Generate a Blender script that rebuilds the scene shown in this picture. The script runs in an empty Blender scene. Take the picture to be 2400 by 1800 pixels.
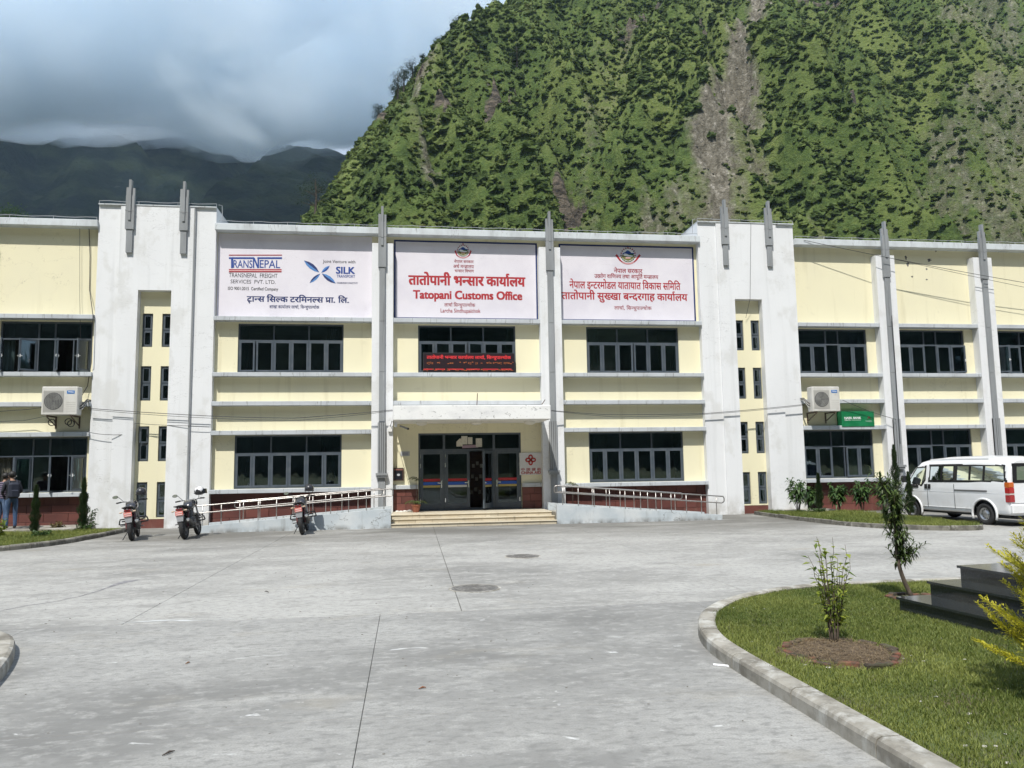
import bpy, math, random
import numpy as np
from mathutils import Vector, Matrix, Euler
random.seed(7); rng = np.random.default_rng(7)
scene = bpy.context.scene
COL = scene.collection
PI = math.pi
K = 1.13                                     # survey units -> metres
# ------------------------------------------------------------------ camera
CAM = Vector((0, -23.4*K, 1.65*K)); FPX = 1803.0
YAW, PITCH, ROLL = (math.radians(a) for a in (7.812, 6.031, -0.850))
_f = Vector((math.sin(YAW)*math.cos(PITCH), math.cos(YAW)*math.cos(PITCH), math.sin(PITCH)))
_r0 = Vector((math.cos(YAW), -math.sin(YAW), 0)); _u0 = _r0.cross(_f)
_r = _r0*math.cos(ROLL) + _u0*math.sin(ROLL); _u = _u0*math.cos(ROLL) - _r0*math.sin(ROLL)
cam_data = bpy.data.cameras.new('camera'); cam = bpy.data.objects.new('camera', cam_data); COL.objects.link(cam)
m3 = Matrix((_r, _u, -_f)).transposed()
cam.matrix_world = Matrix.Translation(CAM) @ m3.to_4x4()
cam_data.sensor_width = 36; cam_data.sensor_fit = 'HORIZONTAL'; cam_data.lens = 36*FPX/2400
cam_data.clip_start = 0.1; cam_data.clip_end = 20000
scene.camera = cam
# ------------------------------------------------------------------ light
SUN_EL, SUN_AZ = math.radians(57), math.radians(23)       # azimuth left of the facade's normal
to_sun = Vector((-math.sin(SUN_AZ)*math.cos(SUN_EL), -math.cos(SUN_AZ)*math.cos(SUN_EL), math.sin(SUN_EL)))
sun_d = bpy.data.lights.new('sun', 'SUN'); sun_d.energy = 4.7; sun_d.angle = math.radians(0.53); sun_d.color = (1, .965, .9)
sun = bpy.data.objects.new('sun', sun_d); COL.objects.link(sun)
sun.rotation_euler = to_sun.to_track_quat('Z', 'Y').to_euler(); sun.location = (-20, -40, 60)
world = bpy.data.worlds.new('World'); scene.world = world; world.use_nodes = True
wn, wl = world.node_tree.nodes, world.node_tree.links; wn.clear()
w_out = wn.new('ShaderNodeOutputWorld'); w_bg = wn.new('ShaderNodeBackground'); w_bg.inputs[1].default_value = 0.12
sky = wn.new('ShaderNodeTexSky'); sky.sky_type = 'NISHITA'; sky.sun_disc = False
sky.sun_elevation = SUN_EL; sky.sun_rotation = math.atan2(to_sun.x, to_sun.y); sky.altitude = 1500
wc = wn.new('ShaderNodeTexCoord'); wmap = wn.new('ShaderNodeMapping'); wmap.inputs['Scale'].default_value = (1, 1, 2.2)
wno = wn.new('ShaderNodeTexNoise'); wno.inputs['Scale'].default_value = 2.3; wno.inputs['Detail'].default_value = 8; wno.inputs['Distortion'].default_value = .4
wr = wn.new('ShaderNodeMapRange'); wr.inputs[1].default_value = .36; wr.inputs[2].default_value = .62
wmix = wn.new('ShaderNodeMix'); wmix.data_type = 'RGBA'; wmix.inputs[7].default_value = (5.4, 6.2, 7.4, 1)
wl.new(wc.outputs['Generated'], wmap.inputs[0]); wl.new(wmap.outputs[0], wno.inputs[0]); wl.new(wno.outputs[0], wr.inputs[0])
wl.new(wr.outputs[0], wmix.inputs[0]); wl.new(sky.outputs[0], wmix.inputs[6]); wl.new(wmix.outputs[2], w_bg.inputs[0]); wl.new(w_bg.outputs[0], w_out.inputs[0])
vs = scene.view_settings; vs.view_transform = 'Standard'; vs.look = 'None'; vs.exposure = 0.30; vs.gamma = 1; vs.use_curve_mapping = False
scene.render.engine = 'CYCLES'
cy = scene.cycles
cy.use_denoising = True
try: cy.denoiser = 'OPENIMAGEDENOISE'
except Exception: pass
cy.max_bounces = 10; cy.diffuse_bounces = 3; cy.glossy_bounces = 3; cy.transparent_max_bounces = 12; cy.volume_bounces = 5
cy.transmission_bounces = 4; cy.caustics_reflective = False; cy.caustics_refractive = False; cy.sample_clamp_indirect = 6
cy.volume_step_rate = 1; cy.volume_max_steps = 256

# ------------------------------------------------------------------ pixel helpers (a pixel is only a direction)
def ray(x, y):
    return _f + _r*((x-1200)/FPX) - _u*((y-900)/FPX)
def on_ground(x, y, z=0.0):
    d = ray(x, y); return CAM + d*((z-CAM.z)/d.z)
def on_wall(x, y, Y=0.0):
    d = ray(x, y); return CAM + d*((Y-CAM.y)/d.y)

# ------------------------------------------------------------------ materials
MATS = {}
def nd(nt, t, **kw):
    n = nt.nodes.new(t)
    for k, v in kw.items(): setattr(n, k, v)
    return n
def M(name, base, rough=.7, layers=(), bump=None, metal=0.0, spec=.5, coat=0.0, coord='world', rand=0.0, emit=None, var=None):
    """procedural material: base colour + noise layers dict(col, scale, lo, hi, fac, detail, kind)"""
    if name in MATS: return MATS[name]
    m = bpy.data.materials.new(name); m.use_nodes = True; nt = m.node_tree; L = nt.links
    b = nt.nodes['Principled BSDF']; b.inputs['Roughness'].default_value = rough; b.inputs['Metallic'].default_value = metal
    b.inputs['Specular IOR Level'].default_value = spec; b.inputs['Coat Weight'].default_value = coat
    if coord == 'world': co = nd(nt, 'ShaderNodeNewGeometry').outputs['Position']
    else: co = nd(nt, 'ShaderNodeTexCoord').outputs['Object']
    rgb = nd(nt, 'ShaderNodeRGB'); rgb.outputs[0].default_value = (*base, 1); cur = rgb.outputs[0]
    def noise(scale, detail=4, dist=0.0, off=0.0):
        mp = nd(nt, 'ShaderNodeMapping'); mp.inputs['Scale'].default_value = scale if hasattr(scale, '__len__') else (scale,)*3
        mp.inputs['Location'].default_value = (off, off*.7, off*1.3)
        n = nd(nt, 'ShaderNodeTexNoise'); n.inputs['Scale'].default_value = 1; n.inputs['Detail'].default_value = detail; n.inputs['Distortion'].default_value = dist
        n.inputs['Roughness'].default_value = .6
        L.new(co, mp.inputs[0]); L.new(mp.outputs[0], n.inputs[0]); return n.outputs[0]
    def rangef(src, lo, hi, out=1.0):
        r = nd(nt, 'ShaderNodeMapRange'); r.inputs[1].default_value = lo; r.inputs[2].default_value = hi; r.inputs[4].default_value = out
        L.new(src, r.inputs[0]); return r.outputs[0]
    def mul(a, bb):
        x = nd(nt, 'ShaderNodeMath', operation='MULTIPLY'); L.new(a, x.inputs[0])
        if isinstance(bb, float): x.inputs[1].default_value = bb
        else: L.new(bb, x.inputs[1])
        return x.outputs[0]
    for i, l in enumerate(layers):
        src = noise(l.get('scale', 3), l.get('detail', 5), l.get('dist', 0.0), l.get('off', i*7.3))
        if l.get('kind') == 'crack':
            x = nd(nt, 'ShaderNodeMath', operation='SUBTRACT'); L.new(src, x.inputs[0]); x.inputs[1].default_value = .5
            a = nd(nt, 'ShaderNodeMath', operation='ABSOLUTE'); L.new(x.outputs[0], a.inputs[0])
            w = l.get('w', .004); fac = rangef(a.outputs[0], w, 0.0)
            fac = mul(fac, rangef(noise(l.get('mscale', .5), 2, 0, 31.7+i), l.get('lo', .5), l.get('hi', .6)))
            fac = mul(fac, float(l.get('fac', 1)))
        else:
            fac = rangef(src, l.get('lo', .4), l.get('hi', .6), l.get('fac', 1.0))
        if 'zr' in l or 'yr' in l:
            sp = nd(nt, 'ShaderNodeSeparateXYZ'); L.new(co, sp.inputs[0])
            a, bb = l.get('zr') or l.get('yr'); fac = mul(fac, rangef(sp.outputs[2 if 'zr' in l else 1], a, bb))
        mx = nd(nt, 'ShaderNodeMix', data_type='RGBA', blend_type=l.get('blend', 'MIX'))
        L.new(fac, mx.inputs[0]); L.new(cur, mx.inputs[6]); mx.inputs[7].default_value = (*l['col'], 1); cur = mx.outputs[2]
    if rand:
        oi = nd(nt, 'ShaderNodeObjectInfo'); hs = nd(nt, 'ShaderNodeHueSaturation')
        L.new(rangef(oi.outputs['Random'], 0, 1, 2*rand), hs.inputs['Value'])
        ad = nd(nt, 'ShaderNodeMath', operation='ADD'); L.new(rangef(oi.outputs['Random'], 0, 1, 2*rand), ad.inputs[0]); ad.inputs[1].default_value = 1-rand
        L.new(ad.outputs[0], hs.inputs['Value']); L.new(cur, hs.inputs['Color']); cur = hs.outputs[0]
    if var:                                     # per-face colour variation from attribute 'v' (natural leaf-to-leaf variation)
        at = nd(nt, 'ShaderNodeAttribute'); at.attribute_name = 'v'
        mx = nd(nt, 'ShaderNodeMix', data_type='RGBA'); L.new(at.outputs['Fac'], mx.inputs[0]); L.new(cur, mx.inputs[6]); mx.inputs[7].default_value = (*var, 1); cur = mx.outputs[2]
    L.new(cur, b.inputs['Base Color'])
    if bump:
        bp = nd(nt, 'ShaderNodeBump'); bp.inputs['Strength'].default_value = bump[1]; bp.inputs['Distance'].default_value = bump[2] if len(bump) > 2 else .02
        L.new(noise(bump[0], 6, 0, 3.1), bp.inputs['Height']); L.new(bp.outputs[0], b.inputs['Normal'])
    if emit:
        b.inputs['Emission Color'].default_value = (*emit[0], 1); b.inputs['Emission Strength'].default_value = emit[1]
    MATS[name] = m; return m
def glass_mat(name, tint, refl=.12, rough=.02):
    if name in MATS: return MATS[name]
    m = bpy.data.materials.new(name); m.use_nodes = True; nt = m.node_tree; nt.nodes.clear(); L = nt.links
    o = nd(nt, 'ShaderNodeOutputMaterial'); t = nd(nt, 'ShaderNodeBsdfTransparent'); t.inputs[0].default_value = (*tint, 1)
    g = nd(nt, 'ShaderNodeBsdfGlossy'); g.inputs[0].default_value = (.8, .9, .92, 1); g.inputs['Roughness'].default_value = rough
    n = nd(nt, 'ShaderNodeTexNoise'); n.inputs['Scale'].default_value = 1.2; bp = nd(nt, 'ShaderNodeBump'); bp.inputs['Strength'].default_value = .05; bp.inputs['Distance'].default_value = .05
    L.new(n.outputs[0], bp.inputs['Height']); L.new(bp.outputs[0], g.inputs['Normal'])
    f = nd(nt, 'ShaderNodeFresnel'); f.inputs[0].default_value = 1.5
    a = nd(nt, 'ShaderNodeMath', operation='ADD'); L.new(f.outputs[0], a.inputs[0]); a.inputs[1].default_value = refl
    mx = nd(nt, 'ShaderNodeMixShader'); L.new(a.outputs[0], mx.inputs[0]); L.new(t.outputs[0], mx.inputs[1]); L.new(g.outputs[0], mx.inputs[2]); L.new(mx.outputs[0], o.inputs[0])
    MATS[name] = m; return m
def leaf_mat(name, c0, c1, rough=.5, trans=.3):
    """two-tone foliage: colour varies leaf by leaf (attribute v), some light passes through"""
    if name in MATS: return MATS[name]
    m = bpy.data.materials.new(name); m.use_nodes = True; nt = m.node_tree; L = nt.links
    b = nt.nodes['Principled BSDF']; b.inputs['Roughness'].default_value = rough; b.inputs['Specular IOR Level'].default_value = .35
    at = nd(nt, 'ShaderNodeAttribute'); at.attribute_name = 'v'
    mx = nd(nt, 'ShaderNodeMix', data_type='RGBA'); mx.inputs[6].default_value = (*c0, 1); mx.inputs[7].default_value = (*c1, 1); L.new(at.outputs['Fac'], mx.inputs[0])
    L.new(mx.outputs[2], b.inputs['Base Color'])
    t = nd(nt, 'ShaderNodeBsdfTranslucent'); L.new(mx.outputs[2], t.inputs[0])
    s = nd(nt, 'ShaderNodeMixShader'); s.inputs[0].default_value = trans
    L.new(b.outputs[0], s.inputs[1]); L.new(t.outputs[0], s.inputs[2]); L.new(s.outputs[0], nt.nodes['Material Output'].inputs[0])
    MATS[name] = m; return m

dirt = (.16, .14, .11)
yellow = M('yellow_paint', (.80, .75, .53), .85, [
    dict(col=(.74, .695, .51), scale=(.5, .5, .35), lo=.45, hi=.7, fac=.7), dict(col=(.55, .50, .32), scale=(2.5, 2.5, .18), lo=.56, hi=.78, fac=.6),
    dict(col=(.42, .38, .26), scale=(.9, .9, 1.4), lo=.66, hi=.82, fac=.4), dict(col=(.3, .26, .18), kind='crack', scale=(.55, .55, .8), w=.0022, mscale=.35, lo=.52, hi=.58, fac=.5)], bump=(18, .15, .01))
white = M('white_paint', (.76, .77, .78), .8, [
    dict(col=(.70, .71, .72), scale=(.6, .6, .4), lo=.42, hi=.66, fac=.7), dict(col=(.52, .53, .53), scale=(3.0, 3.0, .10), lo=.55, hi=.76, fac=.5), dict(col=(.60,.60,.58), scale=(1.1,1.1,.8), lo=.55, hi=.62, fac=.5, detail=10),
    dict(col=(.36, .36, .36), kind='crack', scale=(.5, .5, 1.5), w=.0030, mscale=.33, lo=.46, hi=.54, fac=.7),
    dict(col=(.38, .38, .37), kind='crack', scale=(1.3, 1.3, 3.4), w=.0045, mscale=.6, lo=.54, hi=.6, fac=.5),
    dict(col=(.36, .34, .29), scale=(2.2, 2.2, 1.5), lo=.40, hi=.62, fac=.75, zr=(.75, .0))], bump=(14, .2, .012))
white_worn = M('worn_white_paint', (.80, .80, .78), .8, [
    dict(col=(.62, .62, .62), scale=(1.2, 1.2, 2), lo=.45, hi=.7, fac=.8), dict(col=(.30, .30, .29), scale=(5, 5, 9), lo=.62, hi=.66, fac=.7, dist=1.2),
    dict(col=(.2, .2, .2), scale=(9, 9, 3), lo=.66, hi=.72, fac=.6)], bump=(10, .3, .015))
band_m = M('grey_band', (.50, .53, .555), .7, [
    dict(col=(.40, .42, .44), scale=(1.1, 1, 2), lo=.45, hi=.65, fac=.8), dict(col=(.28, .28, .27), scale=(5, 4, .5), lo=.60, hi=.74, fac=.7),
    dict(col=(.16, .16, .15), kind='crack', scale=(2.1, .2, .15), w=.006, mscale=.5, lo=.35, hi=.4, fac=.9)], bump=(12, .2, .01))
cornice_m = M('pale_cornice', (.60, .64, .66), .75, [
    dict(col=(.44, .46, .47), scale=(1.4, 1, .6), lo=.45, hi=.65, fac=.8), dict(col=(.13, .13, .12), scale=(7, 5, 1.0), lo=.58, hi=.70, fac=.8, zr=(8.83*K, 9.02*K)),
    dict(col=(.30, .30, .30), kind='crack', scale=(1.2, .2, .15), w=.004, mscale=.5, lo=.4, hi=.45, fac=.8)], bump=(12, .2, .01))
grey_metal = M('grey_metal', (.30, .315, .325), .5, [dict(col=(.22, .23, .235), scale=(2, 2, .5), lo=.4, hi=.65, fac=.8), dict(col=(.42, .43, .43), scale=(9, 9, 1), lo=.6, hi=.75, fac=.5), dict(col=(.10, .10, .10), scale=(7, 7, .25), lo=.60, hi=.75, fac=.5)], spec=.4, bump=(20, .08, .01))
frame_m = M('slate_frame', (.070, .088, .108), .42, [dict(col=(.13, .145, .16), scale=3, lo=.45, hi=.7, fac=.6)], spec=.5)
glass = glass_mat('window_glass', (.52, .62, .62), .08)
door_glass = glass_mat('door_glass', (.5, .55, .56), .02)
room_m = M('room_plaster', (.42, .43, .41), .9, [dict(col=(.28, .29, .29), scale=.8, lo=.4, hi=.6)])
tile_m = M('red_tile', (.155, .052, .040), .55, [dict(col=(.11, .038, .032), scale=(1.3, 1, 1.3), lo=.4, hi=.65), dict(col=(.23, .105, .08), scale=(3, 3, 1.2), lo=.58, hi=.8, fac=.6), dict(col=(.25, .2, .16), scale=(3, 3, .8), lo=.5, hi=.8, fac=.5, zr=(.35, 0))], rand=.22, bump=(9, .15, .01))
grout_m = M('grout', (.045, .03, .027), .9)
sign_white = M('sign_paint', (.74, .71, .76), .75, [dict(col=(.66, .63, .69), scale=.7, lo=.42, hi=.62, fac=.8), dict(col=(.80, .78, .82), scale=(1.2, 1, .8), lo=.58, hi=.72, fac=.6), dict(col=(.5, .48, .5), kind='crack', scale=(.4, .4, .9), w=.002, mscale=.4, lo=.5, hi=.55, fac=.5)], bump=(8, .2, .01))
ink = {n: M('paint_'+n, c, .65, [dict(col=tuple(x*1.35+.012 for x in c), scale=9, lo=.5, hi=.75, fac=.6)]) for n, c in dict(
    red=(.40, .022, .03), crimson=(.32, .02, .035), blue=(.012, .055, .27), navy=(.012, .028, .13), black=(.03, .03, .035), pink=(.75, .42, .42), olive=(.16, .16, .04), green=(.03, .11, .03),
    white=(.8, .8, .8), sky=(.08, .22, .50), darkblue=(.01, .05, .16), brown=(.12, .03, .02)).items()}
steel = M('stainless', (.44, .42, .40), .36, [dict(col=(.34, .32, .30), scale=(2, 2, 2), lo=.4, hi=.6)], metal=.9)
ramp_m = M('ramp_paint', (.47, .52, .55), .8, [dict(col=(.58, .61, .62), scale=1.3, lo=.45, hi=.65), dict(col=(.30, .32, .32), scale=(4, 4, .7), lo=.56, hi=.72, fac=.8), dict(col=(.10, .10, .09), kind='crack', scale=(.8, .8, 1.0), w=.005, mscale=.5, lo=.45, hi=.5, fac=.8), dict(col=(.13, .12, .10), scale=(3, 3, 2), lo=.42, hi=.6, fac=.8, zr=(.16, .0))], bump=(12, .3, .012))
step_m = M('cream_stone', (.58, .52, .40), .55, [dict(col=(.52, .45, .33), scale=1.6, lo=.4, hi=.65), dict(col=(.22, .19, .15), scale=(6, 4, 1.3), lo=.60, hi=.72, fac=.8)], rand=.10, bump=(14, .15, .01))
granite = M('black_granite', (.022, .026, .028), .10, [dict(col=(.045, .052, .055), scale=60, lo=.5, hi=.7), dict(col=(.10, .10, .095), scale=(2, 2, 4), lo=.60, hi=.85, fac=.35)], spec=.6, bump=(2, .02, .02))
concrete_layers = lambda d: [
    dict(col=tuple(c*1.26 for c in d), scale=(.22, .38, 1), lo=.44, hi=.58, detail=9), dict(col=tuple(c*.56 for c in d), scale=(.30, .50, 1), lo=.50, hi=.68, detail=11, fac=.85, off=11),
    dict(col=tuple(min(.66, c*1.55) for c in d), scale=(.9, 1.5, 1), lo=.52, hi=.72, detail=15, fac=.75, dist=.6), dict(col=tuple(c*.60 for c in d), scale=(1.2, 2.4, 1), lo=.53, hi=.68, detail=13, fac=.60, off=40, dist=.5),
    dict(col=tuple(c*.62 for c in d), scale=(10, 16, 1), lo=.50, hi=.64, detail=10, fac=.7), dict(col=tuple(min(.62, c*1.5) for c in d), scale=(7, 11, 1), lo=.52, hi=.68, detail=12, fac=.65, off=55), dict(col=tuple(c*.7 for c in d), scale=(60, 70, 1), lo=.45, hi=.65, detail=4, fac=.5), dict(col=tuple(c*.78 for c in d), scale=(2.5, 55, 1), lo=.46, hi=.6, detail=3, fac=.22),
    dict(col=(.60, .60, .58), scale=(1.9, 3.2, 1), lo=.66, hi=.72, detail=15, fac=.85, off=83, dist=1.6, yr=(-13.5*K, -16.5*K)), dict(col=(.28, .25, .19), scale=(.5, .9, 1), lo=.60, hi=.75, detail=8, fac=.5, off=120),
    dict(col=(.10, .095, .082), scale=(.3, .7, 1), lo=.32, hi=.56, detail=11, fac=.8, off=90, yr=(-6.8*K, -3.4*K))]
conc_back = M('yard_concrete_pale', (.318, .312, .290), .85, concrete_layers((.318, .312, .290)), bump=((9, 40, 9), .12, .01))
conc_front = M('yard_concrete_grey', (.268, .264, .247), .85, concrete_layers((.268, .264, .247)), bump=((9, 40, 9), .15, .01))
joint_m = M('joint_filler', (.15, .145, .13), .9)
kerb_m = M('kerb_concrete', (.33, .31, .265), .85, [dict(col=(.17, .155, .125), scale=(2.2, 2.2, 3), lo=.44, hi=.60, detail=10), dict(col=(.46, .45, .41), scale=(5, 5, 2), lo=.52, hi=.64, fac=.85, detail=10), dict(col=(.09, .085, .07), scale=(7, 7, 4), lo=.60, hi=.75, fac=.8), dict(col=(.4, .39, .36), scale=(8, 8, 1), lo=.55, hi=.7, fac=.7, zr=(.08, 0))], rand=.12, bump=(20, .4, .01))
kerb_old = M('old_kerb_stone', (.19, .18, .15), .9, [dict(col=(.10, .095, .08), scale=(4, 4, 4), lo=.42, hi=.6), dict(col=(.34, .33, .29), scale=(7, 7, 5), lo=.56, hi=.7, fac=.8)], rand=.2, bump=(16, .5, .012))
soil_m = M('lawn_soil', (.085, .068, .042), .95, [dict(col=(.085, .11, .03), scale=1.3, lo=.35, hi=.55), dict(col=(.17, .14, .09), scale=3.2, lo=.60, hi=.75)], bump=(30, .6, .02))
brick_m = M('ring_brick', (.20, .075, .045), .9, [dict(col=(.045, .037, .025), scale=6, lo=.36, hi=.52, fac=.95), dict(col=(.075, .085, .03), scale=4, lo=.50, hi=.65, fac=.85)], rand=.2, bump=(25, .5, .012))
straw_m = leaf_mat('dry_straw', (.13, .09, .05), (.27, .20, .115), .8, .1)
blade_m = leaf_mat('grass_blade', (.080, .122, .022), (.27, .295, .075), .55, .3)
bark_m = M('bark', (.13, .10, .075), .9, [dict(col=(.07, .055, .04), scale=(20, 20, 6), lo=.4, hi=.6)], bump=(30, .5, .01))
ac_white = M('ac_casing', (.62, .61, .57), .5, [dict(col=(.48, .46, .42), scale=(2, 2, 1.2), lo=.45, hi=.7), dict(col=(.33, .29, .23), scale=(8, 8, 1.5), lo=.62, hi=.8, fac=.6)])
ac_dark = M('ac_grille', (.10, .10, .10), .6); black_plastic = M('black_plastic', (.018, .018, .02), .45); rubber = M('tyre_rubber', (.022, .022, .022), .8, bump=(40, .3, .01))
cable_m = M('cable', (.03, .03, .032), .6)
van_white = M('van_paint', (.78, .79, .80), .28, [dict(col=(.70, .70, .69), scale=(1, 1, 1.5), lo=.45, hi=.7, fac=.7), dict(col=(.45, .43, .39), scale=(3, 3, 2), lo=.5, hi=.8, fac=.6, zr=(.75, .35))], coat=.6)
chrome = M('chrome', (.7, .7, .7), .15, metal=1.0); alloy = M('wheel_steel', (.42, .43, .44), .35, metal=.8)
# ------------------------------------------------------------------ geometry helpers
class MB:
    """collects shapes; build() links them as ONE mesh object"""
    def __init__(s, k=1.0): s.v = []; s.f = []; s.k = k; s.vals = []; s.mi = []
    def add(s, vs, fs, val=None, mi=0):
        n = len(s.v); s.v += [tuple(c*s.k for c in p) for p in vs]; s.f += [tuple(i+n for i in f) for f in fs]
        s.vals += [val if val is not None else 0.0]*len(fs); s.mi += [mi]*len(fs); return s
    def box(s, x0, x1, y0, y1, z0, z1, mi=0):
        return s.add([(x0,y0,z0),(x1,y0,z0),(x1,y1,z0),(x0,y1,z0),(x0,y0,z1),(x1,y0,z1),(x1,y1,z1),(x0,y1,z1)],
                     [(0,3,2,1),(4,5,6,7),(0,1,5,4),(1,2,6,5),(2,3,7,6),(3,0,4,7)], mi=mi)
    def cbox(s, x0, x1, y0, y1, z0, z1, c=.01):
        """box with chamfered edges"""
        P = []
        for z, i in ((z0, c), (z0+c, 0), (z1-c, 0), (z1, c)):
            X0, X1, Y0, Y1 = x0+i, x1-i, y0+i, y1-i
            d = c if i == 0 else c*.5
            P += [(X0+d,Y0,z),(X1-d,Y0,z),(X1,Y0+d,z),(X1,Y1-d,z),(X1-d,Y1,z),(X0+d,Y1,z),(X0,Y1-d,z),(X0,Y0+d,z)]
        F = [tuple(range(7,-1,-1)), tuple(range(24,32))]
        for r in range(3):
            for i in range(8): F.append((r*8+i, r*8+(i+1)%8, r*8+8+(i+1)%8, r*8+8+i))
        return s.add(P, F)
    def quad(s, a, b, c, d, val=None): return s.add([a,b,c,d], [(0,1,2,3)], val)
    def prism(s, poly, y0, y1):
        """polygon in (x,z) extruded from y0 to y1"""
        n = len(poly); P = [(x,y0,z) for x,z in poly]+[(x,y1,z) for x,z in poly]
        return s.add(P, [tuple(range(n)), tuple(range(2*n-1,n-1,-1))]+[(i,n+i,n+(i+1)%n,(i+1)%n) for i in range(n)])
    def slab(s, poly, z0, z1):
        """polygon in (x,y) extruded in z"""
        n = len(poly); P = [(x,y,z0) for x,y in poly]+[(x,y,z1) for x,y in poly]
        return s.add(P, [tuple(range(n-1,-1,-1)), tuple(range(n,2*n))]+[(i,(i+1)%n,n+(i+1)%n,n+i) for i in range(n)])
    def tube(s, pts, r, n=8, cap=True, mi=0):
        pts = [Vector(p) for p in pts]; rs = r if hasattr(r, '__len__') else [r]*len(pts); P = []; F = []; prev = None
        for i, p in enumerate(pts):
            t = (pts[min(i+1,len(pts)-1)]-pts[max(i-1,0)])
            if t.length < 1e-9: t = Vector((0,0,1))
            t.normalize()
            a = prev if prev is not None else (Vector((0,0,1)) if abs(t.z) < .9 else Vector((1,0,0)))
            b = t.cross(a)
            if b.length < 1e-6: b = t.cross(Vector((0,1,0)))
            b.normalize(); a = b.cross(t).normalized(); prev = a
            for j in range(n):
                an = 2*PI*j/n; P.append(tuple(p+(a*math.cos(an)+b*math.sin(an))*rs[i]))
        for i in range(len(pts)-1):
            for j in range(n): F.append((i*n+j, i*n+(j+1)%n, (i+1)*n+(j+1)%n, (i+1)*n+j))
        if cap: F += [tuple(range(n-1,-1,-1)), tuple(range((len(pts)-1)*n, len(pts)*n))]
        return s.add(P, F, mi=mi)
    def lathe(s, prof, c=(0,0,0), axis='z', n=20, mi=0, ring=False):
        P = []; F = []
        for r, h in prof:
            for j in range(n):
                a = 2*PI*j/n; u, v = r*math.cos(a), r*math.sin(a)
                q = (u,v,h) if axis == 'z' else ((h,u,v) if axis == 'x' else (v,h,u))
                P.append((q[0]+c[0], q[1]+c[1], q[2]+c[2]))
        for i in range(len(prof)-1):
            for j in range(n): F.append((i*n+j, i*n+(j+1)%n, (i+1)*n+(j+1)%n, (i+1)*n+j))
        L_ = (len(prof)-1)*n
        if ring: F += [(L_+j, L_+(j+1)%n, (j+1)%n, j) for j in range(n)]
        else: F += [tuple(range(n-1,-1,-1)), tuple(range(L_, len(prof)*n))]
        return s.add(P, F, mi=mi)
    def ball(s, c, r, sx=1, sy=1, sz=1, n=12, m=8):
        prof = []
        P = []; F = []
        for i in range(m+1):
            t = PI*i/m
            for j in range(n):
                a = 2*PI*j/n; P.append((c[0]+r*sx*math.sin(t)*math.cos(a), c[1]+r*sy*math.sin(t)*math.sin(a), c[2]+r*sz*math.cos(t)))
        for i in range(m):
            for j in range(n): F.append((i*n+j, (i+1)*n+j, (i+1)*n+(j+1)%n, i*n+(j+1)%n))
        return s.add(P, F)
    def build(s, name, mat, parent=None, smooth=False, label=None):
        me = bpy.data.meshes.new(name); o = WO.get(parent.name, Vector((0,0,0))) if parent else Vector((0,0,0))
        me.from_pydata([(x-o.x, y-o.y, z-o.z) for x,y,z in s.v], [], s.f)
        for mm in (mat if isinstance(mat, (list, tuple)) else [mat]): me.materials.append(mm)
        if any(s.mi): me.polygons.foreach_set('material_index', s.mi)
        if any(s.vals):
            at = me.attributes.new('v', 'FLOAT', 'FACE'); at.data.foreach_set('value', s.vals)
        if smooth: me.polygons.foreach_set('use_smooth', [True]*len(me.polygons))
        me.update(); ob = bpy.data.objects.new(name, me); COL.objects.link(ob)
        if parent: ob.parent = parent; WO[ob.name] = o
        if label: ob['label'] = label
        return ob
WO = {}
def thing(name, label, cat, loc=(0,0,0), group=None):
    o = bpy.data.objects.new(name, None); COL.objects.link(o); o.location = loc; o.empty_display_size = .2
    o['label'] = label; o['category'] = cat
    if group: o['group'] = group
    WO[o.name] = Vector(loc); return o
def tag(o, label, cat, group=None):
    o['label'] = label; o['category'] = cat
    if group: o['group'] = group
    return o
def struct(o, kind='structure'): o['kind'] = kind; return o
def share(ob, parent, loc=(0,0,0), rot=None, name=None):
    c = bpy.data.objects.new(name or ob.name.split('.')[0], ob.data); COL.objects.link(c); c.parent = parent; c.location = loc
    if rot: c.rotation_euler = rot
    return c
def copy_tree(o, parent=None):
    c = o.copy(); COL.objects.link(c); c.parent = parent; WO[c.name] = WO.get(o.name, Vector((0,0,0)))
    for ch in o.children: copy_tree(ch, c)
    return c

# ------------------------------------------------------------------ ground, yard slabs
g = MB(); g.quad((-9000,-9000,-.05),(9000,-9000,-.05),(9000,9000,-.05),(-9000,9000,-.05))
struct(g.build('ground', M('valley_ground', (.07, .085, .035), .95, [dict(col=(.14,.12,.08), scale=.05, lo=.45, hi=.6)])))
Y_J = -14.37
yb = MB(K); yb.quad((-34,-33,-.022),(48,-33,-.022),(48,2,-.022),(-34,2,-.022)); yard = struct(yb.build('yard', joint_m)); WO[yard.name] = Vector((0,0,0))
def slab_piece(x0, x1, y0, y1, m, gap=.009, skew=0.0):
    s = MB(K); c = .003; x0 += gap/2; x1 -= gap/2; y0 += gap/2; y1 -= gap/2
    A = [(x0,y0),(x1,y0),(x1+skew,y1),(x0+skew,y1)]; Bq = [(x0+c,y0+c),(x1-c,y0+c),(x1+skew-c,y1-c),(x0+skew+c,y1-c)]
    s.add([(x,y,-.02) for x,y in A]+[(x,y,-.003) for x,y in A]+[(x,y,0) for x,y in Bq], [(8,9,10,11)]+[(i,(i+1)%4,4+(i+1)%4,4+i) for i in range(4)]+[(4+i,4+(i+1)%4,8+(i+1)%4,8+i) for i in range(4)])
    s.build('concrete_slab', m, yard)
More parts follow.
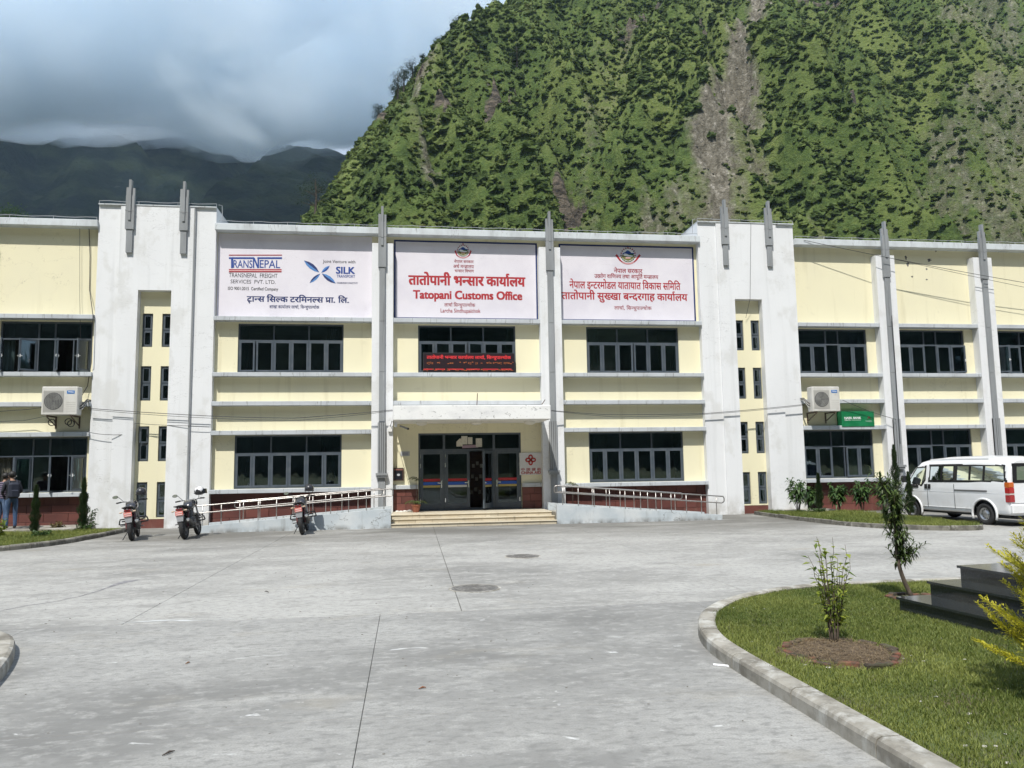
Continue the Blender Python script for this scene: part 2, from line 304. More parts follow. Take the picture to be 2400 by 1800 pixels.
for i in range(-9, 12):
    x = .62+3.68*i; slab_piece(x, x+3.68, Y_J, .9, conc_back, .009 if i in (-1, 0) else .004, skew=.11)
    x = -.30+3.68*i
    slab_piece(x, x+3.68, -18.01, Y_J, conc_front, .004)
    for r in range(3): slab_piece(x, x+3.68, -18.01-3.65*(r+1), -18.01-3.65*r, conc_front, .004)

# ------------------------------------------------------------------ the building
bld = thing('customs_office_building', 'long two-storey cream and white office building with grey bands and two white stair towers', 'building')
WY, BY = .28, 0.0                 # yellow wall plane, band front plane (survey units)
Z = dict(roof=9.0, roofb=8.79, b1=6.18, b1b=6.05, s1=4.50, s1b=4.38, b3=3.64, b3b=3.51, b4=2.78, b4b=2.65, s2=1.07, s2b=.95)
def part(name, mat, mb, parent=bld, **kw): return mb.build(name, mat, parent, **kw)
def wall_with_holes(x0, x1, z0, z1, holes, y0=WY, y1=WY+.2):
    s = MB(K); xs = sorted({x0, x1, *[h[0] for h in holes], *[h[1] for h in holes]}); zs = sorted({z0, z1, *[h[2] for h in holes], *[h[3] for h in holes]})
    for a, b in zip(xs, xs[1:]):
        run = None
        for c, d in zip(zs, zs[1:]):
            hole = any(h[0] <= (a+b)/2 <= h[1] and h[2] <= (c+d)/2 <= h[3] for h in holes)
            if hole:
                if run: s.box(a, b, y0, y1, *run); run = None
            else: run = (run[0], d) if run else (c, d)
        if run: s.box(a, b, y0, y1, *run)
    return s
def bars(s, x0, x1, z0, z1, w, y0, y1):
    s.box(x0, x0+w, y0, y1, z0, z1); s.box(x1-w, x1, y0, y1, z0, z1); s.box(x0+w, x1-w, y0, y1, z0, z0+w); s.box(x0+w, x1-w, y0, y1, z1-w, z1)
handle_m = M('white_handle', (.75, .75, .74), .4)
def sash(win, x0, x1, z0, z1, y, w=.05, ang=0.0, hinge='l', handle=True):
    """a casement: frame + pane, turned outward by ang about its hinge"""
    def turn(s):
        if not ang: return s
        hx = x0 if hinge == 'l' else x1; a = ang if hinge == 'l' else -ang
        c, sn = math.cos(-a), math.sin(-a)
        s.v = [((hx*K)+(px-hx*K)*c-(py-y*K)*sn, y*K+(px-hx*K)*sn+(py-y*K)*c, pz) for px,py,pz in s.v]; return s
    f = MB(K); bars(f, x0, x1, z0, z1, w, y, y+.035); sh = turn(f).build('sash', frame_m, win)
    p = MB(K); p.box(x0+w-.004, x1-w+.004, y+.014, y+.019, z0+w-.004, z1-w+.004); turn(p).build('pane', glass, win)
    if handle and ang > .3:
        h = MB(K); hx = (x1-w*.5) if hinge == 'l' else (x0+w*.5); zz = (z0+z1)/2-.05
        h.box(hx-.010, hx+.010, y-.02, y, zz-.045, zz+.045); h.box(hx-.010, hx+.045, y-.035, y-.02, zz-.01, zz+.01)
        h.box(hx-.010, hx+.010, y+.035, y+.055, zz-.045, zz+.045); h.box(hx-.05, hx+.01, y+.055, y+.068, zz-.01, zz+.01)
        turn(h).build('handle', handle_m, win)
def window(x0, x1, z0, z1, top, bot, zt=.66, opens={}, fixed=(), y=WY+.05, tag_=None):
    zz = z0+(z1-z0)*zt; w = .045
    f = MB(K); bars(f, x0, x1, z0, z1, w, y-.01, y+.08); f.box(x0+w, x1-w, y-.008, y+.078, zz-w/2, zz+w/2)
    xs = [x0]; 
    for t in top: xs.append(xs[-1]+t*(x1-x0))
    for x in xs[1:-1]: f.box(x-w/2, x+w/2, y-.006, y+.076, zz+w/2, z1-w)
    xb = [x0]
    for t in bot: xb.append(xb[-1]+t*(x1-x0))
    for x in xb[1:-1]: f.box(x-w*.35, x+w*.35, y-.004, y+.074, z0+w, zz-w/2)
    win = f.build('window', frame_m, bld)
    for (a, b) in ((xb[0], xb[0]+(x1-x0)*random.uniform(.06,.22)), (xb[-1]-(x1-x0)*random.uniform(.06,.22), xb[-1])) if random.random() < .8 else ():      # drawn-back curtains
        c = MB(K); n = 28; zt_ = z1-.06; c.add([(a+(b-a)*i/n, y+.19+.022*math.sin(i*1.9), z_) for z_ in (z0+.03, zt_) for i in range(n+1)], [(i, i+1, n+2+i, n+1+i) for i in range(n)])
        c.build('curtain', random.choice([M('curtain_teal', (.10,.15,.15), .9), M('curtain_beige', (.26,.25,.20), .9), M('curtain_blue', (.07,.10,.16), .9)]), win)
    if tag_: win['label'] = tag_
    for a, b in zip(xs, xs[1:]):
        p = MB(K); p.box(a+.02, b-.02, y+.03, y+.036, zz+.02, z1-.03); p.build('pane', glass, win)
    for i, (a, b) in enumerate(zip(xb, xb[1:])):
        la = a+(w if i == 0 else w*.35); lb = b-(w if i == len(bot)-1 else w*.35)
        if i in fixed:
            p = MB(K); p.box(la-.004, lb+.004, y+.03, y+.036, z0+.03, zz-.02); p.build('pane', glass, win)
        else:
            ang, hg = opens.get(i, (0.0, 'l')); sash(win, la+.002, lb-.002, z0+w+.002, zz-w/2-.002, y-.02, ang=ang, hinge=hg)
    return win
def room(x0, x1, z0, z1, y0=WY+.2, y1=5.2):
    s = MB(K); s.add([(x0,y0,z0),(x1,y0,z0),(x1,y1,z0),(x0,y1,z0),(x0,y0,z1),(x1,y0,z1),(x1,y1,z1),(x0,y1,z1)], [(0,1,2,3),(7,6,5,4),(1,5,6,2),(2,6,7,3),(3,7,4,0)])
    return part('room', room_m, s)
def band(x0, x1, z0, z1, m=band_m, y0=BY, y1=WY-.001, name='band'):
    s = MB(K); s.cbox(x0, x1, y0, y1, z0, z1, .008); return part(name, m, s)
def plinth(x0, x1, z1=Z['s2b'], z0=0.0, y=WY, cut=None, tw=.66, th=.235):
    s = MB(K); s.box(x0, x1, y-.012, y+.2, z0, z1); p = part('plinth', grout_m, s)
    rows = max(1, round((z1-z0)/th)); h = (z1-z0)/rows
    for r in range(rows):
        a = x0-(tw*.5 if r % 2 else .12)
        while a < x1-.01:
            b = a+tw; u, v = max(a, x0)+.005, min(b, x1)-.005
            if v-u > .03:
                t = MB(K); d = random.uniform(0, .005); t.cbox(u, v, y-.030-d, y-.010, z0+r*h+.005, z0+(r+1)*h-.005, .004); t.build('tile', tile_m, p)
            a = b
WIN3 = [1/3]*3; C6 = [1/6]*6; WT = [.41,.18,.41]; WB = [.205,.205,.18,.205,.205]
def office_bay(x0, x1, wx0, wx1, upper, lower, top, bot, fixed=(), door=False, sign=True):
    holes = [(wx0, wx1, Z['s1']+.005, Z['b1b']-.04)]
    if lower: holes.append((lower.get('x0', wx0), lower.get('x1', wx1), Z['s2']+.005, Z['b4b']-.005))
    if door: holes.append(door)
    zlo = Z['s2b'] if not door else .30
    part('wall', yellow, wall_with_holes(x0, x1, zlo, Z['roofb'], holes))
    window(wx0, wx1, Z['s1']+.005, Z['b1b']-.04, top, bot, opens=upper.get('o', {}), fixed=fixed, tag_=upper.get('t'))
    if lower: window(lower.get('x0', wx0), lower.get('x1', wx1), Z['s2']+.005, Z['b4b']-.005, top, bot, opens=lower.get('o', {}), fixed=fixed, tag_=lower.get('t'))
    band(x0, x1, Z['b1b'], Z['b1'])
    band(x0, x1, Z['s1b'], Z['s1'], name='sill'); band(x0, x1, Z['b3b'], Z['b3'])
    if not door:
        band(x0, x1, Z['b4b'], Z['b4']); band(x0, x1, Z['s2b'], Z['s2'], name='sill', y0=BY-.02); plinth(x0, x1)
    room(x0+.02, x1-.02, 3.62, 6.25); room(x0+.02, x1-.02, .31, 3.2)
r60 = math.radians
# centre bays
office_bay(-5.68, -1.06, -5.02, -1.92, dict(o={0:(r60(7),'l'), 1:(r60(4),'r')}), dict(x0=-5.05, x1=-1.95), WIN3, C6)
office_bay(-.42, 4.13, .34, 3.38, dict(o={2:(r60(6),'l'), 3:(r60(14),'r'), 1:(r60(10),'r')}), None, WIN3, C6, door=(.34, 3.50, .30, 2.66))
office_bay(4.81, 9.42, 5.66, 8.71, dict(o={2:(r60(6),'l'), 3:(r60(8),'r')}), dict(x0=5.66, x1=8.74), WIN3, C6)
# wings
office_bay(-11.86, -9.0, -11.62, -9.13, dict(o={0:(r60(70),'l'), 1:(r60(48),'r'), 3:(r60(62),'l'), 4:(r60(66),'r')}), dict(o={0:(r60(74),'l'), 1:(r60(55),'r'), 3:(r60(68),'l'), 4:(r60(64),'r')}), WT, WB, fixed=(2,))
office_bay(12.74, 15.60, 12.82, 15.28, {}, dict(o={3:(r60(9),'r')}), WT, WB, fixed=(2,))
office_bay(16.28, 19.20, 16.37, 18.87, dict(o={4:(r60(20),'l')}), {'x0':16.42}, WT, WB, fixed=(2,))
office_bay(19.90, 22.80, 20.0, 22.45, dict(o={0:(r60(55),'l')}), {'x0':20.0}, WT, WB, fixed=(2,))
s = MB(K); s.box(-15.6, -12.54, WY, WY+.2, 0, 8.79); part('wall', yellow, s)
s = MB(K); s.box(23.5, 28.0, WY, WY+.2, 0, 8.79); part('wall', yellow, s)
# cornices, roof and the rest of the shell
for a, b in ((-15.6, -9.0), (-5.70, 9.46), (12.74, 28.0)):
    s = MB(K); s.cbox(a, b, -.03, .9, 8.79, 9.0, .012); part('cornice', cornice_m, s)
roof_m = M('roof_felt', (.16,.16,.155), .95, [dict(col=(.09,.09,.085), scale=1.2, lo=.4, hi=.6)])
s = MB(K); s.box(-15.6, 28.0, .9, 12, 8.60, 8.72); part('roof', roof_m, s)
s = MB(K); s.box(-15.6, 28.0, 11.8, 12, 0, 8.6); s.box(-15.6, -15.4, .5, 11.8, 0, 8.6); s.box(27.8, 28.0, .5, 11.8, 0, 8.6); part('rear_wall', yellow, s)
# fluted grey posts
def fin_post(x, ztop, zbox0, zbox1, zbase, yf=-.04, full=True, parent=bld):
    s = MB(K); y1 = yf
    s.box(x-.12, x+.12, yf-.10, y1, zbox0, zbox1-.25); s.box(x-.12, x-.045, yf-.08, y1-.01, zbox1-.25, zbox1); s.box(x-.035, x+.035, yf-.14, y1, zbox1-.75, ztop); s.box(x+.045, x+.12, yf-.08, y1-.01, zbox1-.25, zbox1-.02)
    s.box(x-.035, x+.035, yf-.13, yf-.10, zbox1-1.0, zbox1-.75)
    s.box(x-.125, x+.125, yf-.105, y1+.005, zbox1-.72, zbox1-.68)
    if full:
        for i, (a, b) in enumerate(((zbase+2.98, 4.5), (4.51, 6.05), (6.06, zbox0))): s.box(x-.085, x+.085, yf-.075-.001*i, y1, a, b)
        for j in (-2,-1,0,1): s.box(x-.115+(j+2)*.0585, x-.115+(j+2)*.0585+.046, yf-.10-(.02 if j in (-1,0) else 0), y1, 1.48, 2.98)
        s.box(x-.115, x+.115, yf-.05, y1, 1.48, 2.97)
        s.box(x-.17, x+.17, yf-.16, y1, 1.41, 1.48); s.box(x-.145, x+.145, yf-.135, y1, 1.35, 1.41)
        s.box(x-.10, x+.10, yf-.06, y1, 0.02, 1.35)
    else:
        s.box(x-.085, x+.085, yf-.075, y1, zbox0-.70, zbox0)
    return part('fluted_post', grey_metal, s)
for x0, x1 in ((-1.06,-.42), (4.13,4.81), (15.60,16.28), (19.20,19.90), (22.80,23.50), (-12.54,-11.86)):
    s = MB(K); s.box(x0, x1, -.02, WY+.2, 0, 8.50); part('pier', white, s)
    s = MB(K); s.box(x0, x1, WY, WY+.2, 8.50, 8.79); part('wall', yellow, s)
    fin_post((x0+x1)/2-.01, 9.63, 7.73, 9.40, 0.0, yf=-.024)
# stair towers
def tower(x0, x1, rc):
    s = MB(K); a, b = x0+.62, x1-.62
    r0, r1 = rc-.465, rc+.465; ztop = 9.48
    s.box(x0, a, .07, 3.0, 0, ztop); s.box(b, x1, .07, 3.0, 0, ztop)
    s.box(a, r0, .02, 3.0, 0, ztop); s.box(r1, b, .02, 3.0, 0, ztop); s.box(r0, r1, .02, 3.0, 6.93, ztop)
    part('tower', white, s)
    rows = [(5.28,6.28), (3.69,4.71), (1.92,2.94), (.30,1.32)]; cols = [(rc-.40, rc-.10), (rc+.16, rc+.455)]
    part('wall', yellow, wall_with_holes(r0+.002, r1-.002, .26, 6.928, [(c[0],c[1],r[0],r[1]) for c in cols for r in rows], WY, WY+.2))
    s = MB(K); s.box(r0+.004, r1-.004, WY+.005, WY+.2, 0, .26); part('plinth', tile_m, s)
    for ri, r in enumerate(rows):
        for ci, c in enumerate(cols):
            y = WY+.05; f = MB(K); bars(f, c[0], c[1], r[0], r[1], .03, y, y+.07); zm = (r[0]+r[1])/2; f.box(c[0]+.03, c[1]-.03, y+.002, y+.068, zm-.02, zm+.02)
            w = f.build('stair_window', frame_m, bld)
            for q, (za, zb) in enumerate(((r[0]+.03, zm-.02), (zm+.02, r[1]-.03))):
                op = (r60(35), 'r') if (rc < 0 and ri == 2 and ci == 0 and q == 1) else (0.0, 'l')
                sash(w, c[0]+.032, c[1]-.032, za+.002, zb-.002, y-.012, w=.045, ang=op[0], hinge=op[1], handle=False)
    room(r0-.25, r1+.25, .05, 6.9, y1=2.9)
    s = MB(K); s.box(x0-.005, x1+.005, .0, 3.02, ztop, ztop+.03); part('coping', cornice_m, s)
    for fx in ((x0+x1)/2-.76, (x0+x1)/2+.76): fin_post(fx, 10.22, 8.73, 10.0, 0, yf=.018, full=False)
tower(-9.0, -5.68, -7.355); tower(9.42, 12.74, 11.045)
s = MB(K); s.tube([(-6.28,.0,0.05),(-6.28,.0,9.45)], .022, 6); part('drain_pipe', grey_metal, s)
# lightning conductor on little posts along the roof
cond = M('conductor', (.45,.46,.47), .5, metal=.3)
for a, b, z in ((-15,-9.05,9.0), (-5.6,9.4,9.0), (-9.0,-5.68,9.51), (9.42,12.74,9.51), (12.8,27,9.0)):
    s = MB(K); n = max(2, int((b-a)/1.0))
    s.tube([(a+(b-a)*i/(4*n), .05, z+.09+.012*math.sin(i*1.7)) for i in range(4*n+1)], .008, 5)
    for i in range(n+1): x = a+(b-a)*i/n; s.tube([(x,.05,z),(x,.05,z+.10)], .007, 5)
    part('lightning_conductor', cond, s)
for x, z in ((-5.62, 9.5), (9.36, 9.5)):
    s = MB(K); s.tube([(x+.2*(1 if x<0 else -1)*0,.05,9.58),(x+(.1 if x<0 else -.1),.05,9.56),(x+(.12 if x<0 else -.12),.05,9.1)], .01, 5); part('lightning_conductor', cond, s)
# canopy
s = MB(K); s.cbox(-.385, 4.09, -1.70, WY-.001, 2.95, 3.36, .015); can = part('canopy', white_worn, s, label='flaking white concrete canopy over the entrance')
for x in (.42, 2.02, 3.62):
    s = MB(K); s.lathe([(.17,2.949),(.17,2.90),(.145,2.87),(.08,2.845),(.01,2.838)], (x,-.75,0), n=18); s.build('ceiling_lamp', M('lamp_glass', (.7,.68,.62), .3), can, smooth=False)
for x0, z0, x1, z1, y in ((1.98,3.36,2.0,3.72,-1.5), (3.85,3.38,3.95,3.52,-1.6)):
    s = MB(K); s.tube([(x0,y,z0),(x1,y,z1)], .012, 5); s.build('rebar_stub', M('rust', (.09,.05,.035), .9), can)
# entrance door set
DY = WY+.06; dx0, dx1, dz0, dz1, dzt = .34, 3.50, .325, 2.66, 2.14
f = MB(K); w = .055; bars(f, dx0, dx1, dz0, dz1, w, DY-.02, DY+.08)
xs = [dx0, 1.12, 2.66, dx1]
f.box(dx0+w, dx1-w, DY-.018, DY+.078, dzt-.035, dzt+.035)
for x in xs[1:-1]: f.box(x-.035, x+.035, DY-.016, DY+.076, dz0+w, dzt-.035); f.box(x-.035, x+.035, DY-.016, DY+.076, dzt+.035, dz1-w)
dset = f.build('door_frame', frame_m, bld)
for a, b in zip(xs, xs[1:]):
    p = MB(K); p.box(a+.03, b-.03, DY+.03, DY+.036, dzt+.03, dz1-.05); p.build('pane', door_glass, dset)
stripes = [('red', .0), ('sky', -.105), ('olive', -.19)]
def door_leaf(x0, x1, ang=0.0, hinge='l', third='olive', handle='r', bottom=True):
    z0, z1, y = dz0+.06, dzt-.037, DY-.03; w = .085
    def turn(s):
        if not ang: return s
        hx = x0 if hinge == 'l' else x1; a = ang if hinge == 'l' else -ang; c, sn = math.cos(-a), math.sin(-a)
        s.v = [((hx*K)+(px-hx*K)*c-(py-y*K)*sn, y*K+(px-hx*K)*sn+(py-y*K)*c, pz) for px,py,pz in s.v]; return s
    f = MB(K); bars(f, x0, x1, z0, z1, w, y, y+.05); f.box(x0+w, x1-w, y+.001, y+.049, z0+w, z0+w+.06)
    lf = turn(f).build('door', frame_m, bld)
    p = MB(K); p.box(x0+w-.005, x1-w+.005, y+.022, y+.028, z0+w+.05, z1-w+.005); turn(p).build('pane', door_glass, lf)
    for i, (n, dz) in enumerate(stripes):
        n = third if i == 2 else n
        q = MB(K); zc = 1.235+dz; hgt = (.038, .045, .032)[i]; q.box(x0+w, x1-w, y+.014, y+.0205, zc-hgt, zc+hgt)
        turn(q).build('safety_stripe', {'red':ink['red'], 'sky':M('stripe_blue', (.02,.09,.42), .5), 'olive':M('stripe_gold', (.42,.33,.10), .5), 'white':M('stripe_white', (.6,.6,.58), .5)}[n], lf)
    hx = x1-w*.5 if handle == 'r' else x0+w*.5; d = -1 if handle == 'r' else 1
    h = MB(K); h.box(hx-.018, hx+.018, y-.012, y, 1.0, 1.22); h.box(hx-.012, hx+.012, y-.04, y-.012, 1.13, 1.16); h.box(min(hx, hx+d*.12), max(hx, hx+d*.12), y-.055, y-.04, 1.128, 1.162)
    turn(h).build('handle', chrome, lf)
    for zz in (.62, 1.68, 1.95):
        k = MB(K); kx = x0 if handle == 'r' else x1; k.box(kx-.014, kx+.014, y-.012, y, zz-.06, zz+.06); turn(k).build('hinge', chrome, lf)
door_leaf(.40, 1.083); door_leaf(1.157, 1.905, third='white', handle='r'); door_leaf(1.907, 2.623, ang=r60(62), hinge='r', third='olive', handle='l'); door_leaf(2.697, 3.443, handle='l')
# notices stuck on the glass above the door
for i, (x, z, w, h, rot, col) in enumerate(((1.60,2.37,.19,.24,.5,'a'), (1.75,2.44,.19,.26,0,'a'), (1.93,2.42,.14,.22,0,'a'), (2.20,2.36,.19,.27,0,'a'), (1.93,2.245,.50,.09,.03,'b'))):
    s = MB(K); pts = [(-w/2,-h/2),(w/2,-h/2),(w/2,h/2),(-w/2,h/2)] if rot != .5 else [(-w/2,-h/2),(w/2,-h/2),(w/2,h/2),(0,h/2),(-w/2,h*.1)]
    s.prism([(x+px*math.cos(rot if rot<.4 else 0)-pz*math.sin(rot if rot<.4 else 0), z+pz+px*math.sin(rot if rot<.4 else 0)) for px,pz in pts], DY+.020+.0012*i, DY+.0208+.0012*i)
    o = s.build('paper_notice', M('notice_paper', (.62,.60,.52), .9, [dict(col=(.35,.28,.22), scale=14, lo=.55, hi=.7, fac=.6)]) if col == 'a' else M('notice_lilac', (.42,.30,.36), .9), None)
    tag(o, ['cut-corner paper notice, leftmost above the entrance doors','patterned paper notice second from left above the doors','small pale paper notice in the middle above the doors','paper notice standing alone at right above the doors','long lilac paper strip under the notices above the doors'][i], 'notice', 'notices above the doors')
# porch side walls have the same plinth and sills
for a, b in ((-.42, .33), (3.51, 4.13)):
    plinth(a+.002, b, z1=.98, z0=.33, tw=.5, th=.2); band(a+.002, b, .98, 1.10, y0=WY-.10, name='sill')
# posters and shelving seen inside the lobby
lob = MB(K)
for (x0,x1,z0,z1,n) in ((1.3,1.75,1.85,2.0,'stripe_blue'),):
    pass
s = MB(K); s.box(1.95, 3.3, 1.6, 2.0, .33, 2.1); cab = s.build('cabinet', M('lobby_wood', (.075,.037,.024), .6, [dict(col=(.045,.022,.015), scale=(2,2,9), lo=.4, hi=.6)]), None); WO[cab.name] = Vector((0,0,0))
for k in range(9):
    q = MB(K); px_, pz_ = 2.02+.13*(k % 3)+.03*(k//3), .75+.42*(k//3)+.08*(k % 2); q.box(px_, px_+.09, 1.593, 1.599, pz_, pz_+.12); q.build('pinned_paper', M('pinned_paper', (.5,.49,.45), .9), cab)
tag(cab, 'brown wooden cabinet wall behind the open entrance door', 'cabinet')
# ------------------------------------------------------------------ steps and ramps
steps = thing('entrance_steps', 'three cream stone steps and landing in front of the glass doors', 'steps', (1.85*K, -1.7*K, 0))
s = MB(K); s.box(-.40, 4.12, -1.36, WY-.04, 0, .30); s.build('landing', step_m, steps)
xs_ = [-.47,-.02,.44,.90,1.36,1.83,2.30,2.76,3.22,3.68,4.16]
for r, (yf, z) in enumerate(((-1.93,.107), (-1.64,.214), (-1.36,.320))):
    xl, xr = -.47+.02*r, 4.18-.03*r
    t = MB(K); t.cbox(xl-.01, xr+.01, yf-.03, (yf+.30 if r < 2 else WY-.041), z-.026, z, .006); t.build('tread', step_m, steps)
    s = MB(K); s.box(xl+.01, xr-.01, yf+.02, yf+.27, 0 if r == 0 else z-.107, z-.03); s.build('step_core', grout_m if False else kerb_m, steps)
    off = (0, .22, .08)[r]
    a = xl
    for q in range(12):
        b = min(xr, xl+off+.462*(q+1) if q or off > .1 else xl+.462)
        if q == 0: b = min(xr, xl+(off if off > .1 else .462))
        else: b = min(xr, a+.462)
        if b-a < .04: break
        t = MB(K); t.box(a+.003, b-.003, yf-.005-random.uniform(0,.003), yf+.02, z-.107+.002, z-.028); t.build('riser_tile', step_m, steps); a = b
def ramp(xa, za, xb, zb, name_label, rail_label, front_label):
    """xa low end, xb high end (survey units)"""
    d = 1 if xb > xa else -1
    r = thing('wheelchair_ramp', name_label, 'ramp', ((xa+xb)/2*K, -1.2*K, 0))
    s = MB(K); s.prism([(xa,0),(xb,0),(xb,zb),(xa,za)][::d], -1.98, -1.84); s.build('side_wall', ramp_m, r)
    s = MB(K); s.prism([(xa,0),(xb,0),(xb,.315),(xa+d*.3,.02)][::d], -1.84, -.62); s.build('ramp_deck', kerb_m, r)
    s = MB(K); s.prism([(xa,0),(xb,0),(xb,zb),(xa,za)][::d], -.62, -.50); s.build('side_wall', ramp_m, r)
    sl = (zb-za)/(xb-xa)
    for side, (y, lab) in enumerate(((-1.91, front_label), (-.56, rail_label))):
        h = thing('handrail', lab, 'handrail', ((xa+xb)/2*K, y*K, za*K), 'ramp handrails')
        xs0, xs1 = (xa-d*.02, xb-d*.02) if side == 0 else (xa+d*.75, xb-d*.35)
        z = lambda x: za+(x-xa)*sl
        p0, p1 = xs0, xs1
        s = MB(K); top, low = .53, .34; e = .05*d
        pts = [(p0-e,y,z(p0)+low+.02),(p0-e*1.6,y,z(p0)+low+.05),(p0-e*1.6,y,z(p0)+top-.05),(p0-e,y,z(p0)+top),(p0,y,z(p0)+top),(p1,y,z(p1)+top),(p1+e,y,z(p1)+top-.01),(p1+e*1.5,y,z(p1)+top-.05),(p1+e*1.5,y,z(p1)+low+.05),(p1+e,y,z(p1)+low),(p1,y,z(p1)+low),(p0,y,z(p0)+low),(p0-e,y,z(p0)+low+.02)]
        s.tube(pts, .017, 8); s.build('rail', steel, h, smooth=True)
        n = 11 if side == 0 else 9
        for i in range(n):
            x = p0+(p1-p0)*(i+.35)/(n-.3)
            q = MB(K); q.tube([(x,y,z(x)-.01),(x,y,z(x)+top)], .013, 8); po = q.build('post', steel, h, smooth=True)
ramp(-5.50, .17, -.44, .53, 'pale grey concrete ramp left of the entrance steps', 'steel handrail against the wall on the left ramp', 'steel handrail along the front of the left ramp')
ramp(9.0, .14, 4.16, .53, 'pale grey stained ramp right of the entrance steps', 'steel handrail against the wall on the right ramp', 'steel handrail along the front of the right ramp')

# flaked plaster on the right wing, tyre mark and cement smear on the yard
for k, (zx, zy, w, h) in enumerate(((1300,440,9,14), (1315,488,13,16), (1470,460,18,12), (1450,524,8,7), (1516,392,9,10), (1345,580,8,6), (1450,600,9,5))):
    c = on_wall(1700+zx/3.073, 460+zy/3.073, WY*K); q = MB(); rr0 = random.Random(k); n = 11
    ring = [(c.x+math.cos(2*PI*i/n)*w*.0055*rr0.uniform(.4,1.2), c.z+math.sin(2*PI*i/n)*h*.0065*rr0.uniform(.4,1.2)) for i in range(n)]
    q.prism(ring, WY*K-.003, WY*K-.0005); q.build('flaked_patch', M('bare_plaster', (.20,.19,.18), .95, [dict(col=(.09,.09,.09), scale=20, lo=.4, hi=.6)]), bld)
def yard_strip(name, pts, ws, mat):
    P = [on_ground(x, y) for x, y in pts]; s = MB(); V = []
    for i, p in enumerate(P):
        t = (P[min(i+1, len(P)-1)]-P[max(i-1, 0)]).normalized(); nn = Vector((-t.y, t.x, 0)); V += [tuple(p+nn*ws[i]+Vector((0,0,.0025))), tuple(p-nn*ws[i]+Vector((0,0,.0025)))]
    s.add(V, [(2*i, 2*i+1, 2*i+3, 2*i+2) for i in range(len(P)-1)]); s.build(name, mat, yard)
L4 = lambda x, y: (x/2.5525, 1150+y/2.5525)
yard_strip('tyre_mark', [L4(*p) for p in ((-60,733),(150,690),(320,665),(470,635),(590,600),(660,575),(710,556),(770,543),(825,534))], [.010,.012,.012,.014,.018,.03,.07,.09,.03], M('tyre_mark', (.17,.165,.175), .85, [dict(col=(.26,.255,.25), scale=8, lo=.45, hi=.6)]))
yard_strip('cement_smear', [L4(*p) for p in ((690,797),(800,788),(930,779),(1010,776),(1100,778),(1180,779),(1400,768))], [.006,.014,.035,.03,.045,.012,.006], M('cement_smear', (.50,.51,.50), .85, [dict(col=(.38,.38,.37), scale=6, lo=.45, hi=.6)]))
# ------------------------------------------------------------------ lettering
_gc = {}
def raw_glyph(s, off=0.0):
    key = (s, off)
    if key in _gc: return _gc[key]
    c = bpy.data.curves.new('tmp', 'FONT'); c.body = s; c.offset = off; c.resolution_u = 3
    o = bpy.data.objects.new('tmp', c); COL.objects.link(o); bpy.context.view_layer.update()
    me = bpy.data.meshes.new_from_object(o.evaluated_get(bpy.context.evaluated_depsgraph_get()))
    r = ([(v.co.x, v.co.y) for v in me.vertices], [tuple(p.vertices) for p in me.polygons])
    bpy.data.objects.remove(o); bpy.data.curves.remove(c); bpy.data.meshes.remove(me); _gc[key] = r; return r
def adv(ch):
    a = raw_glyph(ch+'ा')[0]; return max(p[0] for p in a)-.273
def clip_x(g, xc):
    """keep the part of a glyph left of xc: the half form of a consonant without its stem"""
    V, F = g; nv = []; nf = []
    for f in F:
        poly = [V[i] for i in f]; out = []
        for i, p in enumerate(poly):
            q = poly[(i+1) % len(poly)]; ip, iq = p[0] <= xc, q[0] <= xc
            if ip: out.append(p)
            if ip != iq:
                t = (xc-p[0])/(q[0]-p[0]); out.append((xc, p[1]+t*(q[1]-p[1])))
        if len(out) >= 3: nf.append(tuple(range(len(nv), len(nv)+len(out)))); nv += out
    return nv, nf
MARKS = set('ािीुूृेैोौंँः'); VIR = '्'; NOSTEM = set('टठडढदहर')
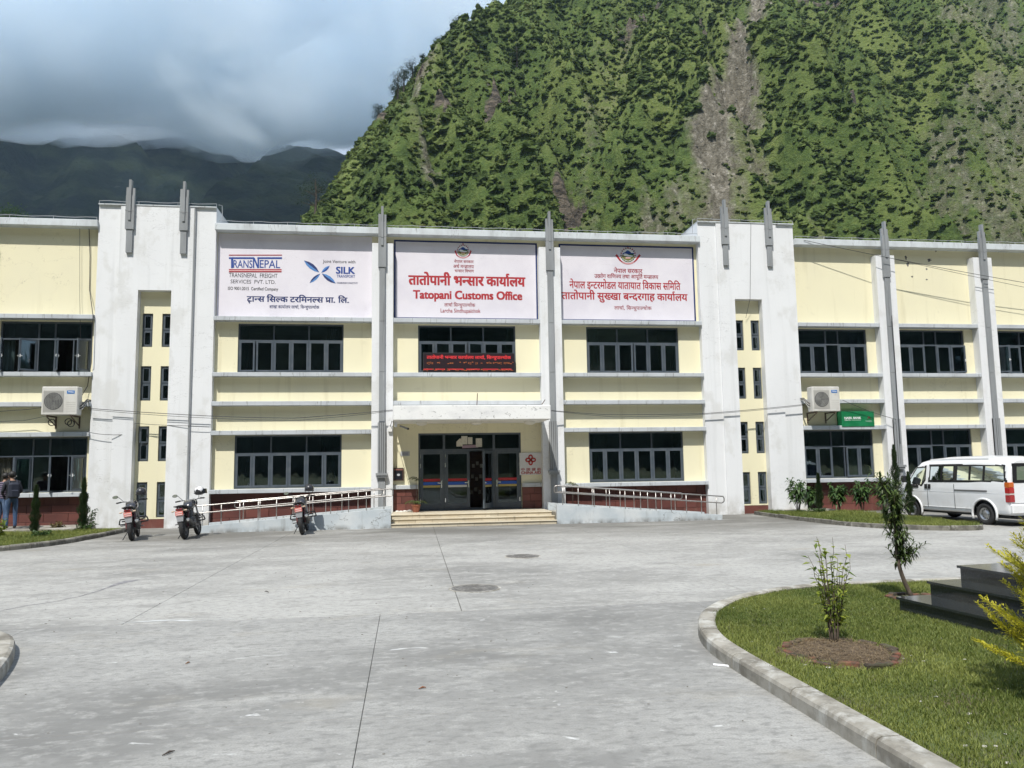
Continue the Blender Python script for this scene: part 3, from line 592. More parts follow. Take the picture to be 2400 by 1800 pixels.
def deva(text, off):
    """place Devanagari glyph by glyph: i-signs before their consonant, half forms, reph and rakar"""
    V = []; F = []; x = 0.0
    def put(g, dx, dy=0.0, sx=1.0, sy=1.0):
        n = len(V); V.extend((p[0]*sx+dx, p[1]*sy+dy) for p in g[0]); F.extend(tuple(i+n for i in f) for f in g[1])
    cl = []; i = 0
    while i < len(text):                       # split in syllables
        c = text[i]; j = i+1
        if '\u0904' <= c <= '\u0939' or c in 'ऋ':
            while j < len(text) and text[j] == VIR and j+1 < len(text) and '\u0915' <= text[j+1] <= '\u0939': j += 2
            while j < len(text) and text[j] in MARKS: j += 1
        cl.append(text[i:j]); i = j
    for s in cl:
        if s == ' ': x += .26; continue
        if not ('\u0900' <= s[0] <= '\u097f'):
            g = raw_glyph(s, off); put(g, x); x += (max(p[0] for p in g[0]) if g[0] else .2)+.10; continue
        reph = s.startswith('र'+VIR)
        if reph: s = s[2:]
        rak = VIR+'र' in s
        if rak: s = s.replace(VIR+'र', '')
        if 'ि' in s: g = raw_glyph('ि', off); put(g, x); x += .26; s = s.replace('ि', '')
        body = [c for c in s if c not in MARKS]; marks = [c for c in s if c in MARKS]
        k = 0
        while k < len(body):
            c = body[k]; a = adv(c); half = k+1 < len(body) and body[k+1] == VIR
            g = raw_glyph(c, off)
            if half and c not in NOSTEM: put(clip_x(g, a-.20), x); x += a-.20; k += 2; continue
            if half: put(g, x); x += a-.14; k += 2; continue
            put(g, x)
            if rak and k == len(body)-1:
                if c in NOSTEM: put(([(a*.30,-.02),(a*.36,.03),(a*.62,-.17),(a*.56,-.23)], [(0,1,2,3)]), x); put(([(a*.56,.16),(a*.62,.12),(a*.36,-.03),(a*.30,.01)], [(0,1,2,3)]), x)
                else: put(([(a-.20,.30),(a-.20,.20),(a-.46,.06),(a-.49,.13)], [(0,1,2,3)]), x)
            x += a; k += 1
        for mk in marks:
            g = raw_glyph(mk, off); put(g, x)
            if mk in 'ाीोौ': x += .262
        if reph: put(([(-.02,.62),(-.10,.62),(-.16,.72),(-.15,.82),(-.06,.88),(.05,.84),(.02,.79),(-.05,.82),(-.09,.79),(-.09,.72)], [(0,1,2,9),(2,3,8,9),(3,4,7,8),(4,5,6,7)]), x-.09)
    return V, F
def lettering(parent, text, x0, x1, ytop, ybot, plane, mat, off=0.0, name='lettering', lift=.012):
    """text fitted between two pixels and two heights on a wall plane (survey depth)"""
    isd = any('\u0900' <= c <= '\u097f' for c in text)
    V, F = deva(text, 0.0) if isd else raw_glyph(text, 0.0)
    a, b = min(p[0] for p in V), max(p[0] for p in V); c, d = min(p[1] for p in V), max(p[1] for p in V)
    ym = (ytop+ybot)/2
    P0, P1 = on_wall(x0, ym, plane*K), on_wall(x1, ym, plane*K); zt, zb = on_wall((x0+x1)/2, ytop, plane*K).z, on_wall((x0+x1)/2, ybot, plane*K).z
    mb = MB(); y = plane*K-lift*.3
    sx, sz = (P1.x-P0.x)/(b-a), (zt-zb)/(d-c)
    for i, (ox, oz) in enumerate([(0, 0)] if off <= 0 else [(-1,-.6), (1,-.6), (-1,.6), (1,.6), (0,0)]):      # brush weight: the stroke is laid on several times
        mb.add([(P0.x+(p[0]-a+ox*off)*sx, y-.00035*i, zb+(p[1]-c+oz*off)*sz) for p in V], F)
    return mb.build(name, mat, parent)
def shape(parent, pts, plane, mat, name, lift):
    q = [on_wall(x, y, plane*K) for x, y in pts]; s = MB(); n = len(q); y = plane*K-lift
    cx, cz = sum(p.x for p in q)/n, sum(p.z for p in q)/n
    s.add([(p.x, y, p.z) for p in q]+[(p.x, y+lift*.9, p.z) for p in q], [tuple(range(n))]+[(i,n+i,n+(i+1)%n,(i+1)%n) for i in range(n)])
    return s.build(name, mat, parent)
SY = WY-.012       # face of the painted panels
def panel(label, x0, x1, z0, z1, border=None, yb=WY):
    t = thing('painted_sign', label, 'sign', ((x0+x1)/2*K, SY*K, z0*K), 'painted signs on the front')
    s = MB(K); s.box(x0, x1, SY, yb-.0005, z0, z1); s.build('panel', sign_white, t)
    if border:
        for a, b, c, d in ((x0, x1, z1-.05, z1), (x0, x1, z0, z0+.05), (x0, x0+.05, z0+.05, z1-.05), (x1-.05, x1, z0+.05, z1-.05)):
            s = MB(K); s.box(a, b, SY-.006, SY-.0005, c, d); s.build('border', border, t)
    return t
Z3 = lambda x, y: (450+x/3.318, 480+y/3.318)
Z5 = lambda x, y: (880+x/3.687, 480+y/3.687)
Z7 = lambda x, y: (1280+x/3.318, 460+y/3.318)
def line(t, zf, text, x0, x1, y0, y1, col, off=0.0):
    a, b = zf(x0, y0), zf(x1, y1); return lettering(t, text, a[0], b[0], a[1], b[1], SY, ink[col], off)
def strip(t, zf, x0, x1, y0, y1, col, lift=.006, name='stripe'):
    return shape(t, [zf(x0,y1), zf(x1,y1), zf(x1,y0), zf(x0,y0)], SY, ink[col], name, lift)
# -- freight company sign
t1 = panel('pale painted sign with a blue and red freight company name and a blue four-petal mark', -5.66, -1.075, 6.20, 8.77)
strip(t1, Z3, 287, 700, 388, 395, 'crimson'); strip(t1, Z3, 287, 483, 408, 421, 'blue'); strip(t1, Z3, 508, 700, 408, 421, 'blue')
strip(t1, Z3, 304, 320, 421, 492, 'blue', .005); line(t1, Z3, 'RANS', 322, 470, 431, 491, 'blue', .008)
strip(t1, Z3, 474, 484, 412, 492, 'blue', .005); shape(t1, [Z3(474,412), Z3(508,492), Z3(520,492), Z3(488,412)][::1], SY, ink['blue'], 'stripe', .004); strip(t1, Z3, 510, 521, 412, 492, 'blue', .0045)
line(t1, Z3, 'EPAL', 527, 685, 431, 491, 'blue', .008)
strip(t1, Z3, 287, 697, 500, 507, 'crimson'); strip(t1, Z3, 287, 697, 508.5, 515, 'pink'); strip(t1, Z3, 287, 697, 516.5, 525, 'crimson')
line(t1, Z3, 'TRANSNEPAL  FREIGHT', 287, 665, 533, 566, 'black'); line(t1, Z3, 'SERVICES  PVT. LTD.', 300, 650, 584, 613, 'black'); line(t1, Z3, 'ISO 9001:2015  Certified Company', 280, 670, 640, 672, 'black', .01)
def petal(a, b, w, c1, c2):
    (ax, ay), (bx, by) = a, b; L = math.hypot(bx-ax, by-ay); nx, ny = -(by-ay)/L*w, (bx-ax)/L*w
    mid = [(ax+(bx-ax)*u, ay+(by-ay)*u) for u in (0,.25,.5,.75,1)]; k = (0,.75,1,.75,0)
    for sg, c in ((1, c1), (-1, c2)):
        e = [(mid[i][0]+nx*k[i]*sg, mid[i][1]+ny*k[i]*sg) for i in (1,2,3)]
        pts = [mid[0]]+e+[mid[4]]+ [mid[3], mid[2], mid[1]]
        shape(t1, [Z3(*p) for p in (pts if sg > 0 else pts[::-1])], SY, ink[c], 'petal', .004)
petal((870,433), (990,526), 21, 'sky', 'navy'); petal((1071,474), (1006,528), 13, 'sky', 'blue'); petal((914,609), (998,535), 14, 'sky', 'navy'); petal((1118,612), (1010,534), 19, 'sky', 'navy')
line(t1, Z3, 'Joint Venture with', 1018, 1270, 430, 461, 'black', .006); line(t1, Z3, 'SILK', 1122, 1265, 484, 536, 'blue', .035); line(t1, Z3, 'TRANSPORT', 1125, 1268, 545, 567, 'blue', .012); line(t1, Z3, 'CROSSBORDER CONNECTIVITY', 1125, 1290, 602, 615, 'navy', .005)
line(t1, Z3, 'ट्रान्स सिल्क टरमिनल्स प्रा. लि.', 428, 1218, 700, 772, 'navy', .028); line(t1, Z3, 'शाखा कार्यालय लार्चा, सिन्धुपाल्चोक', 603, 990, 775, 816, 'navy', .008)
# -- customs office sign
t2 = panel('white sign with blue border and large red lettering above the entrance', -.40, 4.115, 6.20, 8.70, ink['navy'])
def emblem(t, zf, cx, cy, R, rib):
    e = strip(t, zf, cx-.1, cx+.1, cy-.1, cy+.1, 'white', .002, 'emblem')
    P = lambda a, r: zf(cx+r*math.cos(a), cy-r*math.sin(a))
    def poly(pts, col, l): return shape(e, [zf(cx+x*R, cy-y*R) for x, y in pts], SY, ink[col], 'emblem_piece', l)
    poly([(math.cos(i*PI/12)*.80, math.sin(i*PI/12)*.80) for i in range(24)], 'white', .003)
    poly([(-.80,.05),(.80,.05),(.78,-.3),(.5,-.62),(0,-.8),(-.5,-.62),(-.78,-.3)][::-1], 'olive', .0036)
    poly([(-.80,.12),(.80,.12),(.79,.30),(.45,.28),(.30,.45),(.05,.62),(-.1,.66),(-.4,.40),(-.66,.28)], 'blue', .0042)
    poly([(-.2,.50),(.18,.50),(.05,.60),(-.08,.64)], 'sky', .0046)
    poly([(-.1,.15),(.78,.15),(.72,-.1),(.1,-.05)][::-1], 'green', .0046)
    poly([(-.52,.22),(-.2,.16),(.15,-.02),(.62,-.06),(.60,-.26),(.1,-.22),(-.62,-.12)][::-1], 'white', .005)
    poly([(-.35,-.32),(.35,-.32),(.33,-.46),(-.33,-.46)][::-1], 'pink', .005)
    for a in range(13):
        an = PI*(-.12+1.24*a/12)
        if a == 6: continue
        r0, r1, da = .86, 1.06, .075
        poly([(math.cos(an-da)*r0, math.sin(an-da)*r0),(math.cos(an-da)*r1, math.sin(an-da)*r1),(math.cos(an+da)*r1, math.sin(an+da)*r1),(math.cos(an+da)*r0, math.sin(an+da)*r0)], 'brown' if a % 2 else 'crimson', .004)
    poly([(-.10,.86),(.20,.90),(.0,1.05),(.18,1.12),(-.10,1.34)], 'crimson', .004)
    for a in range(9):
        an = PI*(1.12+.76*a/8); poly([(math.cos(an-.12)*.84, math.sin(an-.12)*.84),(math.cos(an-.12)*1.0, math.sin(an-.12)*1.0),(math.cos(an+.12)*1.0, math.sin(an+.12)*1.0),(math.cos(an+.12)*.84, math.sin(an+.12)*.84)], 'green' if a % 2 else 'olive', .0044)
    n = 12
    arc = [(math.sin(u*.98)*1.12*(1+.12*abs(u)), -math.cos(u*.98)*1.12) for u in [(-1+2*i/n) for i in range(n+1)]]; arc2 = [(x*1.14, y*1.16) for x, y in arc]
    for i in range(n): poly([arc2[i], arc2[i+1], arc[i+1], arc[i]], 'crimson', .0052)
    arc3 = [(x*1.04, y*1.05) for x, y in arc]; arc4 = [(x*1.10, y*1.12) for x, y in arc]
    for i in range(2, n-2): poly([arc4[i], arc4[i+1], arc3[i+1], arc3[i]], 'pink', .0060)
    for sg in (1, -1):
        q = [(sg*.95,-.72),(sg*1.15,-.80),(sg*(1.15+rib),-.02),(sg*(1.02+rib),-.02+.0),(sg*(.98+rib*.9),.16)]
        poly(q if sg > 0 else q[::-1], 'red', .0048)
emblem(t2, Z5, 757, 397, 51, .32)
line(t2, Z5, 'नेपाल सरकार', 680, 848, 471, 503, 'crimson', .01); line(t2, Z5, 'अर्थ मन्त्रालय', 672, 850, 510, 548, 'crimson', .01); line(t2, Z5, 'भन्सार विभाग', 685, 850, 552, 584, 'crimson', .01)
line(t2, Z5, 'तातोपानी भन्सार कार्यालय', 288, 1292, 588, 698, 'red', .042); line(t2, Z5, 'Tatopani Customs Office', 328, 1265, 745, 838, 'red', .040)
line(t2, Z5, 'लार्चा सिन्धुपाल्चोक', 595, 862, 842, 892, 'crimson', .005); line(t2, Z5, 'Larcha Sindhupalchok', 563, 907, 898, 943, 'crimson', .008)
# -- dry port sign
t3 = panel('white sign with blue border and wide ribboned crest beside the right tower', 4.825, 9.33, 6.20, 8.70, ink['navy'])
emblem(t3, Z7, 637, 457, 57, .62)
line(t3, Z7, 'नेपाल सरकार', 527, 748, 553, 597, 'crimson', .018); line(t3, Z7, 'उद्योग वाणिज्य तथा आपूर्ति मन्त्रालय', 375, 872, 600, 650, 'crimson', .016)
line(t3, Z7, 'नेपाल इन्टरमोडल यातायात विकास समिति', 182, 1043, 648, 730, 'red', .020); line(t3, Z7, 'तातोपानी सुख्खा बन्दरगाह कार्यालय', 122, 1098, 733, 828, 'red', .024)
line(t3, Z7, 'लार्चा, सिन्धुपाल्चोक', 530, 820, 847, 893, 'crimson', .004)
# -- china aid board
Z6 = lambda x, y: (880+x/4.147, 900+y/4.147)
SB = WY-.03
ca = thing('aid_sign', 'square white board with a red looped knot beside the entrance doors', 'sign', (on_wall(*Z6(1510,885), SB*K)))
a, b = on_wall(*Z6(1402,885), SB*K), on_wall(*Z6(1618,665), SB*K)
s = MB(); s.cbox(a.x, b.x, SB*K, WY*K-.001, a.z, b.z, .005); s.build('board', M('aid_board', (.66,.66,.66), .5), ca)
aid_red = M('aid_red', (.42,.03,.02), .5)
kc = on_wall(*Z6(1508,738), SB*K); rr = .115
for k in range(4):
    s = MB(); an = k*PI/2
    pts = []
    for i in range(17):
        u = -PI*.80+2*PI*.80*i/16; lx, lz = .62*rr*math.cos(u)*.95+.85*rr, .50*rr*math.sin(u)
        if i in (0, 16): lx = .05*rr; lz = lz*.2
        pts.append((kc.x+lx*math.cos(an)-lz*math.sin(an), SB*K-.004, kc.z+lx*math.sin(an)+lz*math.cos(an)))
    s.tube(pts, .024, 6); s.build('knot_loop', aid_red, ca)
for txt, x0, x1, y0, y1, o in (('中 国 援 助', 1417, 1607, 816, 843, .012), ('CHINA AID', 1417, 1606, 848, 874, .022)):
    p, q = Z6(x0, y0), Z6(x1, y1); lettering(ca, txt, p[0], q[0], p[1], q[1], SB-.002, aid_red, o)
# -- LED board in front of the middle window
LY = .10
led = thing('led_display', 'black display board with glowing red and orange text under the middle window', 'display', on_wall(*Z5(806,1445), LY*K))
a, b = on_wall(*Z5(410,1446), LY*K), on_wall(*Z5(1201,1281), LY*K)
s = MB(); s.cbox(a.x, b.x, LY*K, LY*K+.10, a.z, b.z, .01); s.build('housing', black_plastic, led)
s = MB(); s.box(a.x+.03, b.x-.03, LY*K-.004, LY*K-.0005, a.z+.03, b.z-.03); s.build('screen', M('led_screen', (.012,.008,.012), .4, [dict(col=(.05,.012,.015), scale=(90,90,90), lo=.55, hi=.6)]), led)
led_r = M('led_red', (.3,.02,.02), .5, emit=((1,.05,.06), .55)); led_o = M('led_orange', (.3,.1,.03), .5, emit=((1,.25,.06), .25))
p, q = Z5(443, 1297), Z5(1170, 1342); lettering(led, 'तातोपानी भन्सार कार्यालय लार्चा, सिन्धुपाल्चोक', p[0], q[0], p[1], q[1], LY-.005, led_r, .01)
rr_ = random.Random(3)
for yy, m, dens in ((1368, led_o, .55), (1420, led_r, .0), (1426, led_o, .8)):
    s = MB(); x = 415 if m is led_r or dens == .8 else 445
    while x < 1190:
        wd = rr_.uniform(5, 16) if dens else rr_.uniform(60, 150)
        p0, p1 = on_wall(*Z5(x, yy+(10 if dens else 3)), (LY-.005)*K), on_wall(*Z5(min(x+wd, 1192), yy-(8 if dens else 2)), (LY-.005)*K)
        if dens and rr_.random() < dens:
            for k in range(2): zz = p0.z+(p1.z-p0.z)*rr_.random(); s.box(p0.x, p1.x, LY*K-.008, LY*K-.005, zz, zz+.012)
        elif not dens: s.box(p0.x, p1.x, LY*K-.0082, LY*K-.0052, p0.z, p1.z)
        x += wd+(4 if dens else 25)
    s.build('text_row', m, led)
# -- bank sign (box)
Zr = lambda x, y: (1800+x/3.687, 900+y/3.687)
NY = -.02
nb = thing('bank_sign', 'green box sign with white bank lettering beside the right air conditioner', 'sign', on_wall(*Zr(775,370), NY*K))
a, b = on_wall(*Zr(642,369), NY*K), on_wall(*Zr(914,235), NY*K); gm = M('bank_green', (.005,.16,.055), .4, [dict(col=(.01,.20,.075), scale=3, lo=.45, hi=.65)])
s = MB(); s.cbox(a.x, b.x, NY*K, WY*K-.001, a.z, b.z, .008); s.build('sign_box', gm, nb)
for txt, x0, x1, y0, y1, m, o in (('NABIL BANK', 660, 803, 284, 302, 'white', .03), ('नबिल बैंक', 660, 714, 305, 318, 'white', .0)):
    p, q = Zr(x0, y0), Zr(x1, y1); lettering(nb, txt, p[0], q[0], p[1], q[1], NY-.002, ink[m], o)
s = MB(); p0, p1 = on_wall(*Zr(722,314), NY*K), on_wall(*Zr(803,309), NY*K); s.box(p0.x, p1.x, NY*K-.003, NY*K-.0005, p0.z, p1.z); s.build('strapline', ink['green'] if False else M('pale_green', (.35,.5,.4), .5), nb)
for (x0,y0,x1,y1) in ((858,305,872,280),(872,280,888,305),(862,282,884,300)):
    s = MB(); p0, p1 = on_wall(*Zr(x0,y0), NY*K), on_wall(*Zr(x1,y1), NY*K); s.tube([(p0.x,NY*K-.003,p0.z),(p1.x,NY*K-.003,p1.z)], .012, 5); s.build('mark', ink['brown'], nb)
p, q = Zr(845, 313), Zr(900, 328); lettering(nb, 'NABIL', p[0], q[0], p[1], q[1], NY-.002, MATS['pale_green'], 0)
# ------------------------------------------------------------------ air conditioners
def ac_unit(x0, z0, label, coils):
    w, h, d = .95*K, .80*K, .36; y = -.36*K; x0 *= K; z0 *= K
    t = thing('air_conditioner', label, 'air conditioner', (x0+w/2, y+d/2, z0), 'outdoor air conditioner units')
    s = MB(); s.cbox(x0, x0+w, y, y+d, z0, z0+h, .02); s.build('casing', ac_white, t)
    s = MB(); gx0, gx1, gz0, gz1 = x0+.06, x0+.06+.56*w, z0+.10, z0+h-.13
    s.box(gx0, gx1, y-.006, y-.0005, gz0, gz1); s.build('fan_panel', M('ac_panel', (.40,.39,.36), .6), t)
    cx, cz, R = (gx0+gx1)/2, (gz0+gz1)/2, min(gx1-gx0, gz1-gz0)*.46
    s = MB(); s.lathe([(R,y-.009),(R,y-.0065)], (cx,0,cz), 'y', 28); s.v = [(px,py,pz) for px,py,pz in s.v]; s.build('fan_opening', ac_dark, t)
    for k in range(3):
        a = k*2*PI/3+.4; s = MB(); s.add([(cx+.05*math.cos(a), y-.010, cz+.05*math.sin(a)),(cx+R*.9*math.cos(a-.1), y-.012, cz+R*.9*math.sin(a-.1)),(cx+R*.9*math.cos(a+.7), y-.010, cz+R*.9*math.sin(a+.7)),(cx+.05*math.cos(a+1.0), y-.011, cz+.05*math.sin(a+1.0))], [(0,1,2,3)]); s.build('fan_blade', M('fan_grey', (.16,.16,.155), .6), t)
    gr = MB()
    for k in range(1, 6): 
        gr.tube([(cx+R*k/6*math.cos(i*PI/14), y-.02, cz+R*k/6*math.sin(i*PI/14)) for i in range(29)], .004, 4, False)
    for k in range(13):
        xx = gx0+.02+(gx1-gx0-.04)*k/12; gr.tube([(xx,y-.018,gz0+.02),(xx,y-.018,gz1-.02)], .003, 4)
    gr.build('grille', M('grille_wire', (.36,.36,.33), .5), t)
    s = MB(); s.box(x0+w*.70, x0+w*.91, y-.006, y-.0005, z0+h*.75, z0+h*.86); s.build('badge', M('ac_blue', (.01,.16,.48), .4), t)
    V, F = raw_glyph('Midea', .02); sc = w*.155/(max(p[0] for p in V)); s = MB(); s.add([(x0+w*.73+p[0]*sc, y-.009, z0+h*.79+p[1]*sc*.9) for p in V], F); s.build('lettering', ink['white'], t)
    for k in range(5): s = MB(); s.box(x0+w*.68, x0+w*.95, y-.005, y-.0005, z0+.12+k*.07, z0+.13+k*.07); s.build('louvre', M('ac_panel2', (.5,.49,.45), .6), t)
    for fx in (.15, .82):
        s = MB(); bx = x0+w*fx; s.box(bx-.02, bx+.02, y+.02, WY*K-.001, z0-.045, z0-.003); s.tube([(bx,y+.05,z0-.05),(bx,WY*K-.01,z0-.32)], .02, 5); s.box(bx-.02, bx+.02, WY*K-.03, WY*K-.002, z0-.40, z0-.046); s.build('bracket', M('bracket_rust', (.12,.085,.06), .8), t)
    for k in range(4):
        s = MB(); e = x0+w if coils else x0; sg = 1 if coils else -1
        s.tube([(e,y+.18,z0+.16+.04*k),(e+sg*.08,y+.2,z0+.20+.05*k),(e+sg*.16,y+.3,z0+.42+.03*k),(e+sg*.22,WY*K,z0+.46+.02*k)], .012+.004*(k%2), 6); s.build('pipe', cable_m if k % 2 else ac_white, t)
    if coils:
        for cx2, dz in ((x0+.22,0), (x0+.72,.02), (x0+.80,-.04)):
            s = MB(); s.tube([(cx2+.10*math.cos(i*PI/8)*(1+.05*math.sin(i)), y+.28+.02*math.sin(i*.7), z0-.22+dz+.10*math.sin(i*PI/8)) for i in range(34)], .012, 5); s.build('cable_coil', cable_m, t)
    return t
ac_unit(-10.30*.985, 3.24, 'air conditioner with coiled black cables, beside the left tower', True)
ac_unit(13.06*.985, 3.22, 'air conditioner above the green bank sign', False)
# ------------------------------------------------------------------ small fixtures
t = thing('complaint_box', 'dark framed notice box on the wall left of the entrance', 'box', on_wall(*Z6(222,940), (WY-.08)*K))
a, b = on_wall(*Z6(174,940), (WY-.08)*K), on_wall(*Z6(274,815), (WY-.08)*K)
s = MB(); s.cbox(a.x, b.x, (WY-.08)*K, WY*K-.001, a.z, b.z, .006); s.build('casing', M('box_wood', (.05,.025,.022), .5), t)
s = MB(); s.box(a.x+.05, b.x-.05, (WY-.08)*K-.006, (WY-.08)*K-.0005, a.z+.04, b.z-.1); s.build('front', M('box_front', (.012,.013,.02), .25), t)
s = MB(); s.box(a.x+.02, b.x-.02, (WY-.08)*K-.007, (WY-.08)*K-.001, b.z-.075, b.z-.045); s.build('header', M('box_header', (.30,.12,.10), .6), t)
V, F = raw_glyph('?', 0); 
s = MB(); s.ball(((a.x+b.x)/2, (WY-.08)*K-.007, (a.z+b.z)/2-.02), .05, 1.1, .06, .8); s.build('badge', M('box_badge', (.5,.52,.55), .4), t)
t = thing('wall_plate', 'small pale grey plate with text lines left of the glass doors', 'plate', on_wall(*Z6(288,700), (WY-.01)*K))
a, b = on_wall(*Z6(243,700), (WY-.012)*K), on_wall(*Z6(333,654), (WY-.012)*K)
s = MB(); s.box(a.x, b.x, (WY-.012)*K, WY*K-.001, a.z, b.z); s.build('plate', M('plate_grey', (.45,.46,.47), .5), t)
for k in range(3): s = MB(); s.box(a.x+.04+.02*k, b.x-.05, (WY-.012)*K-.003, (WY-.012)*K-.0004, a.z+.025+k*.035, a.z+.040+k*.035); s.build('text_line', M('plate_ink', (.12,.13,.2), .7), t)
t = thing('security_camera', 'small white security camera under the left end of the canopy', 'camera', (-.30*K, -.9*K, 2.85*K))
s = MB(); s.box(-.36*K, -.28*K, -1.0*K, -.86*K, 2.80*K, 2.94*K); s.build('mount', white, t)
s = MB(); s.tube([(-.2*K,-.9*K,2.83*K),(.02*K,-1.1*K,2.74*K)], [.03,.035], 8); s.build('camera_body', M('cctv', (.25,.25,.25), .4), t)
s = MB(); s.lathe([(.036,0),(.03,.012)], (0,0,0), 'y', 10); s.v = [(.02*K+x+.01, -1.1*K-.012+y, 2.735*K+z) for x,y,z in s.v]; s.build('lens', black_plastic, t)
t = thing('junction_box', 'small white junction box on the pier left of the entrance', 'box', (-.50*K, -.06*K, 2.72*K))
s = MB(); s.cbox(-.56*K, -.44*K, -.10*K, -.021*K, 2.70*K, 2.86*K, .008); s.build('casing', white_worn, t)
s = MB(); s.tube([(-.5*K,-.08*K,2.86*K),(-.45*K,-.3*K,3.0*K),(-.40*K,-.9*K,2.94*K)], .01, 5); s.build('lead', cable_m, t)
# cables slung across the front
def cable(name_label, pts, r=.009, sag=.0):
    q = [on_wall(x, y, Y*K) for x, y, Y in pts]; out = []
    for a, b in zip(q, q[1:]):
        L = (b-a).length
        for i in range(12):
            u = i/12; p = a.lerp(b, u); p.z -= sag*L*4*u*(1-u); out.append(p)
    out.append(q[-1]); s = MB(); s.tube(out, r, 5); o = s.build('cable', cable_m, None, smooth=True); tag(o, name_label, 'cable', 'cables on the front')
cable('black cable from the left air conditioner across the left tower to the entrance canopy', [(207,957,-.1),(490,975,-.08),(690,980,-.15),(920,961,-.3)], .011, .004)
cable('second thinner cable just below the first on the left tower', [(207,960,-.1),(490,980,-.08),(700,985,-.16),(921,963,-.3)], .008, .006)
cable('slack cable crossing the left tower toward its narrow windows', [(204,1012,-.05),(258,1019,-.06),(312,1016,.1)], .009, .03)
cable('lower cable from the left tower windows to the left bay', [(315,992,.1),(440,998,-.03),(490,1001,-.02)], .008, .01)
cable('black cable from the canopy across the right bay to the right tower', [(1292,962,-.3),(1420,972,-.1),(1655,969,-.06),(1885,948,-.1)], .010, .004)
cable('second cable under it across the right bay', [(1292,963,-.3),(1440,977,-.1),(1655,971,-.06),(1885,950,-.1)], .008, .006)
cable('cable running from the right wing roof down past two grey posts', [(1884,563,-.05),(2072,602,-.25),(2300,645,-.25),(2460,672,-.2)], .010, .002)
cable('thin cable beside it on the right wing wall', [(2095,607,-.25),(2300,652,-.25),(2460,685,-.2)], .008, .002)
cable('black cable hanging down the left wing wall beside the tower', [(208,519,.22),(211,600,.24),(210,680,.25),(218,740,-.02),(214,850,-.03),(205,905,.2),(190,930,.1)], .012, .0)
cable('thin pale cable hanging over the left upper window', [(187,518,.20),(187,700,.2),(189,800,.1)], .006, .0)
cable('cables running down the first grey post of the right wing', [(2090,740,-.2),(2098,850,-.18),(2105,960,-.2),(2110,1040,-.2)], .012, .0)
cable('cable from the left air conditioner to the frame edge', [(-60,967,-.05),(60,960,-.06),(99,955,-.2)], .01, .004)
cable('lower slack cable left of the air conditioner', [(-60,990,-.05),(60,985,-.05),(108,975,-.1)], .008, .004)
cable('cable over the right air conditioner sloping to the grey post', [(1975,938,-.2),(2040,965,-.12),(2100,983,-.2)], .009, .004)
cable('cable end hanging into the right tower window recess', [(1760,522,-.01),(1758,700,-.01),(1748,745,.2)], .007, .0)
# ------------------------------------------------------------------ kerbs, beds, lawn
def smooth_path(pts, step=.08):
    """Catmull-Rom through plan points (survey units) -> dense metric points"""
    P = [Vector((x*K, y*K)) for x, y in pts]; P = [P[0]*2-P[1]]+P+[P[-1]*2-P[-2]]; out = []
    for i in range(1, len(P)-2):
        n = max(2, int((P[i+1]-P[i]).length/step))
        for j in range(n):
            t = j/n; a, b, c, d = P[i-1:i+3]
            out.append(.5*((2*b)+(c-a)*t+(2*a-5*b+4*c-d)*t*t+(3*b-a-3*c+d)*t**3))
    out.append(P[-2]); return out
def kerb(label, pts, h, w, mat, lens, group, side=1, wob=.0):
    """individual kerb stones along a path; side=+1: the stone lies to the right of the path direction"""
    path = smooth_path(pts); root = thing('kerb', label, 'kerb', (path[0].x, path[0].y, 0), group)
    d = [0.0]
    for a, b in zip(path, path[1:]): d.append(d[-1]+(b-a).length)
    def at(s):
        s = min(max(s, 0), d[-1]); i = max(1, next((k for k, v in enumerate(d) if v >= s), len(d)-1)); u = (s-d[i-1])/max(1e-6, d[i]-d[i-1])
        p = path[i-1].lerp(path[i], u); t = (path[i]-path[i-1]).normalized(); return p, Vector((t.y, -t.x))*side
    s0 = 0.0; k = 0
    while s0 < d[-1]-.05:
        L = lens*random.uniform(.92, 1.08) if wob else lens; s1 = min(d[-1], s0+L); n = max(2, int((s1-s0)/.18)); mb = MB(); prof = [(0,-.02),(0,h-.045),(.012,h-.018),(.045,h-.002),(w-.02,h),(w,h-.015),(w,-.02)]
        P = []; hh = random.uniform(-wob, wob); oo = random.uniform(-wob, wob)*.8
        for i in range(n+1):
            p, nr = at(s0+.007+(s1-s0-.014)*i/n)
            for q, z in prof: v = p+nr*(q+oo); P.append((v.x, v.y, z+(hh if z > 0 else 0)))
        m = len(prof); F = [(i*m+j, (i+1)*m+j, (i+1)*m+j+1, i*m+j+1) for i in range(n) for j in range(m-1)]+[tuple(range(m)), tuple(range(n*m+m-1, n*m-1, -1))]
        if side < 0: F = [f[::-1] for f in F]
        mb.add(P, F); mb.build('kerb_stone', mat, root); s0 = s1; k += 1
    return path
isl = [(2.58,-26), (2.58,-21.5), (2.58,-18.5), (2.585,-17.2), (2.66,-16.5), (2.86,-15.87), (3.12,-15.38), (3.48,-14.93), (4.05,-14.48), (4.85,-14.12), (5.6,-14.02), (7.0,-14.0), (9.5,-14.0), (13,-14.0)]
ipath = kerb('curved concrete kerb round the lawn with the granite steps', isl, .135, .19, kerb_m, 1.09, 'kerbs round the planted beds')
il2 = [(-2.98,-26), (-2.98,-20), (-3.0,-18), (-3.06,-17.2), (-3.24,-16.45), (-3.5,-15.72), (-3.78,-15.2), (-4.2,-14.82), (-4.9,-14.55), (-6,-14.45), (-9,-14.45)]
kerb('rounded concrete kerb of the bed cut off by the left frame edge', il2, .135, .19, kerb_m, 1.0, 'kerbs round the planted beds', side=-1)
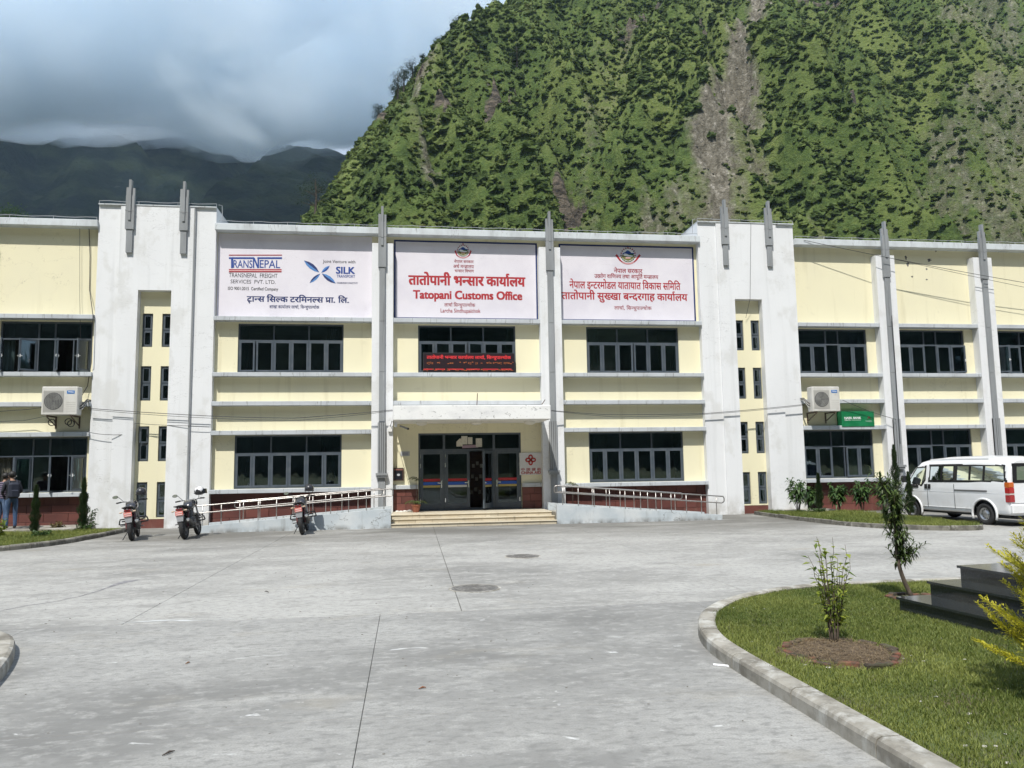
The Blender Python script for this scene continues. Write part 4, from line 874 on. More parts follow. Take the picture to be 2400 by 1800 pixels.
rb = [(10.88,-.25), (10.90,-1.75), (10.94,-3.3), (11.10,-4.9), (11.55,-6.0), (12.2,-6.65), (12.85,-6.92), (13.25,-6.75), (13.4,-6.2), (13.42,-4.2), (13.42,-1.3)]
kerb('weathered stone kerb round the bed in front of the white van', rb, .125, .13, kerb_old, .62, 'kerbs round the planted beds', wob=.008)
lb = [(-16,-7.6), (-12.5,-7.3), (-10.3,-6.75), (-9.0,-6.05), (-8.3,-5.3), (-7.86,-4.45), (-7.68,-3.2), (-7.58,-1.6), (-7.54,-.2)]
kerb('weathered stone kerb round the bed by the left wing', lb, .125, .13, kerb_old, .55, 'kerbs round the planted beds', side=-1, wob=.008)
def bed(name, poly, z, mat):
    s = MB(); s.slab(poly, -.03, z); return struct(s.build(name, mat))
def inset(path, off, side=1):
    out = []
    for i, p in enumerate(path):
        t = (path[min(i+1, len(path)-1)]-path[max(i-1, 0)]).normalized(); out.append(p+Vector((t.y, -t.x))*side*off)
    return out
ip = inset(ipath, .15); poly_i = [(p.x, p.y) for p in ip[::4]]+[(13*K, -26*K)]
bed('lawn', poly_i[::-1], .10, soil_m)
lp = inset(smooth_path(il2), .15, -1); poly_l = [(p.x, p.y) for p in lp[::4]]+[(-9*K,-26*K)]; bed('left_lawn', poly_l, .10, soil_m)
rp = inset(smooth_path(rb), .10); poly_r = [(p.x, p.y) for p in rp[::4]]; bed('right_bed', poly_r[::-1], .085, soil_m)
bp_ = inset(smooth_path(lb), .10, -1); poly_b = [(p.x, p.y) for p in bp_[::4]]+[(-16*K,-.2*K)]; bed('left_bed', poly_b, .085, soil_m)
# raised walkway edges along the walls behind the beds
s = MB(K); s.cbox(-16, -8.75, -1.35, WY-.05, 0, .155, .01); struct(s.build('walkway', kerb_m))
s = MB(K); s.cbox(11.9, 13.35, -1.0, WY-.06, 0, .125, .01); struct(s.build('right_walkway', kerb_m))
def inside(x, y, poly):
    r = np.zeros(len(x), bool); n = len(poly)
    for i in range(n):
        (x0, y0), (x1, y1) = poly[i], poly[(i+1) % n]; c = ((y0 > y) != (y1 > y)) & (x < (x1-x0)*(y-y0)/((y1-y0) or 1e-9)+x0); r ^= c
    return r
# numpy value noise
def vnoise(x, y, seed=0):
    xi, yi = np.floor(x).astype(np.int64), np.floor(y).astype(np.int64); xf, yf = x-xi, y-yi
    u, v = xf*xf*xf*(xf*(xf*6-15)+10), yf*yf*yf*(yf*(yf*6-15)+10)
    def h(a, b):
        n = (a*374761393+b*668265263+seed*1442695041) & 0xffffffff; n = ((n ^ (n >> 13))*1274126177) & 0xffffffff; return ((n ^ (n >> 16)) & 0xffff)/65535.0
    return (h(xi,yi)*(1-u)+h(xi+1,yi)*u)*(1-v)+(h(xi,yi+1)*(1-u)+h(xi+1,yi+1)*u)*v
def fbm(x, y, o=4, seed=0, gain=.5):
    a, s, t = 1.0, 0.0, 0.0
    for i in range(o): s = s+a*vnoise(x*2**i, y*2**i, seed+i*17); t += a; a *= gain
    return s/t
def ridged(x, y, o=4, seed=0):
    a, s, t = 1.0, 0.0, 0.0
    for i in range(o): s = s+a*(1-np.abs(2*vnoise(x*2**i, y*2**i, seed+i*13)-1)); t += a; a *= .5
    return s/t
def mesh_np(name, V, F, mat, val=None, parent=None, smooth=False):
    me = bpy.data.meshes.new(name); nf, k = F.shape
    me.vertices.add(len(V)); me.vertices.foreach_set('co', V.astype(np.float32).ravel()); me.loops.add(nf*k); me.loops.foreach_set('vertex_index', F.astype(np.int32).ravel())
    me.polygons.add(nf); me.polygons.foreach_set('loop_start', np.arange(0, nf*k, k, dtype=np.int32)); me.polygons.foreach_set('loop_total', np.full(nf, k, np.int32))
    if smooth: me.polygons.foreach_set('use_smooth', np.ones(nf, bool))
    if val is not None: at = me.attributes.new('v', 'FLOAT', 'FACE'); at.data.foreach_set('value', val.astype(np.float32))
    me.materials.append(mat); me.update(calc_edges=True); me.validate(); o = bpy.data.objects.new(name, me); COL.objects.link(o)
    if parent is not None: o.parent = parent
    return o
def grass(name, label, poly, z, n, hmin, hmax, box, bare=.5, avoid=()):
    x = rng.uniform(box[0], box[1], n); y = rng.uniform(box[2], box[3], n); k = inside(x, y, poly)
    pn = fbm(x*1.1, y*1.1, 4, 5); k &= (pn > bare-.10+.16*rng.random(n))
    for ax, ay, r in avoid: k &= (x-ax)**2+(y-ay)**2 > r*r
    x, y, pn = x[k], y[k], pn[k]; n = len(x); a = rng.uniform(0, 2*PI, n); h = rng.uniform(hmin, hmax, n)*(.55+.9*fbm(x*2.2, y*2.2, 2, 9)); w = rng.uniform(.0022, .0042, n)*(1 if hmax < .09 else 1.6)
    lean = rng.uniform(.1, 1.1, n)*h; la = rng.uniform(0, 2*PI, n); c, s_ = np.cos(a), np.sin(a)
    zz = np.full(n, z)
    v0 = np.stack([x-c*w, y-s_*w, zz-.005], 1); v1 = np.stack([x+c*w, y+s_*w, zz-.005], 1)
    mx, my = x+np.cos(la)*lean*.35, y+np.sin(la)*lean*.35
    v2 = np.stack([mx+c*w*.7, my+s_*w*.7, zz+h*.6], 1); v3 = np.stack([mx-c*w*.7, my-s_*w*.7, zz+h*.6], 1); v4 = np.stack([x+np.cos(la)*lean, y+np.sin(la)*lean, zz+h], 1)
    V = np.stack([v0,v1,v2,v3,v4], 1).reshape(-1, 3); b = np.arange(n)*5
    F = np.concatenate([np.stack([b,b+1,b+2],1), np.stack([b,b+2,b+3],1), np.stack([b+3,b+2,b+4],1)])
    tone = np.clip(.42+1.3*(fbm(x*.9, y*.9, 3, 21)-.35)+rng.normal(0, .25, n), 0, 1)
    o = mesh_np(name, V, F, blade_m, np.tile(tone, 3)); tag(o, label, 'grass'); struct(o, 'stuff'); return o
ring_c = on_ground(1968, 1532, .1); tree_c = on_ground(2140, 1402, .1)
grass('grass', 'short patchy grass covering the lawn with the shrub', poly_i, .10, 380000, .012, .040, (2.7*K, 8.6*K, -20.6*K, -13.95*K), .23, [(ring_c.x, ring_c.y, .40), (tree_c.x, tree_c.y, .28)])
grass('grass', 'green grass in the bed in front of the right wing', poly_r, .085, 42000, .05, .13, (10.8*K, 13.5*K, -7.0*K, -.2*K), .25)
grass('grass', 'green grass in the bed in front of the left wing', poly_b, .085, 60000, .04, .10, (-13*K, -7.4*K, -7.5*K, -1.3*K), .25)
grass('grass', 'grass inside the kerb at the left frame edge', poly_l, .10, 20000, .02, .05, (-5.5*K, -2.9*K, -19*K, -14.4*K), .3)
# litter and pebbles on the lawn
peb = MB()
for i in range(150):
    x, y = random.uniform(2.9, 7.2)*K, random.uniform(-20, -14.3)*K
    if not inside(np.array([x]), np.array([y]), poly_i)[0]: continue
    r = random.uniform(.006, .018); peb.ball((x, y, .105), r, random.uniform(.8,1.6), random.uniform(.7,1.3), .5, 6, 4)
o = peb.build('pebbles', M('pebble', (.42,.40,.36), .9)); tag(o, 'scattered pale pebbles among the lawn grass', 'pebbles'); struct(o, 'stuff')

# ------------------------------------------------------------------ plants
def leaf_quads(mb, p, d, L, W, val, bend=.25, up=Vector((0,0,1))):
    """a bent two-segment leaf from p along d"""
    d = d.normalized(); s = d.cross(up)
    if s.length < .05: s = d.cross(Vector((1,0,0)))
    s.normalize(); n = s.cross(d); m = p+d*L*.45+n*L*.06; e = p+d*L-up*L*bend
    mb.add([tuple(p), tuple(m-s*W/2), tuple(e), tuple(m+s*W/2)], [(0,1,2,3)], val)
def rv(s=1.0): return Vector((random.gauss(0,1), random.gauss(0,1), random.gauss(0,1)))*s
def shrub(name, label, loc, h, spread, stems, leaf, lm, cat='shrub', group=None, bare=.35, per=14, droop=.4, r=.010, upright=.0, tilt=.0, sm=None):
    t = thing(name, label, cat, loc, group); st = MB(); fo = MB(); loc = Vector(loc)
    for k in range(stems):
        a = 2*PI*(k+random.random()*.7)/stems; hh = h*random.uniform(.68, 1.0); sp = spread*random.uniform(.3, 1)
        p0 = loc+Vector((math.cos(a)*.03, math.sin(a)*.03, -.02)); pts = []; n = 9
        for i in range(n+1):
            u = i/n; pts.append(p0+Vector((math.cos(a)*sp*u**(1.2+upright), math.sin(a)*sp*u**(1.2+upright), hh*u))+rv(.012*u*h)+Vector((tilt*u*h, 0, 0)))
        st.tube(pts, [r*(1-.75*i/n) for i in range(n+1)], 5)
        for i in range(per):
            u = bare+(1-bare)*(i+random.random())/per; q = min(int(u*n), n-1); p = pts[q].lerp(pts[q+1], u*n-q)
            d = Vector((math.cos(a)*.4, math.sin(a)*.4, .35))+rv(.7); d.z = d.z*.6+.15
            L = leaf[0]*random.uniform(.6, 1.25); leaf_quads(fo, p, d, L, L*leaf[1], random.random(), droop)
    st.build('stem', sm or bark_m, t, smooth=True); fo.build('foliage', lm, t); return t
lf_fresh = leaf_mat('fresh_leaf', (.12,.19,.025), (.36,.40,.06), .4, .4); lf_dark = leaf_mat('dark_narrow_leaf', (.026,.055,.017), (.13,.18,.045), .35, .2); lf_mid = leaf_mat('mid_leaf', (.03,.075,.02), (.085,.15,.035), .5, .3)
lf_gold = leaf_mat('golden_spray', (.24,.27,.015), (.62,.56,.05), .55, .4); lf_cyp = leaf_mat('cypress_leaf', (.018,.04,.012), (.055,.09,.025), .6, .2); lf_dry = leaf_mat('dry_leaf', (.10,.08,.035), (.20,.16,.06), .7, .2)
sb = on_ground(1956, 1511, .1)
shrub('young_shrub', 'young multi-stemmed shrub with sparse yellow-green leaves in the brick ring', (sb.x, sb.y, .1), .92*K, .19, 17, (.085, .50), lf_fresh, group=None, bare=.22, per=15, droop=.15, r=.007, upright=.3)
# small narrow-leaved tree on the lawn
def narrow_tree(label, loc, h):
    t = thing('young_tree', label, 'tree', loc); loc = Vector(loc); st = MB(); fo = MB(); n = 14; pts = []
    for i in range(n+1):
        u = i/n; pts.append(loc+Vector((-.34*u-.05*math.sin(u*6), .02*math.sin(u*5), h*u-.02)))
    st.tube(pts, [.026*(1-.75*i/n)+.004 for i in range(n+1)], 7)
    lean = []
    for k in range(46):
        u = random.uniform(.30, .98); q = min(int(u*n), n-1); p = pts[q].lerp(pts[q+1], u*n-q); a = random.uniform(0, 2*PI); L = h*random.uniform(.08, .20)*(1.15-.5*abs(u-.65)) 
        d = Vector((math.cos(a)*.55, math.sin(a)*.55, .9)); bp = [p+d*L*j/4+rv(.004) for j in range(5)]; st.tube(bp, [.006*(1-.18*j) for j in range(5)], 4)
        for j in range(40):
            w = random.random(); qq = p+d*L*w; dd = d*.6+rv(.7); Lf = random.uniform(.08, .14); leaf_quads(fo, qq, dd, Lf, Lf*.20, min(1, .2+.5*u*random.random()+.3*random.random()), .25)
    for k in range(5):      # side branch to the right, low
        p = pts[4+k//3]; d = Vector((.55+.12*k, random.uniform(-.3,.3), .75-.05*k)); L = h*random.uniform(.14, .26); bp = [p+d*L*j/4 for j in range(5)]; st.tube(bp, [.006*(1-.18*j) for j in range(5)], 4)
        for j in range(42):
            w = .2+.8*random.random(); leaf_quads(fo, p+d*L*w, d*.5+rv(.7), random.uniform(.08,.12), .020, random.random()*.7, .25)
    st.build('trunk', bark_m, t, smooth=True); fo.build('crown', lf_dark, t); return t
narrow_tree('small leaning tree with dark narrow leaves beside the granite steps', (tree_c.x, tree_c.y, .1), 1.30*K)
# brick rings
def brick_ring(label, c, rx, ry, n, rot):
    t = thing('brick_ring', label, 'bricks', (c.x, c.y, .1))
    for i in range(n):
        a = 2*PI*i/n+rot+random.uniform(-.06,.06); jr = random.uniform(.84,1.10); p = Vector((c.x+math.cos(a)*rx*jr, c.y+math.sin(a)*ry*jr, .1)); tx = Vector((-math.sin(a)*rx, math.cos(a)*ry, 0)).normalized(); nx = Vector((tx.y, -tx.x, 0)); L = random.uniform(.085, .115); hh = random.uniform(.022, .05); ti = random.uniform(-.15,.15)
        s = MB(); s.cbox(-L, L, -.035, .035, -.05, hh, .008); s.v = [tuple(p+tx*x+nx*(y+z*ti)+Vector((0,0,z+x*random.uniform(-.05,.05)))) for x,y,z in s.v]; s.build('brick', brick_m, t)
    return t
brick_ring('half-buried mossy brick ring around the yellow-green shrub', ring_c, .46, .52, 15, .1); brick_ring('half-buried brick ring at the foot of the leaning tree', tree_c, .28, .26, 9, .3)
mo = MB(); mo.lathe([(.56,.0),(.46,.018),(.30,.035),(.12,.045),(.01,.047)], (ring_c.x, ring_c.y, .097), n=26); mo.v = [(x+random.uniform(-.02,.02), y+random.uniform(-.02,.02), z+random.uniform(0,.012)) for x,y,z in mo.v]; struct(mo.build('planting_soil', M('planting_soil', (.085,.058,.036), .95, [dict(col=(.13,.095,.06), scale=12, lo=.45, hi=.6)], bump=(40,.8,.02))))
st = MB()
for i in range(3600):
    a, r = random.uniform(0, 2*PI), math.sqrt(random.random()); p = Vector((ring_c.x+math.cos(a)*r*.42, ring_c.y+math.sin(a)*r*.46, .125+random.random()*.035)); d = rv(); d.z *= .25; leaf_quads(st, p, d, random.uniform(.04,.09), .004, random.random(), .1)
o = st.build('dry_straw', straw_m); tag(o, 'dry cut grass heaped inside the brick ring', 'straw'); struct(o, 'stuff')
# golden conifer at the right edge
def golden(label, base):
    t = thing('golden_conifer', label, 'conifer', base); fo = MB(); st = MB(); base = Vector(base)
    st.tube([base, base+Vector((0,0,.5)), base+Vector((.02,0,1.0))], [.03,.022,.01], 6)
    def spray(p, d, L):
        n = int(L/.013); side = d.cross(Vector((0,0,1))).normalized(); bp = [p+d*L*i/6+Vector((0,0,.10*L*(i/6)**2)) for i in range(7)]; st.tube(bp, [.006*(1-.13*i) for i in range(7)], 4)
        for i in range(n):
            u = i/n; q = bp[min(int(u*6),5)].lerp(bp[min(int(u*6),5)+1], u*6-int(u*6))
            for sg in (-1, 1):
                l2 = L*.40*(1-u)**.7*(.5+.7*random.random())*min(1, .25+u*4)+.012; dd = (d*.75+side*sg*.65+Vector((0,0,random.uniform(-.05,.45)))).normalized()
                m = max(2, int(l2/.014))
                for j in range(m):
                    w = j/m; qq = q+dd*l2*w; leaf_quads(fo, qq, dd+rv(.42), random.uniform(.022,.038), .011, min(1, .35*random.random()+.65*max(u, w)), .0)
    for k in range(40):
        a = PI*.55+random.uniform(0, 1)*PI*1.0 if k < 30 else random.uniform(-PI*.45, PI*.5); z = random.uniform(.1, 1.0); L = random.uniform(.34, .70)*(1.05-.35*z)
        spray(base+Vector((0,0,z)), Vector((math.cos(a), math.sin(a)*.9, random.uniform(.35,.75))).normalized(), L)
    st.build('branches', bark_m, t); fo.build('foliage', lf_gold, t); return t
gb = on_ground(2500, 1640, .1); golden('golden-yellow conifer spreading in from the right frame edge', (gb.x, gb.y, .1))
# slim cypresses
def cypress(label, loc, h, r, group='slim cypresses by the walls', trunk=.08, thin=False):
    t = thing('slim_cypress', label, 'cypress', loc, group); fo = MB(); st = MB(); loc = Vector(loc); st.tube([loc-Vector((0,0,.02)), loc+Vector((0,0,h*.9))], [.014,.004], 5)
    N = int(3600*h*(r/.16)) if not thin else int(2200*h)
    for i in range(N):
        u = random.random(); z = trunk*h+(1-trunk)*h*u; rad = r*(math.sin(min(1, u*3.2+.25)*PI/2))*(1-u**1.7)*(1+.35*math.sin(u*23+random.random()*.5))+.012; a = random.uniform(0, 2*PI); q = random.random()**.5
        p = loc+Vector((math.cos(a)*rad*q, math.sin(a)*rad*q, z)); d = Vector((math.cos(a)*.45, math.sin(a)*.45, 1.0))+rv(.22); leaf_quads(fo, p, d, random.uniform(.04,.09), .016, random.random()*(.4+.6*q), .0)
    st.build('stem', bark_m, t); fo.build('foliage', lf_cyp, t); return t
c1 = on_ground(80, 1257, .085); cypress('slim cypress standing alone in the bed by the left wing', (c1.x, c1.y, .085), 1.22*K, .125)
c2 = on_ground(193, 1243, .085); cypress('slim cypress against the corner of the left tower', (c2.x, c2.y, .085), 1.38*K, .15)
c3 = on_ground(1922, 1199, .085); cypress('slim cypress between leafy shrubs under the right wing window', (c3.x, c3.y, .085), 1.16*K, .13)
c4 = on_ground(2105, 1212, .085); cypress('tall wispy cypress in front of the first grey post of the right wing', (c4.x, c4.y, .085), 1.95*K, .17, thin=True)
c5 = on_ground(2135, 1212, .085); cypress('thin wispy cypress beside the front bumper of the van', (c5.x, c5.y, .085), 1.2*K, .13, thin=True)
def leafy(label, px, py, h, spread, n=9, cat='shrub'):
    p = on_ground(px, py, .085); shrub('leafy_shrub', label, (p.x, p.y, .085), h*K, spread, n+3, (.21, .36), lf_mid, cat, 'leafy shrubs under the right wing', bare=.42, per=34, droop=.55, r=.008)
leafy('leafy shrub with bare forked stems against the right tower', 1872, 1202, 1.10, .36)
leafy('leafy shrub behind the slim cypress at the tower corner', 1906, 1196, .82, .26, 7); leafy('leafy shrub with browning lower leaves left of the middle of the right bed', 1966, 1200, .88, .34); leafy('tallest leafy shrub, under the opened right wing window', 2022, 1200, 1.02, .34)
leafy('leafy shrub partly hidden behind the leaning tree', 2078, 1203, 1.02, .36)
for lab, px, py, h, sp, lm in (('low yellowish herb by the red plinth of the left wing', 133, 1243, .25, .18, lf_dry), ('spiky low plant at the foot of the left tower', 200, 1244, .22, .26, lf_mid), ('thin pale-leaved bush in front of the left tower corner', 208, 1240, .62, .22, lf_mid), ('ragged weeds around the lone cypress', 95, 1258, .16, .30, lf_mid), ('yellow-green sapling at the left frame edge', -2, 1262, .50, .12, lf_fresh), ('small weeds under the cypress in the right bed', 1915, 1204, .20, .30, lf_mid)):
    p = on_ground(px, py, .085); shrub('low_plant', lab, (p.x, p.y, .085), h*K, sp, 11, (.12, .40), lm, 'plant', None, bare=.1, per=16, droop=.3, r=.005)
# potted palms
def potted_palm(label, loc, h, pot=True):
    t = thing('potted_palm', label, 'potted plant', loc); loc = Vector(loc); fo = MB(); st = MB()
    if pot:
        s = MB(); s.lathe([(.10,0),(.135,.20),(.155,.21),(.155,.25),(.135,.25),(.12,.22),(.01,.22)], tuple(loc), n=18); s.build('pot', M('terracotta', (.33,.12,.07), .8, [dict(col=(.24,.09,.055), scale=7, lo=.4, hi=.65)]), t)
    st.tube([loc+Vector((0,0,.18)), loc+Vector((.01,0,h*.62)), loc+Vector((.0,0,h))], [.012,.010,.006], 6)
    for z0, nn, LL in ((h, 7, .24), (h*.30, 12, .33)):
        for k in range(nn):
            a = 2*PI*k/nn+random.random()*.5; d = Vector((math.cos(a), math.sin(a), 0)); p0 = loc+Vector((0,0,z0*random.uniform(.9,1.0))); arc = [p0+d*LL*u+Vector((0,0,LL*(.75*u-.85*u*u))) for u in [i/6 for i in range(7)]]; st.tube(arc, .003, 4); sd = Vector((-d.y, d.x, 0))
            for i in range(1, 7):
                for sg in (-1, 1):
                    for q in range(2): leaf_quads(fo, arc[i-1].lerp(arc[i], q*.5), d*.7+sd*sg*.8-Vector((0,0,.25)), .13*LL/.3*random.uniform(.7,1.1), .012, random.random(), .3)
    st.build('stem', bark_m, t); fo.build('fronds', leaf_mat('palm_frond', (.03,.06,.012), (.11,.14,.03), .45, .3), t); return t
pp = on_ground(971, 1199, .36); potted_palm('potted palm in a terracotta pot left of the glass doors', (.26*K, -.35*K, .362), 1.02*K)
q = on_wall(1338, 1182, .02*K); potted_palm('palm behind the right ramp rail beside the grey post', (q.x, -.25*K, .0), 1.10*K)
s = MB()
for i in range(9): s.ball((random.uniform(-.32,.12)*K, -.15*K+random.uniform(-.05,.05), .375+random.random()*.02), random.uniform(.03,.06), 1.4, 1, .7, 7, 5)
o = s.build('rubble', M('plaster_rubble', (.72,.70,.66), .9)); tag(o, 'small heap of white plaster rubble beside the terracotta pot', 'rubble')
# ------------------------------------------------------------------ granite steps at the right
gs = thing('granite_steps', 'polished black granite steps rising at the right edge of the lawn', 'steps', (6.2*K, -15.5*K, .1))
S0 = on_ground(2110, 1433, .1); d1 = (on_ground(2378, 1500, .1)-S0); d1.z = 0; d1.normalize(); n1 = Vector((-d1.y, d1.x, 0))
if n1.x < 0: n1 = -n1
for k in range(3):
    o0 = S0+n1*(.42*k)+d1*(.0+.02*k); L = 3.6; dep = 3.2-.42*k; z0, z1 = .02, .1+.165*(k+1)
    def P(a, b): v = o0+d1*a+n1*b; return (v.x, v.y)
    s = MB(); s.slab([P(0,0),P(L,0),P(L,dep),P(0,dep)], z0, z1-.03); s.build('riser', granite, gs)
    s = MB(); pl = [P(-.025,-.025),P(L,-.025),P(L,dep),P(-.025,dep)]; s.slab(pl, z1-.029, z1); s.build('tread', granite, gs)
# ------------------------------------------------------------------ manholes and litter
def manhole(label, c, r):
    t = thing('manhole_cover', label, 'manhole', (c.x, c.y, 0), 'manhole covers in the yard'); iron = M('cast_iron', (.13,.125,.115), .7, [dict(col=(.24,.23,.21), scale=9, lo=.45, hi=.65)], bump=(40,.3,.01))
    s = MB(); s.lathe([(r*1.12,-.02),(r*1.12,.004),(r*1.02,.006),(r*1.02,-.01)], (c.x,c.y,0), n=36); s.build('rim', kerb_m, t)
    s = MB(); s.lathe([(r,-.01),(r,.003),(r*.97,.007),(.001,.007)], (c.x,c.y,0), n=36); s.build('lid', iron, t)
    for k in range(1, 5): s = MB(); s.lathe([(r*k/5,.006),(r*k/5,.012),(r*k/5+.025,.012),(r*k/5+.025,.006)], (c.x,c.y,0), n=30); s.build('ring', iron, t)
manhole('nearer larger iron manhole cover on the yard joint', on_ground(1113, 1379), .36); manhole('farther manhole cover toward the entrance steps', on_ground(1225, 1304), .34)
p = on_ground(1692, 1562); s = MB(); s.add([(p.x-.06,p.y+.05,.004),(p.x+.07,p.y-.045,.004),(p.x+.075,p.y-.01,.012),(p.x-.05,p.y+.085,.008)], [(0,1,2,3)]); s.add([(p.x-.06,p.y+.05,.002),(p.x+.07,p.y-.045,.002),(p.x+.075,p.y-.01,.010),(p.x-.05,p.y+.085,.006)], [(3,2,1,0)]); tag(s.build('paper_scrap', ink['white']), 'white paper scrap lying beside the curved kerb', 'paper')
for lab, px, py, L, c, an in (('brown dry leaf lying in the middle of the yard', 990, 1615, .055, (.22,.09,.04), .4), ('dark twig at the bottom edge of the yard', 395, 1768, .075, (.07,.055,.045), .9), ('small twig near the manhole', 625, 1388, .08, (.08,.07,.06), 2.4), ('brown leaf on the left of the yard', 440, 1556, .05, (.20,.10,.05), 1.1)):
    p = on_ground(px, py); L *= .62; s = MB(); s.tube([(p.x-L*math.cos(an),p.y-L*math.sin(an),.008),(p.x,p.y+.01,.014),(p.x+L*math.cos(an),p.y+L*math.sin(an),.009)], [.003,.008,.003], 5); tag(s.build('litter', M('litter%d' % px, c, .9)), lab, 'litter')
chips = MB()
for i in range(260):
    x, y = random.uniform(-5,2.4)*K, random.uniform(-19.6,-3)*K; r = random.uniform(.004,.011); chips.ball((x,y,r*.3), r, random.uniform(.8,1.8), random.uniform(.7,1.3), .5, 5, 3)
o = chips.build('grit', M('grit', (.20,.19,.17), .9)); tag(o, 'scattered grit and small stones on the concrete yard', 'grit'); struct(o, 'stuff')
